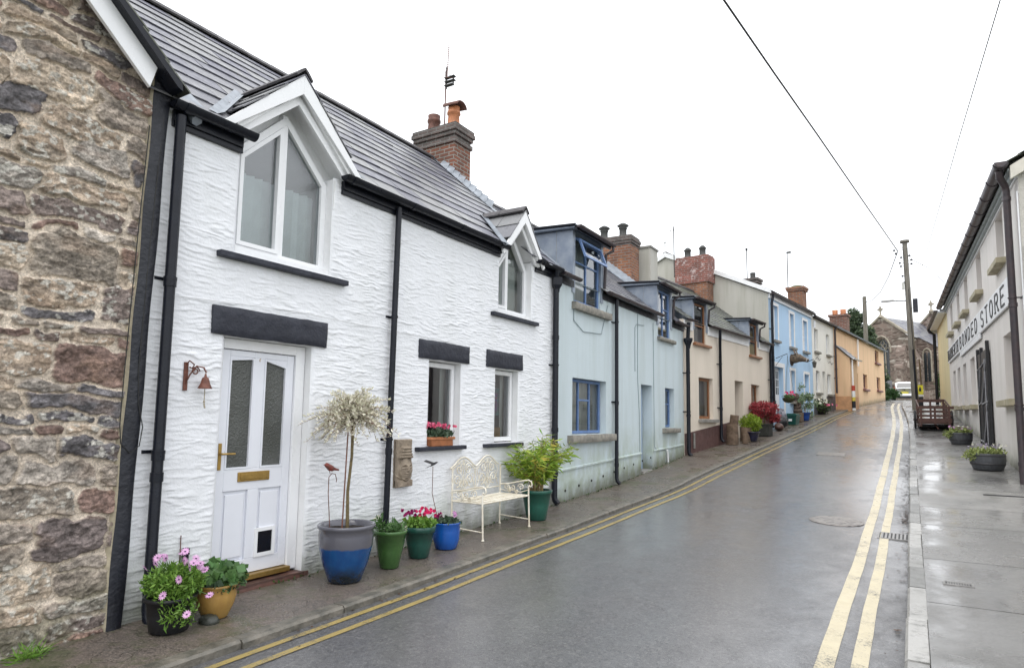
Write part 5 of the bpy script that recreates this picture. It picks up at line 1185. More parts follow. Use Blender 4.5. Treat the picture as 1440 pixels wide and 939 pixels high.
# gable with a pointed opening
wx0, wx1, wz0, spring, wtop = -3.6, -2.0, 4.9, 7.55, 9.0
def arch(cx, hw, zs, zt, n=10):
    L = [(cx-hw+hw*(1-math.cos(R_(90*i/n)))**1.0, zs+(zt-zs)*math.sin(R_(90*i/n))**.85) for i in range(n+1)]
    return L+[(2*cx-x, z) for x, z in L[::-1][1:]]
ar = arch(-2.8, .8, spring, wtop)
mb.poly([FCH(s, 0, z) for s, z in [(-5.6, zg), (wx0, zg), (wx0, spring)]+[(-5.6, spring)]]).poly([FCH(s, 0, z) for s, z in [(wx1, zg), (0, zg), (0, spring), (wx1, spring)]]).poly([FCH(s, 0, z) for s, z in [(wx0, zg), (wx1, zg), (wx1, wz0), (wx0, wz0)]])
n = len(ar)
for i in range(n//2): mb.poly([FCH(*q) for q in [(ar[i][0], 0, ar[i][1]), (ar[i+1][0], 0, ar[i+1][1]), (-5.6+(2.8)*(i+1)/(n//2), 0, spring if i < 0 else 9.1+2.3*(i+1)/(n//2)), (-5.6+2.8*i/(n//2), 0, 9.1+2.3*i/(n//2))]])
mb.poly([FCH(-5.6, 0, spring), FCH(wx0, 0, spring), FCH(-5.6, 0, 9.1)])
for i in range(n//2): 
    a, b = ar[n-1-i], ar[n-2-i]; mb.poly([FCH(a[0], 0, a[1]), FCH(b[0], 0, b[1]), FCH(0-2.8*(i+1)/(n//2), 0, 9.1+2.3*(i+1)/(n//2)), FCH(-2.8*i/(n//2), 0, 9.1+2.3*i/(n//2))])
mb.poly([FCH(0, 0, spring), FCH(wx1, 0, spring), FCH(0, 0, 9.1)])
out_ = [(wx0, wz0)]+ar+[(wx1, wz0)]
for a, b in zip(out_, out_[1:]+out_[:1]): mb.poly([FCH(a[0], 0, a[1]), FCH(b[0], 0, b[1]), FCH(b[0], -.4, b[1]), FCH(a[0], -.4, a[1])])
for s0 in (0, -5.6): mb.poly([FCH(s0, 0, zg), FCH(s0, -7, zg), FCH(s0, -7, 9.1), FCH(s0, 0, 9.1)])
mb.build('chancel_wall', M['church'], ck)
w = MB()
for k in (1, 2): x = wx0+1.6*k/3; w.box(FCH, x-.05, x+.05, -.3, -.2, wz0, spring+.3)
w.tube([FCH(s, -.22, z) for s, z in out_], .08, 6)
for cx in (wx0+.27, wx0+.8, wx0+1.33): w.tube([FCH(s, -.22, z) for s, z in arch(cx, .26, spring-.3, spring+.45 if abs(cx+2.8) > .1 else spring+.6, 6)], .045, 5)
for cx, cz in ((-3.05, spring+.65), (-2.55, spring+.65), (-2.8, spring+1.0)): w.tube([FCH(cx+.2*math.cos(q), -.22, cz+.22*math.sin(q)) for q in [R_(40*i) for i in range(10)]], .04, 5)
w = w.build('east_window', M['tracery'], ck)
MB().poly([FCH(s, -.27, z) for s, z in out_]).build('pane', mat('dark_leaded_glass', (.04, .045, .05), .25, .4, 6), w)
MB().tube([FCH(s, .03, z) for s, z in arch(-2.8, .98, spring-.1, wtop+.25)], .10, 6).build('hood_mould', M['tracery'], ck)
mb = MB(); mb.prism([FCH(-1.05, .02, zg), FCH(-1.05, 1.0, zg), FCH(-1.05, .9, 5.9), FCH(-1.05, .55, 6.3), FCH(-1.05, .5, 7.4), FCH(-1.05, .02, 8.2)], FCH(.9, 0, 0)-FCH(0, 0, 0)); mb.build('buttress', M['church'], ck)
MB().prism([FCH(.02, -.3, zg), FCH(.9, -.3, zg), FCH(.85, -.3, 6.4), FCH(.02, -.3, 7.9)], FCH(0, -.8, 0)-FCH(0, 0, 0)).build('buttress', M['church'], ck)
def coping(F, s0, s1, sc, z0, z1, d, m, p):
    MB().prism([F(s0-.15, d+.1, z0), F(sc, d+.1, z1+.0), F(s1+.15, d+.1, z0), F(s1+.15, d+.1, z0+.22), F(sc, d+.1, z1+.25), F(s0-.15, d+.1, z0+.22)], F(0, -.4, 0)-F(0, 0, 0)).build('coping', m, p)
def cross_(F, s, d, z, p, k=1.):
    MB().box(F, s-.06*k, s+.06*k, d-.06, d+.06, z, z+1.0*k).box(F, s-.32*k, s+.32*k, d-.05, d+.05, z+.52*k, z+.66*k).tube([F(s+.2*k*math.cos(q), d, z+.59*k+.2*k*math.sin(q)) for q in [R_(30*i) for i in range(13)]], .045*k, 5).lathe(F(s, d, z-.3), [(.28*k, 0), (.2*k, .2), (.08*k, .35)], 6).build('stone_cross', M['tracery'], p)
coping(FCH, -5.6, 0, -2.8, 9.05, 11.35, 0, M['tracery'], ck); cross_(FCH, -2.8, 0, 11.6, ck)
slates(Fac(FCH(0, 0, 0).xy, 29.5), .1, 8.2, .25, 8.9, -2.8, 11.4, .35, .5, M['slate'], ck); slates(Fac(FCH(0, 0, 0).xy, 29.5), .1, 7, -5.85, 8.9, -2.8, 11.4, .35, .5, M['slate'], ck, name='rear_roof')
# nave behind, taller gable and side aisle
mb = MB().poly([FCH(-7.5, -7.2, zg), FCH(3.6, -7.2, zg), FCH(3.6, -7.2, 7.0), FCH(-1.4, -7.2, 12.3), FCH(-7.5, -7.2, 7.0)]).poly([FCH(3.6, -7.2, zg), FCH(3.6, -26, zg), FCH(3.6, -26, 7), FCH(3.6, -7.2, 7)])
mb.build('nave_wall', M['church'], ck); coping(FCH, -6.4, 3.6, -1.4, 7.1, 12.3, -7.2, M['tracery'], ck); cross_(FCH, -1.4, -7.2, 12.7, ck)
slates(Fac(FCH(0, 0, 0).xy, 29.5), 7.3, 26, 3.8, 6.9, -1.4, 12.35, .4, .5, M['slate'], ck, name='nave_roof'); slates(Fac(FCH(0, 0, 0).xy, 29.5), 7.3, 26, -6.6, 6.9, -1.4, 12.35, .4, .5, M['slate'], ck, name='nave_roof')
# vestry running out from the chancel side
FV = Fac(FCH(0, 0, 0).xy, 29.5)   # s runs back along the chancel, d stands out to the right of it
mb = MB().box(FV, 1.6, 7.1, .0, 3.2, zg, 7.0).prism([FV(1.6, .0, 7.0), FV(1.6, 3.2, 7.0), FV(1.6, .0, 9.0)], FV(5.5, 0, 0)-FV(0, 0, 0)); mb.build('vestry_wall', M['church'], ck)
slates(FV, 1.5, 7.2, 3.4, 6.95, 0, 9.1, .35, .5, M['slate'], ck, name='vestry_roof')
for a, b in ((.9, 1.25), ): pass
FG = Fac(FV(1.59, 0, 0).xy, 119.5)
for cx in (.8, 1.15): 
    o = [(cx-.13, 4.3)]+arch(cx, .13, 7.0, 7.3, 5)+[(cx+.13, 4.3)]; MB().prism([FG(s, .01, z) for s, z in o], FG(0, .03, 0)-FG(0, 0, 0)).build('lancet', mat('dark_leaded_glass', (.1, .1, .1)), ck)
MB().tube([FG(s, .03, z) for s, z in [(.55, 4.3)]+arch(.98, .43, 6.9, 7.7, 8)+[(1.4, 4.3)]], .09, 6).build('window_surround', M['tracery'], ck)
o = [(2.5, 4.0)]+arch(2.62, .12, 5.4, 5.7, 5)+[(2.74, 4.0)]; MB().prism([FG(s, .01, z) for s, z in o], FG(0, .03, 0)-FG(0, 0, 0)).build('lancet', mat('dark_leaded_glass', (.1, .1, .1)), ck)
# churchyard wall and a leaning slab
mb = MB().box(Fac((-3.2, 71), 90), 0, 9.5, 0, .4, 1.8, 3.0); mb.build('churchyard_wall', M['church'], loc=(-3, 71, 2.1), label='low dark stone wall in front of the church', cat='wall')
MB().prism([(-2.05, 66, 1.9), (-1.45, 66, 1.9), (-1.42, 66, 3.7), (-1.75, 66, 3.85), (-2.05, 66, 3.7)], (0, .12, 0)).build('gravestone', mat('grey_slab', (.17, .17, .18), .7, .3, 4), loc=(-1.75, 66, 1.95), label='tall plain grey stone slab standing left of the white car', cat='gravestone')

# ================================================================== foliage
def leaf_cloud(pts, size, rnd, aspect=.5, droop=0.3, dirs=None):
    """numpy array of 4-cornered leaves at pts (n,3)"""
    n = len(pts); L = size*(.6+.8*rnd.random_sample(n))
    if dirs is None:
        d = rnd.normal(size=(n, 3)); d[:, 2] -= droop
    else: d = dirs+rnd.normal(size=(n, 3))*.35
    d /= np.linalg.norm(d, axis=1)[:, None]; e = np.cross(d, rnd.normal(size=(n, 3))); e /= np.linalg.norm(e, axis=1)[:, None]
    a = d*L[:, None]; b = e*(L*aspect*.5)[:, None]; nrm = np.cross(d, e)*(L*.12)[:, None]
    return np.stack([pts, pts+a*.45+b+nrm, pts+a, pts+a*.45-b+nrm], 1).reshape(-1, 3)
def leaf_mesh(name, V_, m, parent, org=None, **kw):
    o_ = origin(parent) if parent is not None else Vector(org)
    V_ = np.asarray(V_)-np.array(o_); n = len(V_)//4
    me = bpy.data.meshes.new(name); me.vertices.add(n*4); me.vertices.foreach_set('co', V_.astype(np.float32).ravel())
    me.loops.add(n*4); me.loops.foreach_set('vertex_index', np.arange(n*4, dtype=np.int32)); me.polygons.add(n)
    me.polygons.foreach_set('loop_start', np.arange(0, n*4, 4, dtype=np.int32)); me.polygons.foreach_set('loop_total', np.full(n, 4, np.int32)); me.update(calc_edges=True)
    me.materials.append(m); o = bpy.data.objects.new(name, me); COL.objects.link(o)
    if parent is not None: o.parent = parent
    else: o.location = o_; ORI[o] = o_
    tag(o, **kw); return o
M['treeleaf'] = leafmat('dark_tree_leaf', (.04, .07, .04), (.09, .125, .06)); M['ivy'] = leafmat('ivy_leaf', (.025, .07, .02), (.06, .12, .03))
M['bark'] = mat('tree_bark', (.10, .08, .06), .9, .4, 8, bump=.02)
def tree(x, y, h, r, n, seedv, label, size=.22, z0=None):
    rnd = np.random.RandomState(seedv); z = Gs(y)-.3 if z0 is None else z0
    t = empty('churchyard_tree', (x, y, z), label, 'tree', 'evergreen trees behind the orange house')
    MB().tube([(x, y, z), (x+.05, y, z+h*.3), (x-.05, y+.05, z+h*.8)], [.22, .17, .05], 8).tube([(x, y, z+h*.3), (x+r*.5, y, z+h*.55)], [.1, .03], 6).tube([(x, y, z+h*.35), (x-r*.5, y, z+h*.6)], [.1, .03], 6).build('trunk', M['bark'], t)
    cl = []; k = 46
    for i in range(k):
        q = rnd.rand(); zz = .18+.80*q; rad = r*(1-abs(zz-.42)*1.25)*(.55+.45*rnd.rand()); a = rnd.rand()*6.28
        c = np.array([x+rad*math.cos(a)*.85, y+rad*math.sin(a)*.85, z+h*zz]); p = rnd.normal(size=(n//k, 3)); p /= np.linalg.norm(p, axis=1)[:, None]; p *= (rnd.rand(n//k, 1)**.4)*r*.30; p[:, 2] *= .8
        cl.append(c+p)
    leaf_mesh('crown', leaf_cloud(np.concatenate(cl), size, rnd), M['treeleaf'], t)
tree(-3.75, 58, 7.4, 1.75, 10000, 1, 'tall rounded evergreen tree just right of the orange house chimney'); tree(-2.9, 57, 6.0, 1.35, 7000, 2, 'slimmer evergreen tree beside the bare timber pole'); tree(-2.35, 60, 4.2, .95, 5000, 3, 'low dark evergreen between the orange house end and the church window', .18)
def bush(name, x, y, z, r, h, n, m, label, cat='shrub', size=.08, seedv=5, group=None, aspect=.5):
    rnd = np.random.RandomState(seedv); p = rnd.normal(size=(n, 3)); p /= np.linalg.norm(p, axis=1)[:, None]; p *= (rnd.rand(n, 1)**.35)*(.75+.35*np.sin(p[:, :1]*7+p[:, 1:2]*5)*.5+.1)
    p = p*np.array([r, r, h/2])+np.array([x, y, z+h/2]); p[:, 2] = np.maximum(p[:, 2], z+.01)
    return leaf_mesh(name, leaf_cloud(p, size, rnd, aspect), m, None, (x, y, z), label=label, cat=cat, group=group)
bush('wall_shrub', 2.05, 52, 1.6, .7, 2.2, 1500, M['ivy'], 'dark green shrub beside the black downpipe of the yellow house', size=.18)
bush('verge_shrub', -1.45, 62, 1.9, .75, 1.0, 1200, M['ivy'], 'low green shrub on the verge left of the white car', size=.16, seedv=8)
bush('verge_weed', -1.35, 46.3, 1.38, .3, .3, 500, M['ivy'], 'patch of green weeds at the foot of the orange house corner', cat='weed', size=.09, seedv=9)

# ================================================================== poles, lamp, wires
py, pz = 33., G(33)
pl = empty('utility_pole', (.14, py, pz), 'tall weathered timber pole carrying a street lamp and the cables, beside the kerb', 'utility pole')
P0, P1 = Vector((.14, py, pz-.2)), Vector((.0, py, 8.02))
at_ = lambda t: P0+(P1-P0)*t
MB().tube([at_(0), at_(.3), at_(.7), at_(1)], [.135, .13, .115, .10], 14).build('post', M['pole'], pl)
MB().tube([at_(1), at_(1)+Vector((0, 0, .09))], .19, 14).build('cap', M['pole'], pl)
MB().tube([at_(0)+Vector((.06, -.13, 0)), at_(.37)+Vector((.055, -.13, 0))], .045, 8).tube([at_(.37)+Vector((.055, -.125, 0)), at_(.72)+Vector((.03, -.11, 0))], .012, 6).build('cable_guard', M['black'], pl)
MB().tube([(.05, py-.05, 5.38), (-.50, py-.08, 5.40)], .022, 8).tube([(0.0, py-.05, 5.72), (-.42, py-.08, 5.41)], .009, 6).build('lamp_arm', M['potgrey'], pl)
mb = MB(); pr_ = [(-.48, .03, .05), (-.55, .075, .06), (-.8, .095, .07), (-.98, .08, .055), (-1.02, .03, .02)]; vs_ = []; k = 10
for x, hw, hh in pr_:
    for i in range(k): q = 2*math.pi*i/k; vs_.append((x, py-.08+hw*math.cos(q), 5.42+hh*math.sin(q)*(1 if math.sin(q) > 0 else .8)))
mb.add(vs_, [(i*k+j, i*k+(j+1) % k, (i+1)*k+(j+1) % k, (i+1)*k+j) for i in range(4) for j in range(k)]+[tuple(range(k)), tuple(4*k+j for j in range(k))], True); mb.build('lamp_head', mat('grey_lamp_casing', (.45, .45, .44), .4, .1), pl)
MB().box(Fac((.2, py), 90), .0, .19, -.1, .1, 4.85, 5.45).build('junction_box', M['blackm'], pl, bevel=.02)
for dx, z in ((-.36, 7.55), (-.42, 7.7), (-.16, 7.35), (-.22, 7.1), (-.18, 6.95), (.22, 7.2), (.22, 7.02), (.16, 7.4), (-.14, 6.5), (-.10, 6.2)):
    MB().lathe((dx, py-.05, z-.05), [(0, 0), (.045, .015), (.05, .05), (.035, .08), (0, .1)], 8).tube([(dx, py-.05, z), (dx*.2, py-.05, z-.02)], .008, 5).build('insulator', M['blackm'], pl)
for pts in ([(-.4, 7.65), (-.3, 7.9), (-.1, 7.8), (-.05, 7.2)], [(-.36, 7.5), (-.5, 7.3), (-.3, 7.2), (-.15, 7.3)], [(.05, 7.7), (.3, 7.75), (.32, 7.4), (.22, 7.2)], [(.1, 5.9), (.3, 5.95), (.5, 5.85), (.7, 5.9)], [(.1, 5.0), (.35, 5.1), (.6, 4.95), (.8, 5.05)]):
    MB().tube([(a, py-.1, z) for a, z in pts], .006, 5).build('loose_wire', M['cable'], pl)
MB().box(Fac((-.06, py), 90), -.12, -.02, -.0, .1, 5.9, 6.2).build('small_box', mat('pale_box', (.5, .5, .46), .6), pl)
p2 = empty('utility_pole', (-2.62, 52, 1.7), 'bare dark timber pole rising behind the trees next to the church', 'utility pole'); MB().tube([(-2.62, 52, 1.2), (-2.62, 52, 9.0)], [.17, .13], 12).build('post', M['pole'], p2)
MB().tube([(-2.62, 52, 9.0), (-2.60, 52, 9.9)], .012, 5).build('spike', M['potgrey'], p2)
MB().tube([(-3.61+.1015*y, y, z) for y, z in ((-14, 8.1), (-5, 7.6), (2, 7.38), (7, 7.30), (10.8, 7.28), (13.9, 7.32), (17.7, 7.4), (25, 7.5), (29, 7.57), (32.9, 7.63))], .020, 8).build('overhead_cable', M['cable'], loc=(-2, 10, 7.3), label='thick black overhead cable strung from the pole over the road', cat='cable')
MB().tube([(2.6, 2, 9.6), (1.93, 16.33, 9.0), (1.6, 23.74, 9.0), (.97, 45, 9.77), (.5, 62, 11)], .014, 6).build('overhead_wire', mat('pale_grey_wire', (.30, .30, .32), .6), loc=(1.6, 23, 9), label='thin pale wire running high above the store roof', cat='wire')
MB().tube([(.2, 33, 7.25), (.9, 34.3, 7.02), (1.75, 35.5, 6.2)], .012, 6).build('service_wire', M['cable'], loc=(.2, 33, 7.2), label='short dark wire from the pole down to the yellow house roof', cat='wire')
MB().tube([(-.29, 32.9, 7.6), (-.75, 37, 7.35), (-1.3, 42, 7.45), (-1.95, 47, 7.85), (-2.6, 52, 8.6)], .02, 6).build('slack_cable', M['cable'], loc=(-.3, 33, 7.5), label='slack black cable sagging between the two timber poles', cat='cable')
# yellow sign on a thin post
ws = empty('warning_sign', (.30, 34.5, G(34.5)), 'small yellow sign with black marks on a thin post behind the cart', 'sign')
MB().tube([(.42, 34.6, .5), (.36, 34.6, 2.9)], .03, 8).build('post', mat('brown_post', (.13, .09, .05), .7), ws)
MB().box(Fac((.22, 34.5), 90), -.22, .24, 0, .02, 1.30, 1.72).build('yellow_panel', mat('bright_yellow_sign', (.75, .68, .04), .4, .05), ws, bevel=.004)
for x in (.12, .34): MB().lathe((0, 0, 0), [(0, 0)]*2, 4).box(Fac((.0, 34.475), 90), x-.04, x+.04, 0, .004, 1.44, 1.58).box(Fac((.0, 34.475), 90), x-.025, x+.025, 0, .004, 1.585, 1.63).build('pictogram', M['blackm'], ws)
MB().box(Fac((.22, 34.5), 90), -.22, .24, 0, .02, 1.20, 1.29).build('white_panel', M['wpaint'], ws)
MB().box(Fac((.22, 34.5), 90), -.20, .22, 0, .25, .55, 1.18).build('bin_box', M['blackm'], ws, bevel=.02)
# striped marker at the porch corner
q0 = FB(16.68, .74, 0); zq = Gs(q0.y)-.02
mp = empty('marker_post', (q0.x, q0.y, zq), 'short post banded red, white, yellow and black at the orange porch corner', 'post')
for a, b, m in ((0, .10, M['wpaint']), (.10, .42, M['blackm']), (.42, .60, mat('band_yellow', (.7, .55, .08), .5)), (.60, .88, M['wpaint']), (.88, 1.12, mat('band_red', (.50, .06, .03), .5))):
    MB().tube([(q0.x, q0.y, zq+a), (q0.x, q0.y, zq+b)], .075, 12).build('band', m, mp)

# ================================================================== white car
car = empty('parked_car', (-.5, 64, 2.02), 'small white hatchback parked beyond the crest, seen from behind', 'car')
cw = mat('white_car_paint', (.80, .81, .82), .2, .03, 2, coat=.6)
FCR = Fac((-.5, 64), 0)   # s forward, d to the right
def loft(secs, m, name, parent, k=20):
    vs = []
    for s, hw, z0, z1, e in secs:
        for i in range(k):
            q = 2*math.pi*i/k; c, sn = math.cos(q), math.sin(q); x = hw*math.copysign(abs(c)**e, c); z = (z0+z1)/2+(z1-z0)/2*math.copysign(abs(sn)**e, sn); vs.append(FCR(s, x, 2.02+z))
    n = len(secs); mb = MB(); mb.add(vs, [(i*k+j, i*k+(j+1) % k, (i+1)*k+(j+1) % k, (i+1)*k+j) for i in range(n-1) for j in range(k)]+[tuple(range(k)), tuple((n-1)*k+j for j in range(k))], True); return mb.build(name, m, parent)
loft([(0, .74, .30, .90, .35), (.08, .82, .15, .98, .35), (.6, .86, .15, 1.0, .35), (2.6, .86, .15, .98, .35), (3.4, .83, .25, .86, .35), (3.75, .70, .30, .70, .4)], cw, 'body', car)
loft([(.12, .62, .9, 1.0, .4), (.35, .68, .9, 1.42, .4), (.8, .69, .9, 1.52, .45), (1.8, .69, .9, 1.50, .45), (2.5, .66, .9, 1.20, .45), (2.9, .6, .9, .98, .45)], cw, 'cabin', car)
MB().poly([FCR(.105, -.56, 2.02+1.0), FCR(.105, .56, 2.02+1.0), FCR(.315, .50, 2.02+1.36), FCR(.315, -.50, 2.02+1.36)]).build('rear_window', mat('dark_car_glass', (.03, .035, .04), .08, .2, spec=.8), car)
for sg in (-1, 1): MB().prism([FCR(-.01, sg*.60, 2.74), FCR(-.01, sg*.80, 2.70), FCR(.04, sg*.80, 3.02), FCR(.04, sg*.68, 3.05)], FCR(.1, 0, 0)-FCR(0, 0, 0)).build('tail_light', mat('red_lens', (.45, .02, .02), .2, .2, coat=.5), car, bevel=.01)
MB().box(FCR, -.03, 0, -.28, .28, 2.50, 2.62).build('number_plate', mat('yellow_plate', (.72, .62, .06), .4, .05), car, bevel=.005)
MB().box(FCR, -.06, .1, -.78, .78, 2.26, 2.48).build('bumper', cw, car, bevel=.05); MB().box(FCR, -.045, .3, -.78, .78, 2.10, 2.255).build('lower_trim', M['blackm'], car)
MB().tube([FCR(.02, 0, 2.78), FCR(-.01, 0, 2.78)], .05, 10).build('badge', M['potgrey'], car)
for s in (.65, 3.0):
    for sg in (-1, 1):
        o = MB().tube([FCR(s, sg*.70, 2.31), FCR(s, sg*.87, 2.31)], .30, 20).build('wheel', M['blackm'], car, bevel=.03); MB().tube([FCR(s, sg*.865, 2.31), FCR(s, sg*.88, 2.31)], .19, 14).build('rim', M['potgrey'], o)
# ================================================================== pots and plants
def PL(y): return Gs(y)+.008
rs = np.random.RandomState
def glaze(name, col, col2, split=None, rough=.18, low=None):
    """glazed pot; split = (height, colour above it)"""
    N = NT(name); v = N.coord(); z = N.n('SeparateXYZ', i0=v).outputs[2]
    c = N.mix(N.ramp(N.noise(9., 6, .7, N.coord((1, 1, .35))), .35, .7), col, col2)
    if split:
        e = N.math('ADD', z, N.math('MULTIPLY', N.noise(14., 4, .6, N.coord((1, 1, .2))), .03)); c = N.mix(N.ramp(e, split[0]-.005, split[0]+.012), c, split[1])
        if low: c = N.mix(N.math('MULTIPLY', N.ramp(e, low[0], low[0]-.12), N.ramp(N.noise(5., 5, .7, v), .42, .6)), c, low[1])
    N.set('Base Color', c); N.set('Roughness', rough); N.set('Coat Weight', .12); N.set('Normal', N.bump(N.noise(18., 4, .6, v), .002)); return N.m
M['petalpink'] = leafmat('pink_petal', (.72, .10, .22), (.80, .25, .38), .5, .25); M['petalmag'] = leafmat('magenta_petal', (.28, .01, .11), (.42, .02, .17), .5, .3); M['petalred'] = leafmat('cerise_petal', (.68, .02, .13), (.75, .06, .22), .5, .25)
M['petallilac'] = leafmat('lilac_petal', (.62, .30, .58), (.74, .48, .70), .5, .15); M['petalwhite'] = leafmat('cream_petal', (.75, .74, .60), (.80, .78, .70), .5, .15)
M['leafdk'] = leafmat('silvered_dark_leaf', (.03, .06, .03), (.12, .18, .12), .5, .3); M['leafbright'] = leafmat('bright_narrow_leaf', (.10, .22, .03), (.20, .34, .06), .5, .3); M['leafmid'] = leafmat('mid_green_leaf', (.07, .16, .05), (.13, .24, .08), .5, .3)
M['leafbamboo'] = leafmat('bamboo_leaf', (.13, .27, .03), (.36, .44, .06), .4, .35); M['leafyellow'] = leafmat('yellowing_leaf', (.60, .52, .08), (.45, .40, .10), .5, .2); M['leafcream'] = leafmat('variegated_willow_leaf', (.84, .79, .70), (.58, .58, .42), .5, .2)
M['leafred'] = leafmat('crimson_maple_leaf', (.22, .02, .03), (.38, .06, .07), .5, .3)
def potobj(name, x, y, rt, rb, h, m, label, prof=None, ribs=0, soil=.03, rim=.015, cat='plant pot', rimh=.03, n=40, rtilt=None):
    z = PL(y); p = prof or [(rb*.9, 0), (rb, .008), (rb+(rt-rb)*.45, h*.45), (rt*.97, h-rimh-.002), (rt*.97+rim, h-rimh), (rt+rim, h-.006), (rt+rim-.006, h), (rt-.012, h), (rt-.02, h-soil-.01)]
    t = empty(name, (x, y, z), label, cat)
    MB().lathe((x, y, z), p, n, rim=(lambda q, zz: (.012*abs(math.sin(q*ribs)) if zz < h-rimh-.001 else 0)) if ribs else None).build('pot', m, t)
    mb = MB(); rr_ = rt-.012; k = 24; rnd = rs(int(x*100) % 97+3)
    mb.add([(x, y, z+h-soil+.012)]+[(x+rr_*f*math.cos(6.283*i/k), y+rr_*f*math.sin(6.283*i/k), z+h-soil+.012*rnd.rand()) for f in (.5, .98) for i in range(k)], [(0, 1+i, 1+(i+1) % k) for i in range(k)]+[(1+i, 1+k+i, 1+k+(i+1) % k, 1+(i+1) % k) for i in range(k)])
    mb.build('soil', M['soil'], t); return t, z+h-soil
def blob_pts(c, r, n, rnd, surf=.35):
    p = rnd.normal(size=(n, 3)); p /= np.linalg.norm(p, axis=1)[:, None]; return np.array(c)+p*(rnd.rand(n, 1)**surf)*np.array(r)
def flowers(t, centres, r, m, rnd, petals=5, up=.5, name='blossoms', flat=False):
    V_ = []
    for c in centres:
        a0 = rnd.rand()*6.28; tl = rnd.normal(size=3)*.35+np.array([.3, -.3, .7 if flat else .2]); tl /= np.linalg.norm(tl)
        e1 = np.cross(tl, [0, 0, 1.]); e1 /= np.linalg.norm(e1)+1e-9; e2 = np.cross(tl, e1)
        for k in range(petals):
            a = a0+6.283*k/petals; d = e1*math.cos(a)+e2*math.sin(a)+tl*up; d /= np.linalg.norm(d); w = np.cross(d, tl); w /= np.linalg.norm(w)+1e-9
            wd = r*(.16 if petals > 8 else .42); V_ += [c, c+d*r*.6+w*wd, c+d*r, c+d*r*.6-w*wd]
    return leaf_mesh(name, np.array(V_), m, t)
# 1 black pot of lilac daisies
t, zs = potobj('daisy_pot', -4.60, 2.76, .165, .13, .25, mat('black_plastic_pot', (.012, .013, .016), .4, .2, 6), 'black plastic pot of lilac daisies beside the first downpipe', cat='potted plant')
rnd = rs(1); c = np.array([-4.58, 2.76, zs+.07]); P = np.concatenate([blob_pts(c+[0, 0, .04], (.20, .20, .13), 2300, rnd), blob_pts(c+[.12, -.02, -.12], (.11, .13, .13), 420, rnd)])
leaf_mesh('foliage', leaf_cloud(P, .045, rnd, .28, -.4), M['leafbright'], t)
fc = [c+np.array([.22*math.cos(a)*q, .22*math.sin(a)*q, .16*math.sqrt(max(0, 1-q*q))+.06+rnd.rand()*.05]) for a, q in [(rnd.rand()*6.28, rnd.rand()**.5) for _ in range(16)]]+[c+np.array([.27, -.05, -.12]), c+np.array([.26, .12, -.03]), c+np.array([.22, -.2, .03])]
fl = flowers(t, fc, .034, M['petallilac'], rnd, 12, .12, flat=True)
for q in fc: MB().lathe(Vector(q)-Vector((0, 0, .004)), [(0, 0), (.007, .002), (.007, .007), (0, .010)], 6).build('flower_eye', mat('dark_flower_eye', (.05, .02, .08), .6), t)
mb = MB()
for q in fc: mb.tube([c+np.array([0, 0, -.05]), (c+q)/2+np.array([0, 0, .03]), q], .002, 4, False)
mb.build('stems', M['leafmid'], t)
# 2 mustard glazed pot of geranium
t, zs = potobj('geranium_pot', -4.60, 3.12, .148, .095, .25, glaze('mustard_glaze', (.42, .26, .07), (.30, .17, .05)), 'mustard yellow glazed pot of geranium leaves next to the white door', cat='potted plant', rim=.008,
    prof=[(.085, 0), (.095, .01), (.135, .10), (.15, .17), (.142, .205), (.146, .21), (.142, .222), (.155, .236), (.165, .25), (.155, .254), (.135, .235), (.132, .2)])
rnd = rs(2); P = blob_pts((-4.60, 3.14, zs+.07), (.20, .20, .10), 420, rnd); leaf_mesh('foliage', leaf_cloud(P, .06, rnd, 1.1, -.5), M['leafmid'], t); leaf_mesh('lower_foliage', leaf_cloud(blob_pts((-4.60, 3.12, zs+.02), (.17, .17, .06), 200, rnd), .05, rnd, 1.1, -.3), M['leafdk'], t)
flowers(t, [np.array([-4.58, 2.97, zs+.17]), np.array([-4.66, 3.0, zs+.16])], .028, M['petallilac'], rnd, 7, .3)
mb = MB()
for i in range(36): a = 6.283*i/36; mb.lathe((-4.60+.148*math.cos(a), 3.12+.148*math.sin(a), PL(3.12)+.213), [(0, -.004), (.006, 0), (0, .006)], 5)
mb.build('bead_band', mat('brown_bead_glaze', (.06, .03, .015), .3), t)
MB().lathe((-4.52, 3.02, PL(3.0)-.005), [(.075, 0), (.08, .02), (.06, .05), (.02, .062), (0, .063)], 9, sx=1.1, sy=.85).build('doorstep_stone', mat('dark_wet_stone', (.05, .055, .045), .35, .4, 9, bump=.01), loc=(-4.52, 3.02, PL(3)), label='fist sized dark wet stone between the daisy pot and the mustard pot', cat='stone')
# 3 tall blue and pewter pot with a standard willow
prof = [(.13, 0), (.15, .01), (.205, .16), (.245, .32), (.252, .42), (.248, .475), (.262, .485), (.268, .51), (.255, .52), (.232, .51), (.225, .46)]
t, zs = potobj('willow_pot', -4.53, 4.38, .232, .15, .52, glaze('blue_and_pewter_glaze', (.003, .04, .16), (.006, .07, .21), (-.0+.33, (.10, .10, .12)), low=(.20, (.012, .02, .03))), 'big blue pot with a pewter rim holding a mop headed standard willow', cat='potted tree', prof=prof, soil=.06)
top = Vector((-4.56, 4.44, -.03)); MB().tube([(-4.53, 4.39, zs-.02), (-4.545, 4.39, zs+.35), (-4.55, 4.43, -.4), top], [.017, .014, .013, .016], 8).build('stem', M['stem'], t)
MB().tube([(-4.57, 4.36, zs-.02), (-4.59, 4.41, -.10)], .007, 6).build('support_cane', mat('bamboo_cane', (.20, .08, .05), .5), t)
rnd = rs(3); tw = MB(); LP, LD = [], []
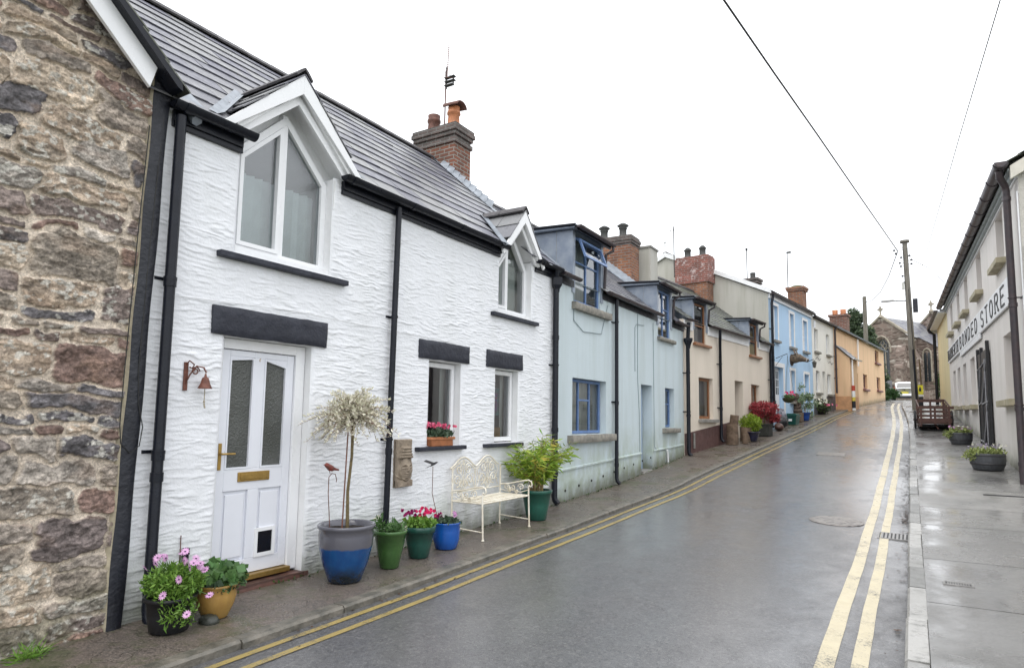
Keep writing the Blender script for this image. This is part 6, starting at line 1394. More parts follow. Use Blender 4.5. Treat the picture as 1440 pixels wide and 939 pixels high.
for i in range(260):
    a = rnd.rand()*6.283; el = rnd.uniform(-.3, 1.35); L = rnd.uniform(.18, .42); d = Vector((math.cos(a)*math.cos(el), math.sin(a)*math.cos(el), math.sin(el)))
    pts = [top+Vector((0, 0, rnd.uniform(-.04, .06)))]
    for k in range(1, 5): pts.append(pts[-1]+d*(L/4)+Vector((rnd.normal()*.024, rnd.normal()*.024, -.014*k*k*.35)))
    tw.tube(pts, [.0035, .0028, .002, .0015, .001], 4, False)
    for k in range(32):
        f = rnd.uniform(.8, 3.99); j = int(f); q = pts[j].lerp(pts[j+1], f-j); LP.append(q); LD.append(d+Vector((0, 0, .15)))
tw.build('twigs', mat('red_brown_twig', (.18, .07, .05), .6), t)
leaf_mesh('crown', leaf_cloud(np.array([tuple(q) for q in LP]), .034, rnd, .38, dirs=np.array([tuple(q) for q in LD])*.55), M['leafcream'], t)
# 4 light green pot, 5 dark green pot, 6 blue pot
t, zs = potobj('green_pot', -4.52, 4.97, .165, .095, .37, glaze('leaf_green_glaze', (.055, .135, .035), (.035, .09, .025)), 'light green tapered pot with white flowers and bare soil', cat='potted plant', rim=.006, rimh=.035)
rnd = rs(4); leaf_mesh('foliage', leaf_cloud(np.concatenate([blob_pts((-4.48, 4.97, zs+.04), (.11, .11, .05), 130, rnd), blob_pts((-4.58, 4.87, zs+.08), (.04, .04, .08), 60, rnd)]), .075, rnd, .3, -.6), M['leafmid'], t)
flowers(t, [np.array([-4.60, 4.86, zs+.16]), np.array([-4.59, 4.88, zs+.14]), np.array([-4.42, 5.05, zs+.08]), np.array([-4.41, 5.07, zs+.05]), np.array([-4.61, 4.85, zs+.13])], .032, M['petalwhite'], rnd, 8, .7)
t, zs = potobj('cyclamen_pot', -4.56, 5.47, .165, .105, .33, glaze('deep_green_glaze', (.008, .05, .04), (.015, .08, .06), rough=.3), 'deep green ribbed pot crammed with magenta and cerise cyclamen', cat='potted plant', ribs=14, rim=.014, rimh=.06)
rnd = rs(5); leaf_mesh('foliage', leaf_cloud(blob_pts((-4.56, 5.47, zs+.05), (.17, .17, .05), 380, rnd), .05, rnd, .9, -.5), M['leafbright'], t)
flowers(t, [np.array([-4.66+rnd.normal()*.045, 5.41+rnd.normal()*.045, zs+.13+rnd.rand()*.05]) for _ in range(16)], .036, M['petalmag'], rnd, 5, 1.6); flowers(t, [np.array([-4.57+rnd.normal()*.05, 5.59+rnd.normal()*.05, zs+.12+rnd.rand()*.06]) for _ in range(22)], .038, M['petalred'], rnd, 5, 1.6, name='cerise_blossoms')
t, zs = potobj('blue_pot', -4.58, 5.97, .155, .115, .29, glaze('cobalt_glaze', (.006, .06, .30), (.01, .10, .40)), 'plain cobalt blue pot of pink cyclamen nearest the bench', cat='potted plant', rim=.002, rimh=.02,
    prof=[(.11, 0), (.125, .012), (.15, .10), (.158, .2), (.155, .275), (.162, .285), (.158, .295), (.14, .29), (.138, .25)])
rnd = rs(6); leaf_mesh('foliage', leaf_cloud(blob_pts((-4.58, 5.97, zs+.035), (.15, .15, .04), 300, rnd), .045, rnd, .9, -.5), M['leafdk'], t)
flowers(t, [np.array([-4.64+rnd.normal()*.03, 5.90+rnd.normal()*.03, zs+.09+rnd.rand()*.04]) for _ in range(8)], .034, M['petalmag'], rnd, 5, 1.6); flowers(t, [np.array([-4.53+rnd.normal()*.02, 6.07+rnd.normal()*.02, zs+.10+rnd.rand()*.03]) for _ in range(4)], .036, M['petallilac'], rnd, 5, 1.6, name='pale_blossoms')
# 7 bamboo
t, zs = potobj('bamboo_pot', -4.62, 8.12, .215, .14, .42, glaze('bottle_green_glaze', (.010, .075, .055), (.02, .11, .08), rough=.35), 'large bottle green pot with a spreading bamboo at the far end of the bench', cat='potted plant', rim=.012, rimh=.05)
rnd = rs(7); mb = MB(); LP, LD = [], []
for i in range(46):
    a = rnd.rand()*6.283; b = Vector((-4.62+.13*math.cos(a)*rnd.rand(), 8.1+.13*math.sin(a)*rnd.rand(), zs)); sp = rnd.uniform(.05, .55); h = rnd.uniform(.45, .86)
    o = Vector((math.cos(a)*sp, math.sin(a)*sp, 0)); pts = [b+o*(f*f)+Vector((0, 0, h*(f-.22*f*f*sp*1.6))) for f in (0, .25, .5, .75, 1)]
    for q in pts: q.x = max(q.x, -4.94)
    mb.tube(pts, [.005, .0045, .004, .003, .002], 5, False)
    for k in range(34):
        f = rnd.uniform(1.1, 3.99); j = int(f); q = pts[j].lerp(pts[j+1], f-j); LP.append(tuple(q)); aa = a+rnd.normal()*1.0; LD.append((math.cos(aa), math.sin(aa), rnd.uniform(-.5, .35)))
mb.build('canes', mat('pale_cane', (.35, .26, .12), .5, .3, 10), t)
LP, LD = np.array(LP), np.array(LD); k = int(len(LP)*.93)
leaf_mesh('foliage', leaf_cloud(LP[:k], .155, rnd, .14, dirs=LD[:k]), M['leafbamboo'], t); leaf_mesh('yellow_leaves', leaf_cloud(LP[k:], .15, rnd, .14, dirs=LD[k:]), M['leafyellow'], t)
# 8 window trough
tr = empty('window_trough', (-4.96, 6.33, -.375), 'small terracotta trough of bright pink cyclamen on the window sill', 'window box')
mb = MB(); F = FA; a, b = 6.09, 6.55
mb.prism([F(a+.03, -.06, -.374), F(a+.03, .05, -.374), F(a, .065, -.27), F(a, -.075, -.27)], F(b-a-.03, 0, 0)-F(0, 0, 0)); mb.box(F, a-.012, b+.012, -.085, .075, -.295, -.262); mb.build('trough', M['terra'], tr, bevel=.006)
rnd = rs(8); leaf_mesh('foliage', leaf_cloud(blob_pts((-4.995, 6.32, -.225), (.09, .25, .05), 420, rnd), .05, rnd, .9, -.4), M['leafdk'], tr)
flowers(tr, [np.array([-4.99+rnd.normal()*.03, 6.32+rnd.uniform(-.23, .23), -.15+rnd.rand()*.05]) for _ in range(34)], .036, M['petalpink'], rnd, 5, 1.6)
# grass tuft at the foot of the stone gable
rnd = rs(9); n = 120; P = np.array([-4.86, 1.98, PL(1.98)])+rnd.normal(size=(n, 3))*[.03, .05, 0]; D = rnd.normal(size=(n, 3))*[.7, 1, .2]+[.3, 0, .45]
leaf_mesh('grass_tuft', leaf_cloud(P, .10, rnd, .09, dirs=D), M['leafbright'], None, (-4.86, 1.98, PL(2)), kind='stuff', label='small tuft of bright grass at the foot of the stone gable', cat='grass')
P = np.array([[-4.97+rnd.rand()*.05, y, PL(y)+.005] for y in rnd.uniform(2.9, 16, 420)]); leaf_mesh('wall_foot_moss', leaf_cloud(P, .035, rnd, .5, dirs=rnd.normal(size=(420, 3))*.6+[.4, 0, .5]), M['ivy'], None, (-4.9, 8, PL(8)), kind='stuff', label='scraps of moss and weed along the wall foot', cat='weeds')

# ================================================================== ornaments
br = empty('robin_stake', (-4.72, 4.28, PL(4.28)+.42), 'brown robin ornament on a hooked wire stake in the willow pot', 'garden ornament')
x, y = -4.74, 4.33; MB().tube([(-4.71, 4.34, -1.08), (x, y, -.75), (x, y, -.60), (x+.005, y+.03, -.565), (x+.01, y+.07, -.575), (x+.01, y+.09, -.63), (x+.01, y+.085, -.65)], .0042, 6).build('stake', M['rust'], br)
mb = MB(); mb.tube([(x, y-.075, -.478), (x, y-.055, -.480), (x, y-.04, -.482), (x, y-.02, -.492), (x, y+.01, -.512), (x, y+.04, -.522), (x, y+.06, -.526), (x, y+.12, -.538)], [.002, .008, .021, .024, .031, .026, .014, .008], 12).build('bird', mat('painted_robin', (.13, .06, .045), .5, .3, 20, col2=(.26, .04, .03)), br)
MB().tube([(x, y, -.53), (x+.003, y+.01, -.565)], .003, 5).build('feet', M['rust'], br)
sw = empty('swallow_stake', (-4.75, 5.91, PL(5.9)+.3), 'black swallow silhouette on a tall wire stake behind the blue pot', 'garden ornament')
x, y = -4.76, 5.92; MB().tube([(-4.66, 5.94, -1.26), (x, y, -.9), (x, y, -.59)], .0038, 6).build('stake', M['rust'], sw)
MB().tube([(x, y+.09, -.545), (x, y+.06, -.548), (x, y+.02, -.56), (x, y-.03, -.577), (x, y-.05, -.585)], [.002, .011, .015, .009, .003], 8).prism([(x, y+.04, -.555), (x+.09, y-.02, -.53), (x+.10, y-.05, -.545), (x+.0, y-.01, -.57)], (0, .002, .003)).prism([(x, y+.04, -.555), (x-.09, y-.02, -.52), (x-.10, y-.05, -.535), (x+.0, y-.01, -.57)], (0, .002, .003)).prism([(x, y-.045, -.58), (x+.012, y-.12, -.60), (x, y-.075, -.592), (x-.012, y-.12, -.605)], (0, 0, .003)).build('bird', M['blackiron'], sw)
bl = empty('door_bell', (-4.97, 3.02, .25), 'rusty iron bell on a scrolled wall bracket left of the white door', 'bell')
MB().box(FA, 2.975, 3.01, .012, .024, .17, .40).tube([FA(2.99, .02, .38), FA(3.0, .05, .41), FA(3.03, .07, .38), FA(3.02, .06, .35), FA(3.0, .05, .36)], .007, 6).build('bracket', M['rust'], bl, bevel=.003)
sp = [FA(3.05+.035*math.cos(q)*(1-q/14), .06, .33+.035*math.sin(q)*(1-q/14)) for q in [i*.5 for i in range(20)]]
MB().tube([FA(2.99, .02, .22), FA(3.01, .05, .30), FA(3.05, .07, .37), FA(3.10, .09, .36), FA(3.125, .09, .32)], .007, 6).tube(sp, .006, 6).build('arm', M['rust'], bl)
MB().lathe(FA(3.12, .09, .19), [(.056, 0), (.052, .01), (.036, .042), (.030, .07), (.024, .088), (.010, .096), (.007, .12), (0, .125)], 18).build('bell', M['rust'], bl)
MB().tube([FA(3.12, .09, .21), FA(3.12, .09, .06)], .004, 5).lathe(FA(3.12, .09, .07), [(0, 0), (.011, .012), (0, .03)], 8).tube([FA(3.12, .09, .07), FA(3.128, .09, .03)], .007, 5).build('clapper', mat('frayed_rope', (.45, .40, .30), .8), bl)
mb = MB(); h_ = [(math.sin(q)**3*.062, (.8*math.cos(q)-.3*math.cos(2*q)-.1*math.cos(3*q))*.06) for q in [i*6.283/24 for i in range(24)]]
mb.prism([FA(4.70+a, .02, -.005+b) for a, b in h_], FA(0, .015, 0)-FA(0, 0, 0)).tube([FA(4.70, .02, .05), FA(4.70, .02, .12)], .002, 4); mb.build('slate_heart', M['blackiron'], loc=FA(4.7, .02, 0), label='black heart shaped plaque hung on the white wall behind the willow', cat='wall ornament')
# carved stone head plaque
S = np.linspace(5.50, 5.765, 90); Z = np.linspace(-.815, -.275, 180); SS, ZZ = np.meshgrid(S, Z); U = (SS-5.632)/.13; Vv = (ZZ+.815)/.54
shape = lambda a, b, c, d: np.exp(-(((U-a)/c)**2+((Vv-b)/d)**2))
fx, fy = .08, .37
E = np.clip(1-((U-fx)/.80)**2-((Vv-fy)/.255)**2, 0, 1); Hm = .052*np.sqrt(E)
Hm += .022*np.exp(-((U-fx-.04)/.11)**2)*np.exp(-((Vv-fy-.035)/.065)**4)*(1.3-(Vv-fy+.03)*5)+.012*shape(fx+.04, fy-.028, .17, .02)
for sg in (-1, 1):
    ex = fx+.04+sg*.36; Hm -= .013*shape(ex, fy+.062, .24, .020); Hm += .013*shape(ex, fy+.030, .19, .018); Hm -= .010*np.exp(-((Vv-(fy+.024-.02*((U-ex)/.2)**2))/.005)**2)*np.exp(-((U-ex)/.2)**4); Hm += .011*np.exp(-((Vv-(fy+.098-.035*((U-ex)/.3)**2))/.009)**2)*np.exp(-((U-ex)/.3)**4)
Hm += .012*shape(fx+.04, fy-.088, .24, .012)+.011*shape(fx+.04, fy-.116, .19, .013)-.012*np.exp(-((Vv-fy+.101)/.005)**2)*np.exp(-((U-fx-.04)/.25)**4)+.010*shape(fx+.04, fy-.165, .2, .03)
band = (Vv > .60) & (Vv < .84) & (np.abs(U-fx) < .75-1.0*(Vv-.60)); Hm = np.where(band, .030+.014*np.abs(np.sin((Vv-.60)*52))+.005*np.sin(U*34)*(Vv < .68), Hm)
for sg in (-1, 1): Hm += .022*shape(fx+sg*.86, .38, .10, .13)
rob = Vv < .15; Hm = np.where(rob & (E <= 0), .022+.010*fbm(U*3, Vv*14, 3), Hm)
Hm += .010*np.exp(-((Vv-.13-.10*np.abs(U-fx))/.018)**2)
edge_ = np.minimum(np.minimum(SS-S[0], S[-1]-SS), np.minimum(ZZ-Z[0], Z[-1]-ZZ)); Hm = (Hm+.035+.010*(fbm(SS*25, ZZ*25, 4)-.5)+.008*np.clip(Vv-.8, 0, 1)*5)*np.clip(edge_/.012+.25, 0, 1)**.6
mk = empty('stone_head_plaque', (-4.98, 5.6, -.55), 'weathered stone plaque carved with a serene crowned head, hung beside the second downpipe', 'plaque')
relief(Fac((-4.985, 0), 0), S, Z, Hm, lambda s, z: z > -9, 'carved_face', mat('weathered_carved_stone', (.30, .245, .185), .85, .5, 9, col2=(.19, .155, .12), bump=.004, bscale=60), mk)
MB().box(FA, 5.50, 5.765, .0, .018, -.815, -.275).build('backing', mat('weathered_carved_stone', (.2, .2, .2)), mk)

# ================================================================== bench
bn = empty('garden_bench', (-4.7, 7.05, PL(7.05)), 'ornate cream painted iron bench with a double humped scrollwork back', 'bench')
B0, B1 = 6.50, 7.60; DB_, DF_ = .09, .55; ZS = -1.055
Fb = FA
def spiral(F, cs, cz, d, r, t0, turns, sgn=1, k=18): return [F(cs+sgn*r*(1-i/k*.85)*math.cos(t0+turns*6.283*i/k), d, cz+r*(1-i/k*.85)*math.sin(t0+turns*6.283*i/k)) for i in range(k+1)]
for s, d, zt in ((B0, DB_, -.66), (B1, DB_, -.66), (B0, DF_, -.93), (B1, DF_, -.93)):
    zg_ = PL(s); MB().tube([FA(s, d, zt), FA(s, d, ZS), FA(s+(.02 if s == B0 else -.02)*0, d+(.015 if d > .3 else -.0), zg_+.015)], .0115, 8).lathe(FA(s, d+(.015 if d > .3 else 0), zg_), [(.018, 0), (.02, .008), (.012, .02)], 8).build('leg', M['bench'], bn)
mb = MB()
for s in (B0, B1): mb.tube([FA(s, DB_, ZS), FA(s, DF_, ZS)], .011, 6)
mb.tube([FA(B0, DF_, ZS), FA(B1, DF_, ZS)], .012, 6).tube([FA(B0, DB_, ZS), FA(B1, DB_, ZS)], .011, 6)
n = 26
for i in range(n): s = B0+(B1-B0)*(i+.5)/n; mb.tube([FA(s-.03, DB_, ZS+.002), FA(s+.03, DF_, ZS+.002)], .0048, 5); mb.tube([FA(s+.03, DB_, ZS+.004), FA(s-.03, DF_, ZS+.004)], .0048, 5)
for k in range(1, 5): d = DB_+(DF_-DB_)*k/5; mb.tube([FA(B0, d, ZS+.006), FA(B1, d, ZS+.006)], .006, 5)
mb.build('seat', M['bench'], bn)
mb = MB(); hump = lambda f: -.655+.125*(.5-.5*math.cos(f*math.pi*4))**.75
top_ = [FA(B0+(B1-B0)*i/40, DB_-.035, hump(i/40)) for i in range(41)]
mb.tube(top_, .011, 7).tube([FA(B0, DB_, -.66), FA(B0, DB_-.035, -.66)], .011, 6).tube([FA(B0+(B1-B0)*i/40, DB_-.033, hump(i/40)-.04) for i in range(1, 40)], .006, 5)
mb.tube([FA(B0, DB_-.02, -.96), FA(B1, DB_-.02, -.96)], .008, 6)
for h in (0, 1):
    c = B0+(B1-B0)*(.25+.5*h)
    for sg in (-1, 1):
        mb.tube(spiral(FA, c+sg*.10, -.68, DB_-.03, .075, 1.2, 1.5, sg), .0075, 5); mb.tube(spiral(FA, c+sg*.14, -.82, DB_-.03, .085, -1.5, 1.4, -sg), .0075, 5); mb.tube(spiral(FA, c+sg*.06, -.86, DB_-.03, .055, 2., 1.5, sg), .005, 5)
        mb.tube([FA(c+sg*.02, DB_-.03, -.95), FA(c+sg*.07, DB_-.03, -.88), FA(c+sg*.02, DB_-.03, -.78), FA(c+sg*.09, DB_-.03, -.66), FA(c, DB_-.03, -.58)], .005, 5)
        mb.tube([FA(c+sg*.25, DB_-.03, -.93), FA(c+sg*.20, DB_-.03, -.83), FA(c+sg*.25, DB_-.03, -.72), FA(c+sg*.18, DB_-.03, -.63)], .005, 5)
        for q in range(5): mb.lathe(FA(c+sg*(.05+.045*q), DB_-.03, -.70-.05*((q*7) % 5)), [(0, -.012), (.013, 0), (0, .012)], 6)
    mb.lathe(FA(c, DB_-.03, -.62), [(0, -.02), (.02, 0), (0, .025)], 8).tube([FA(c, DB_-.03, -.96), FA(c, DB_-.03, -.56)], .005, 5)
for s in (B0+(B1-B0)*.5,): mb.tube([FA(s, DB_-.03, -.96), FA(s, DB_-.034, -.66)], .006, 5)
mb.build('backrest', M['bench'], bn)
for s in (B0, B1):
    mb = MB(); mb.tube([FA(s, DB_, -.93), FA(s, DB_+.15, -.915), FA(s, DF_-.12, -.87), FA(s, DF_, -.85), FA(s, DF_+.04, -.87), FA(s, DF_+.055, -.91), FA(s, DF_+.03, -.94), FA(s, DF_+.005, -.92)], .0105, 7)
    P = lambda d, z: FA(s, d, z)
    for a, b, r, t0, sg in ((.20, -.965, .045, 0, 1), (.30, -.965, .045, 3.14, 1), (.43, -.95, .05, 0, -1), (.24, -1.01, .03, 0, 1), (.36, -1.01, .03, 3, 1)):
        mb.tube([P(a+sg*r*(1-i/14*.8)*math.cos(t0+8.5*i/14), b+r*(1-i/14*.8)*math.sin(t0+8.5*i/14)) for i in range(15)], .0075, 5)
    mb.tube([P(DB_, -1.0), P(.2, -1.02), P(.3, -.99), P(.42, -1.02), P(DF_, -.98)], .006, 5); mb.lathe(P(.25, -1.04), [(0, -.0), (.02, .02), (.012, .07), (0, .09)], 6); mb.build('armrest', M['bench'], bn)
    MB().tube([FA(s, DB_, PL(s)+.12), FA(s, DF_+.008, PL(s)+.10)], .0085, 6).build('stretcher', M['bench'], bn)

# ================================================================== things outside the far houses
def at(x, y): return (x, y, PL(y))
logm = mat('weathered_log', (.16, .11, .075), .85, .5, 10, bump=.015, bscale=20); logend = mat('cut_log_end', (.34, .25, .17), .8, .3, 12)
def log(x, y, z, r, h, tx=0, ty=0, label='', cat='log'):
    n = 16; mb = MB(); pr_ = [(r*1.02, 0), (r, .03), (r*.97, h*.5), (r, h-.02), (r*.95, h)]
    vs = []; 
    for rr_, zz in pr_:
        for k in range(n): q = 6.283*k/n; w = rr_*(1+.06*math.sin(3*q+x*9)); vs.append((x+w*math.cos(q)+tx*zz, y+w*math.sin(q)+ty*zz, z+zz-tx*w*math.cos(q)))
    mb.add(vs, [(i*n+k, i*n+(k+1) % n, (i+1)*n+(k+1) % n, (i+1)*n+k) for i in range(4) for k in range(n)], True)
    t = empty('cut_log', (x, y, z), label, cat, 'cut logs stacked by the cream cottage'); mb.build('bark', logm, t); MB().add(vs[-n:], [list(range(n))]).build('cut_face', logend, t)
z = PL(19.0)
log(-4.40, 19.05, z, .17, .30, label='fat upright log at the bottom of the stack by the cream cottage'); log(-4.40, 19.05, z+.30, .165, .28, label='middle log of the stack against the cream cottage'); log(-4.36, 19.05, z+.585, .12, .26, .12, 0, label='small tilted log balanced on top of the stack')
log(-4.12, 19.35, PL(19.35), .085, .27, label='short thin log standing in front of the log stack'); log(-4.22, 19.95, PL(19.9), .17, .42, label='dark stump behind the log stack, beside the green shrub')
def potted(name, x, y, rt, rb, h, m, label, cat='potted plant'): return potobj(name, x, y, rt, rb, h, m, label, cat=cat, n=20)
t, zs = potted('shrub_pot', -4.05, 20.0, .21, .12, .28, glaze('navy_glaze', (.01, .012, .04), (.02, .02, .05)), 'navy pot with a round lime green shrub beside the cut logs')
rnd = rs(20); leaf_mesh('foliage', leaf_cloud(blob_pts((-4.12, 20.1, zs+.26), (.32, .32, .28), 1800, rnd, .3), .07, rnd, .35, -.8), leafmat('lime_leaf', (.16, .26, .02), (.26, .34, .04)), t)
t = empty('maple_tub', at(-3.98, 21.5), 'square dark tub with a low crimson maple', 'potted tree')
z = PL(21.5); mb = MB().box(Fac((-3.98, 21.5), 7), -.19, .19, -.19, .19, z, z+.38).box(Fac((-3.98, 21.5), 7), -.21, .21, -.21, .21, z+.34, z+.40); mb.build('tub', mat('dark_mossy_tub', (.03, .032, .028), .7, .4, 9, bump=.005), t, bevel=.01)
MB().tube([(-3.98, 21.5, z+.38), (-3.97, 21.5, z+.55), (-3.90, 21.5, z+.75)], [.025, .02, .01], 6).tube([(-3.97, 21.5, z+.5), (-4.15, 21.4, z+.75)], .012, 5).tube([(-3.97, 21.5, z+.52), (-3.75, 21.6, z+.7)], .012, 5).build('trunk', M['stem'], t)
rnd = rs(21); P = np.concatenate([blob_pts((-4.02, 21.5, z+.88), (.48, .48, .22), 1500, rnd, .4), blob_pts((-3.76, 21.7, z+.58), (.24, .28, .16), 500, rnd, .4), blob_pts((-4.2, 21.3, z+.62), (.25, .25, .15), 450, rnd, .4)]); leaf_mesh('crown', leaf_cloud(P, .075, rnd, .5, .2), M['leafred'], t)
bagm = mat('black_polythene', (.02, .02, .024), .25, .3, 6, bump=.03, bscale=9)
def lump(name, x, y, z, rx, ry, rz, m, label, cat, seedv=1, group=None, am=.25):
    k, l = 22, 12; vs = [];
    for j in range(l+1):
        th_ = math.pi*j/l
        for i in range(k):
            ph = 6.283*i/k; n_ = float(fbm(np.array([math.cos(ph)*math.sin(th_)*1.6+9+seedv]), np.array([math.cos(th_)*1.6+math.sin(ph)+5]), seedv, 3)[0])-.5; r = 1+am*2*n_
            vs.append((x+rx*r*math.sin(th_)*math.cos(ph), y+ry*r*math.sin(th_)*math.sin(ph), max(z, z+rz+rz*r*math.cos(th_))))
    return MB().add(vs, [(j*k+i, j*k+(i+1) % k, (j+1)*k+(i+1) % k, (j+1)*k+i) for j in range(l) for i in range(k)], True).build(name, m, loc=(x, y, z), label=label, cat=cat, group=group)
lump('rubbish_bag', -3.95, 24.3, PL(24.3), .22, .22, .22, bagm, 'slumped black rubbish bag nearest the crimson maple', 'bag', 2); lump('rubbish_bag', -3.92, 24.9, PL(24.9), .13, .15, .14, bagm, 'small black bag pressed against the green recycling box', 'bag', 3)
lump('patterned_bag', -4.05, 24.75, PL(24.7), .22, .22, .32, mat('black_white_bag', (.03, .03, .05), .35, .3, 16, col2=(.35, .36, .42), bump=.02), 'tall grey and white mottled bag standing by the sky blue house door', 'bag', 4)
lump('rubbish_bag', -3.85, 23.3, PL(23.3), .15, .2, .13, mat('brown_sack', (.11, .06, .05), .5, .4, 9), 'low brown sack behind the crimson maple', 'bag', 6)
def crate(x, y, ang, label, lid=True):
    t = empty('recycling_box', at(x, y), label, 'recycling box', 'green recycling boxes'); z = PL(y); F = Fac((x, y), ang); gm = mat('green_plastic', (.01, .085, .07), .4, .2, 5); mb = MB()
    p0 = [F(a*.22, b*.17, z) for a, b in ((-1, -1), (1, -1), (1, 1), (-1, 1))]; p1 = [F(a*.27, b*.21, z+.33) for a, b in ((-1, -1), (1, -1), (1, 1), (-1, 1))]
    mb.add(p0+p1, [(0, 1, 2, 3)]+[(i, (i+1) % 4, 4+(i+1) % 4, 4+i) for i in range(4)]); mb.build('box', gm, t, bevel=.015); mb = MB()
    for a0, a1, b0, b1 in ((-.29, .29, -.23, -.20), (-.29, .29, .20, .23), (-.29, -.26, -.2, .2), (.26, .29, -.2, .2)): mb.box(F, a0, a1, b0, b1, z+.30, z+.345)
    mb.build('rim', gm, t)
    MB().box(F, -.27, -.262, -.06, .06, z+.12, z+.2).build('label_patch', M['wpaint'], t)
    if lid: MB().box(F, -.25, .25, -.19, .19, z+.34, z+.40).build('lid', gm, t, bevel=.02)
crate(-3.75, 25.5, 7, 'green plastic recycling box between the black bags and the stone figure'); q = FB(17.4, .45, 0)
crate(-3.05, 34.0, 7, 'green plastic recycling box beyond the ivory house, by the orange porch', False)
t = empty('seated_figure', at(-3.72, 26.35), 'brown stone seated figure on a square block beside the sky blue house', 'statue'); z = PL(26.35); F = Fac((-3.72, 26.35), 7); brn = mat('brown_carved_stone', (.12, .085, .065), .85, .45, 12, bump=.01)
MB().box(F, -.22, .22, -.20, .20, z, z+.36).build('block', mat('brown_block', (.17, .12, .08), .85, .4, 8, bump=.01), t, bevel=.02)
mb = MB().lathe((-3.72, 26.35, z+.36), [(.20, 0), (.21, .06), (.17, .14), (.13, .26), (.15, .36), (.12, .42), (.06, .45), (.06, .48), (.10, .52), (.115, .60), (.10, .68), (.04, .73), (0, .735)], 14).tube([(-3.86, 26.3, z+.74), (-3.83, 26.22, z+.58), (-3.68, 26.2, z+.52)], [.05, .045, .04], 8).tube([(-3.58, 26.3, z+.74), (-3.57, 26.22, z+.58), (-3.68, 26.2, z+.52)], [.05, .045, .04], 8).tube([(-3.85, 26.25, z+.42), (-3.68, 26.12, z+.42), (-3.55, 26.25, z+.42)], [.07, .07, .07], 8); mb.build('figure', brn, t)
t, zs = potted('blue_pot', -3.50, 26.9, .20, .13, .32, glaze('cobalt_far', (.01, .05, .28), (.01, .08, .36)), 'round blue pot with a loose leafy shrub by the stone figure')
rnd = rs(30); cl = np.concatenate([blob_pts((-3.50+rnd.normal()*.22, 26.9+rnd.normal()*.22, zs+.45+rnd.normal()*.22), (.16, .16, .13), 60, rnd) for _ in range(14)]); leaf_mesh('foliage', leaf_cloud(cl, .10, rnd, .4, -.2), leafmat('grey_green_leaf', (.14, .22, .12), (.30, .38, .22)), t)
MB().tube([(-3.5, 26.9, zs), (-3.6, 26.8, zs+.7)], .008, 5).tube([(-3.5, 26.9, zs), (-3.35, 27, zs+.7)], .008, 5).build('stems', M['stem'], t)
t, zs = potted('flowering_tub', -3.30, 29.9, .28, .2, .22, mat('dark_tub', (.04, .03, .03), .6), 'low dark tub spilling cream and pink flowers outside the ivory house')
rnd = rs(31); leaf_mesh('foliage', leaf_cloud(blob_pts((-3.30, 29.9, zs+.12), (.42, .5, .3), 1300, rnd, .35), .09, rnd, .5), leafmat('olive_leaf', (.04, .07, .03), (.10, .13, .05)), t)
flowers(t, [np.array([-3.3, 29.9, zs+.12])+np.array([rnd.normal()*.2, rnd.normal()*.24-.1, .1+rnd.rand()*.25]) for _ in range(40)], .07, M['petalwhite'], rnd, 6, .5); flowers(t, [np.array([-3.15, 29.75, zs+.05])+np.array([rnd.normal()*.15, rnd.normal()*.15, .1+rnd.rand()*.1]) for _ in range(14)], .06, M['petalpink'], rnd, 6, .5, name='pink_blossoms')
# hanging basket, boar head sign, lamp on the sky blue house
hb = empty('hanging_basket', tuple(FB(7.7, .42, 1.0)), 'hanging basket of red flowers in front of the glazed door of the sky blue house', 'hanging basket')
p = FB(7.75, .42, 0); MB().tube([FB(7.75, .02, 2.2), FB(7.75, .42, 2.35), FB(7.75, .42, 2.2)], .012, 6).tube([FB(7.75, .02, 1.95), FB(7.75, .25, 2.25)], .008, 5).build('bracket', M['blackiron'], hb)
MB().lathe(p+Vector((0, 0, .62)), [(0, 0), (.12, .03), (.19, .10), (.21, .18)], 16).build('basket', mat('moss_liner', (.07, .07, .025), .95, .5, 20, bump=.02), hb)
for q in range(3): MB().tube([p+Vector((.2*math.cos(q*2.1), .2*math.sin(q*2.1), 0.80)), p+Vector((0, 0, 2.2))], .004, 4).build('chain', M['blackiron'], hb)
rnd = rs(33); leaf_mesh('foliage', leaf_cloud(blob_pts(p+Vector((0, 0, .85)), (.2, .2, .08), 260, rnd), .06, rnd, .6), M['leafmid'], hb); flowers(hb, [np.array(p+Vector((rnd.normal()*.12, rnd.normal()*.12, 0.90+rnd.rand()*.12))) for _ in range(14)], .05, M['petalred'], rnd, 5, .6)
bo = empty('boar_head', tuple(FB(9.7, .2, 2.3)), 'carved brown boar head projecting from the sky blue wall', 'wall ornament'); fur = mat('brown_carved_head', (.20, .14, .085), .8, .6, 14, col2=(.05, .04, .035), bump=.02, bscale=14)
mb = MB(); mb.tube([FB(9.75, .02, 2.33), FB(9.75, .16, 2.36), FB(9.76, .30, 2.36), FB(9.77, .42, 2.31), FB(9.78, .54, 2.27), FB(9.78, .60, 2.25)], [.17, .18, .15, .095, .07, .06], 12); mb.build('head', fur, bo)
for sg in (-1, 1): MB().prism([FB(9.75+sg*.10, .18, 2.50), FB(9.75+sg*.20, .16, 2.52), FB(9.75+sg*.16, .10, 2.70)], FB(0, .04, 0)-FB(0, 0, 0)).build('ear', fur, bo); MB().tube([FB(9.77+sg*.08, .54, 2.24), FB(9.77+sg*.11, .58, 2.30), FB(9.77+sg*.10, .57, 2.35)], [.012, .01, .003], 6).build('tusk', M['wpaint'], bo)
MB().tube([FB(9.75, .0, 2.3), FB(9.75, .03, 2.3)], .22, 16).build('shield', brn, bo)
wl = empty('wall_lantern', tuple(FB(12.2, .1, 2.35)), 'small black wall lantern right of the boar head', 'lantern'); MB().tube([FB(12.25, .0, 2.45), FB(12.25, .18, 2.52), FB(12.25, .2, 2.46)], .014, 6).build('arm', M['blackiron'], wl); q = FB(12.25, .2, 2.2)
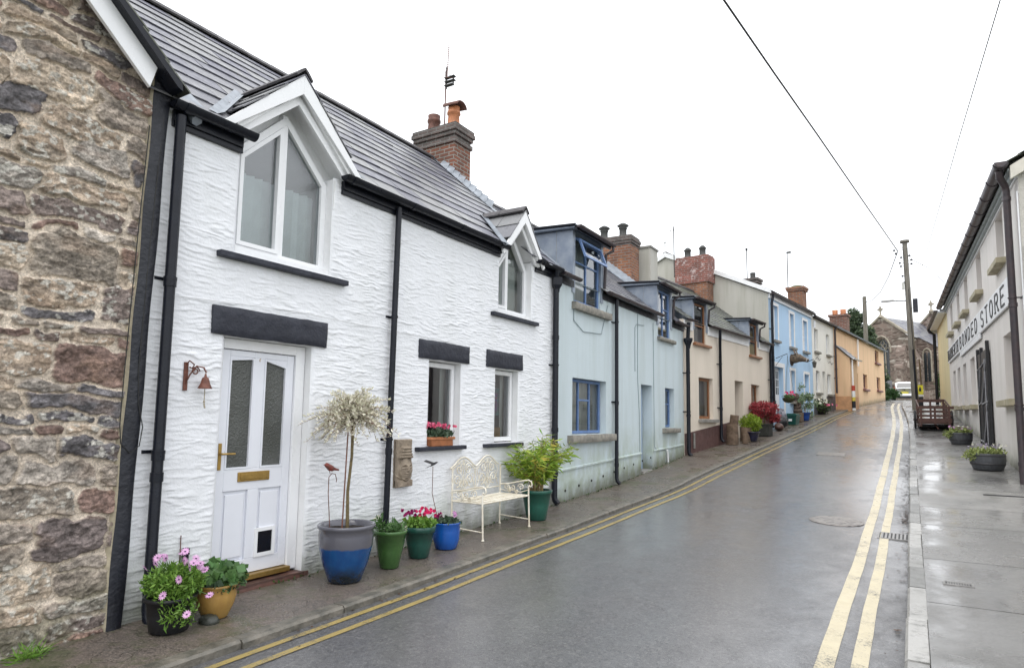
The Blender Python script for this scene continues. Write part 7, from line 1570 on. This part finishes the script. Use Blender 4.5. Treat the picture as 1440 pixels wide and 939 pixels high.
MB().lathe(q, [(.02, -.03), (.055, 0), (.085, .18), (.11, .19), (.03, .26), (0, .28)], 6, smooth=False).build('lantern_body', mat('dull_lantern_glass', (.10, .09, .07), .3), wl)

# ================================================================== barrels, cart
def planter(x, y, r, h, label, seedv, cols):
    z = PR(x, y); t = empty('half_barrel_planter', (x, y, z), label, 'planter', 'grey half barrel planters outside the store')
    wm = mat('grey_barrel', (.085, .09, .10), .45, .35, 9, vecscale=(3, 3, .4), bump=.004, coat=.1)
    MB().lathe((x, y, z), [(r*.80, 0), (r*.84, .01), (r*.97, h*.35), (r*1.02, h*.6), (r, h*.95), (r, h), (r*.93, h), (r*.92, h*.85)], 32, rim=lambda q, zz: .006*abs(math.sin(q*11))).build('barrel', wm, t)
    MB().lathe((x, y, z), [(r*.955, h*.30), (r*.985, h*.31), (r*1.01, h*.42), (r*.99, h*.43)], 32).lathe((x, y, z), [(r*1.01, h*.82), (r*1.025, h*.83), (r*1.02, h*.93), (r*1.0, h*.94)], 32).build('hoop', mat('dark_hoop', (.05, .05, .055), .5), t)
    MB().disc((x, y, z+h*.9), r*.93, 24).build('soil', M['soil'], t); rnd = rs(seedv)
    P = np.concatenate([blob_pts((x, y, z+h+.03), (r*1.05, r*1.05, .09), 700, rnd), blob_pts((x-.12-r*.5, y-.1, z+h-.05), (.16, .2, .11), 260, rnd)])
    leaf_mesh('foliage', leaf_cloud(P, .05, rnd, .6, -.2), leafmat('lime_olive_leaf', (.16, .22, .05), (.42, .46, .18)), t)
    for k, m in enumerate(cols): flowers(t, [np.array([x+rnd.normal()*r*.45, y+rnd.normal()*r*.45, z+h+.08+rnd.rand()*.10]) for _ in range(18)], .032, m, rnd, 5, .5, name='blossoms')
planter(1.26, 16.25, .30, .33, 'nearer grey half barrel with trailing yellow green leaves and white flowers', 40, (M['petalwhite'], leafmat('mauve_petal', (.30, .25, .35), (.5, .45, .55))))
planter(1.06, 20.75, .26, .30, 'further grey half barrel with pale pink flowers, just past the iron gate', 41, (M['petalwhite'], M['petallilac']))
ct = empty('hand_cart', (.68, 24.8, PR(.68, 24.8)), 'old dark wooden two wheeled cart with slatted sides parked on the pavement', 'cart')
Fc = Fac((.60, 24.2), -2); zg_ = PR(.68, 24.8)
def plank(mb, a0, a1, b0, b1, z0, z1): mb.box(Fc, a0, a1, b0, b1, z0, z1)
xb = .40; Z0 = zg_+.20
mb = MB(); plank(mb, 0, 2.0, -xb, xb, Z0-.04, Z0); plank(mb, -.02, 2.02, -xb-.02, -xb+.05, Z0-.12, Z0-.045); plank(mb, -.02, 2.02, xb-.05, xb+.02, Z0-.12, Z0-.045); mb.build('floor', M['wood'], ct)
mb = MB()
for z0, z1 in ((Z0, Z0+.14), (Z0+.20, Z0+.25), (Z0+.32, Z0+.36)): plank(mb, -.03, .0, -xb-.04, xb+.04, z0, z1)
plank(mb, -.06, .01, -xb-.10, xb+.10, Z0+.44, Z0+.51)
for b in (-xb, -.03, xb-.06): plank(mb, -.055, -.031, b, b+.06, Z0-.05, Z0+.44)
mb.build('tailboard', M['wood'], ct)
mb = MB()
for z0, z1 in ((Z0, Z0+.15), (Z0+.20, Z0+.26), (Z0+.36, Z0+.42), (Z0+.52, Z0+.58), (Z0+.70, Z0+.80)): plank(mb, 2.0, 2.03, -xb, xb, z0, z1)
for b in (-xb, -.03, xb-.06): plank(mb, 1.97, 1.999, b, b+.06, Z0, Z0+.8)
mb.build('headboard', M['wood'], ct)
for sg in (-1, 1):
    mb = MB()
    for q0, q1, w in ((.03, .03, .10), (.20, .30, .05), (.44, .74, .06)):
        mb.prism([Fc(0, sg*xb, Z0+q0), Fc(2.0, sg*xb, Z0+q1), Fc(2.0, sg*xb, Z0+q1+w), Fc(0, sg*xb, Z0+q0+w)], Fc(0, sg*.03, 0)-Fc(0, 0, 0))
    for s in (.5, 1.0, 1.5): plank(mb, s-.03, s+.03, sg*xb-.031, sg*xb-.001, Z0-.03, Z0+.44+.15*s)
    mb.build('side_rails', M['wood'], ct)
    c = Fc(.85, sg*(xb+.10), zg_+.30); ax = Fc(0, 1, 0)-Fc(0, 0, 0); wh = MB(); rim_ = [c+Vector((0, 1, 0))*(.27*math.cos(q))+Vector((0, 0, .27*math.sin(q))) for q in [i*6.283/28 for i in range(29)]]
    wh.tube(rim_, .034, 8, False); o = wh.build('wheel', mat('dark_rubber', (.02, .02, .022), .7, .3, 9), ct)
    sp_ = MB()
    for i in range(10): q = 6.283*i/10; sp_.tube([c, c+Vector((0, .25*math.cos(q), .25*math.sin(q)))], .012, 5)
    sp_.tube([c-ax*.05, c+ax*.05], .045, 10); sp_.build('spokes', M['wood'], o)
MB().tube([Fc(.85, -xb-.1, zg_+.30), Fc(.85, xb+.1, zg_+.30)], .02, 8).box(Fc, .8, .9, -xb, xb, Z0-.13, Z0-.045).build('axle', M['blackiron'], ct)
MB().tube([Fc(.25, .0, Z0-.04), Fc(-.02, .08, zg_+.01)], .022, 6).build('prop_stick', M['wood'], ct)
MB().box(Fc, .3, 1.6, -.28, .28, Z0+.01, Z0+.12).build('folded_tarpaulin', mat('navy_tarp', (.02, .035, .12), .5, .4, 7), loc=tuple(Fc(1, 0, Z0)), bevel=.05, label='navy blue tarpaulin folded on the bed of the wooden cart', cat='tarpaulin')
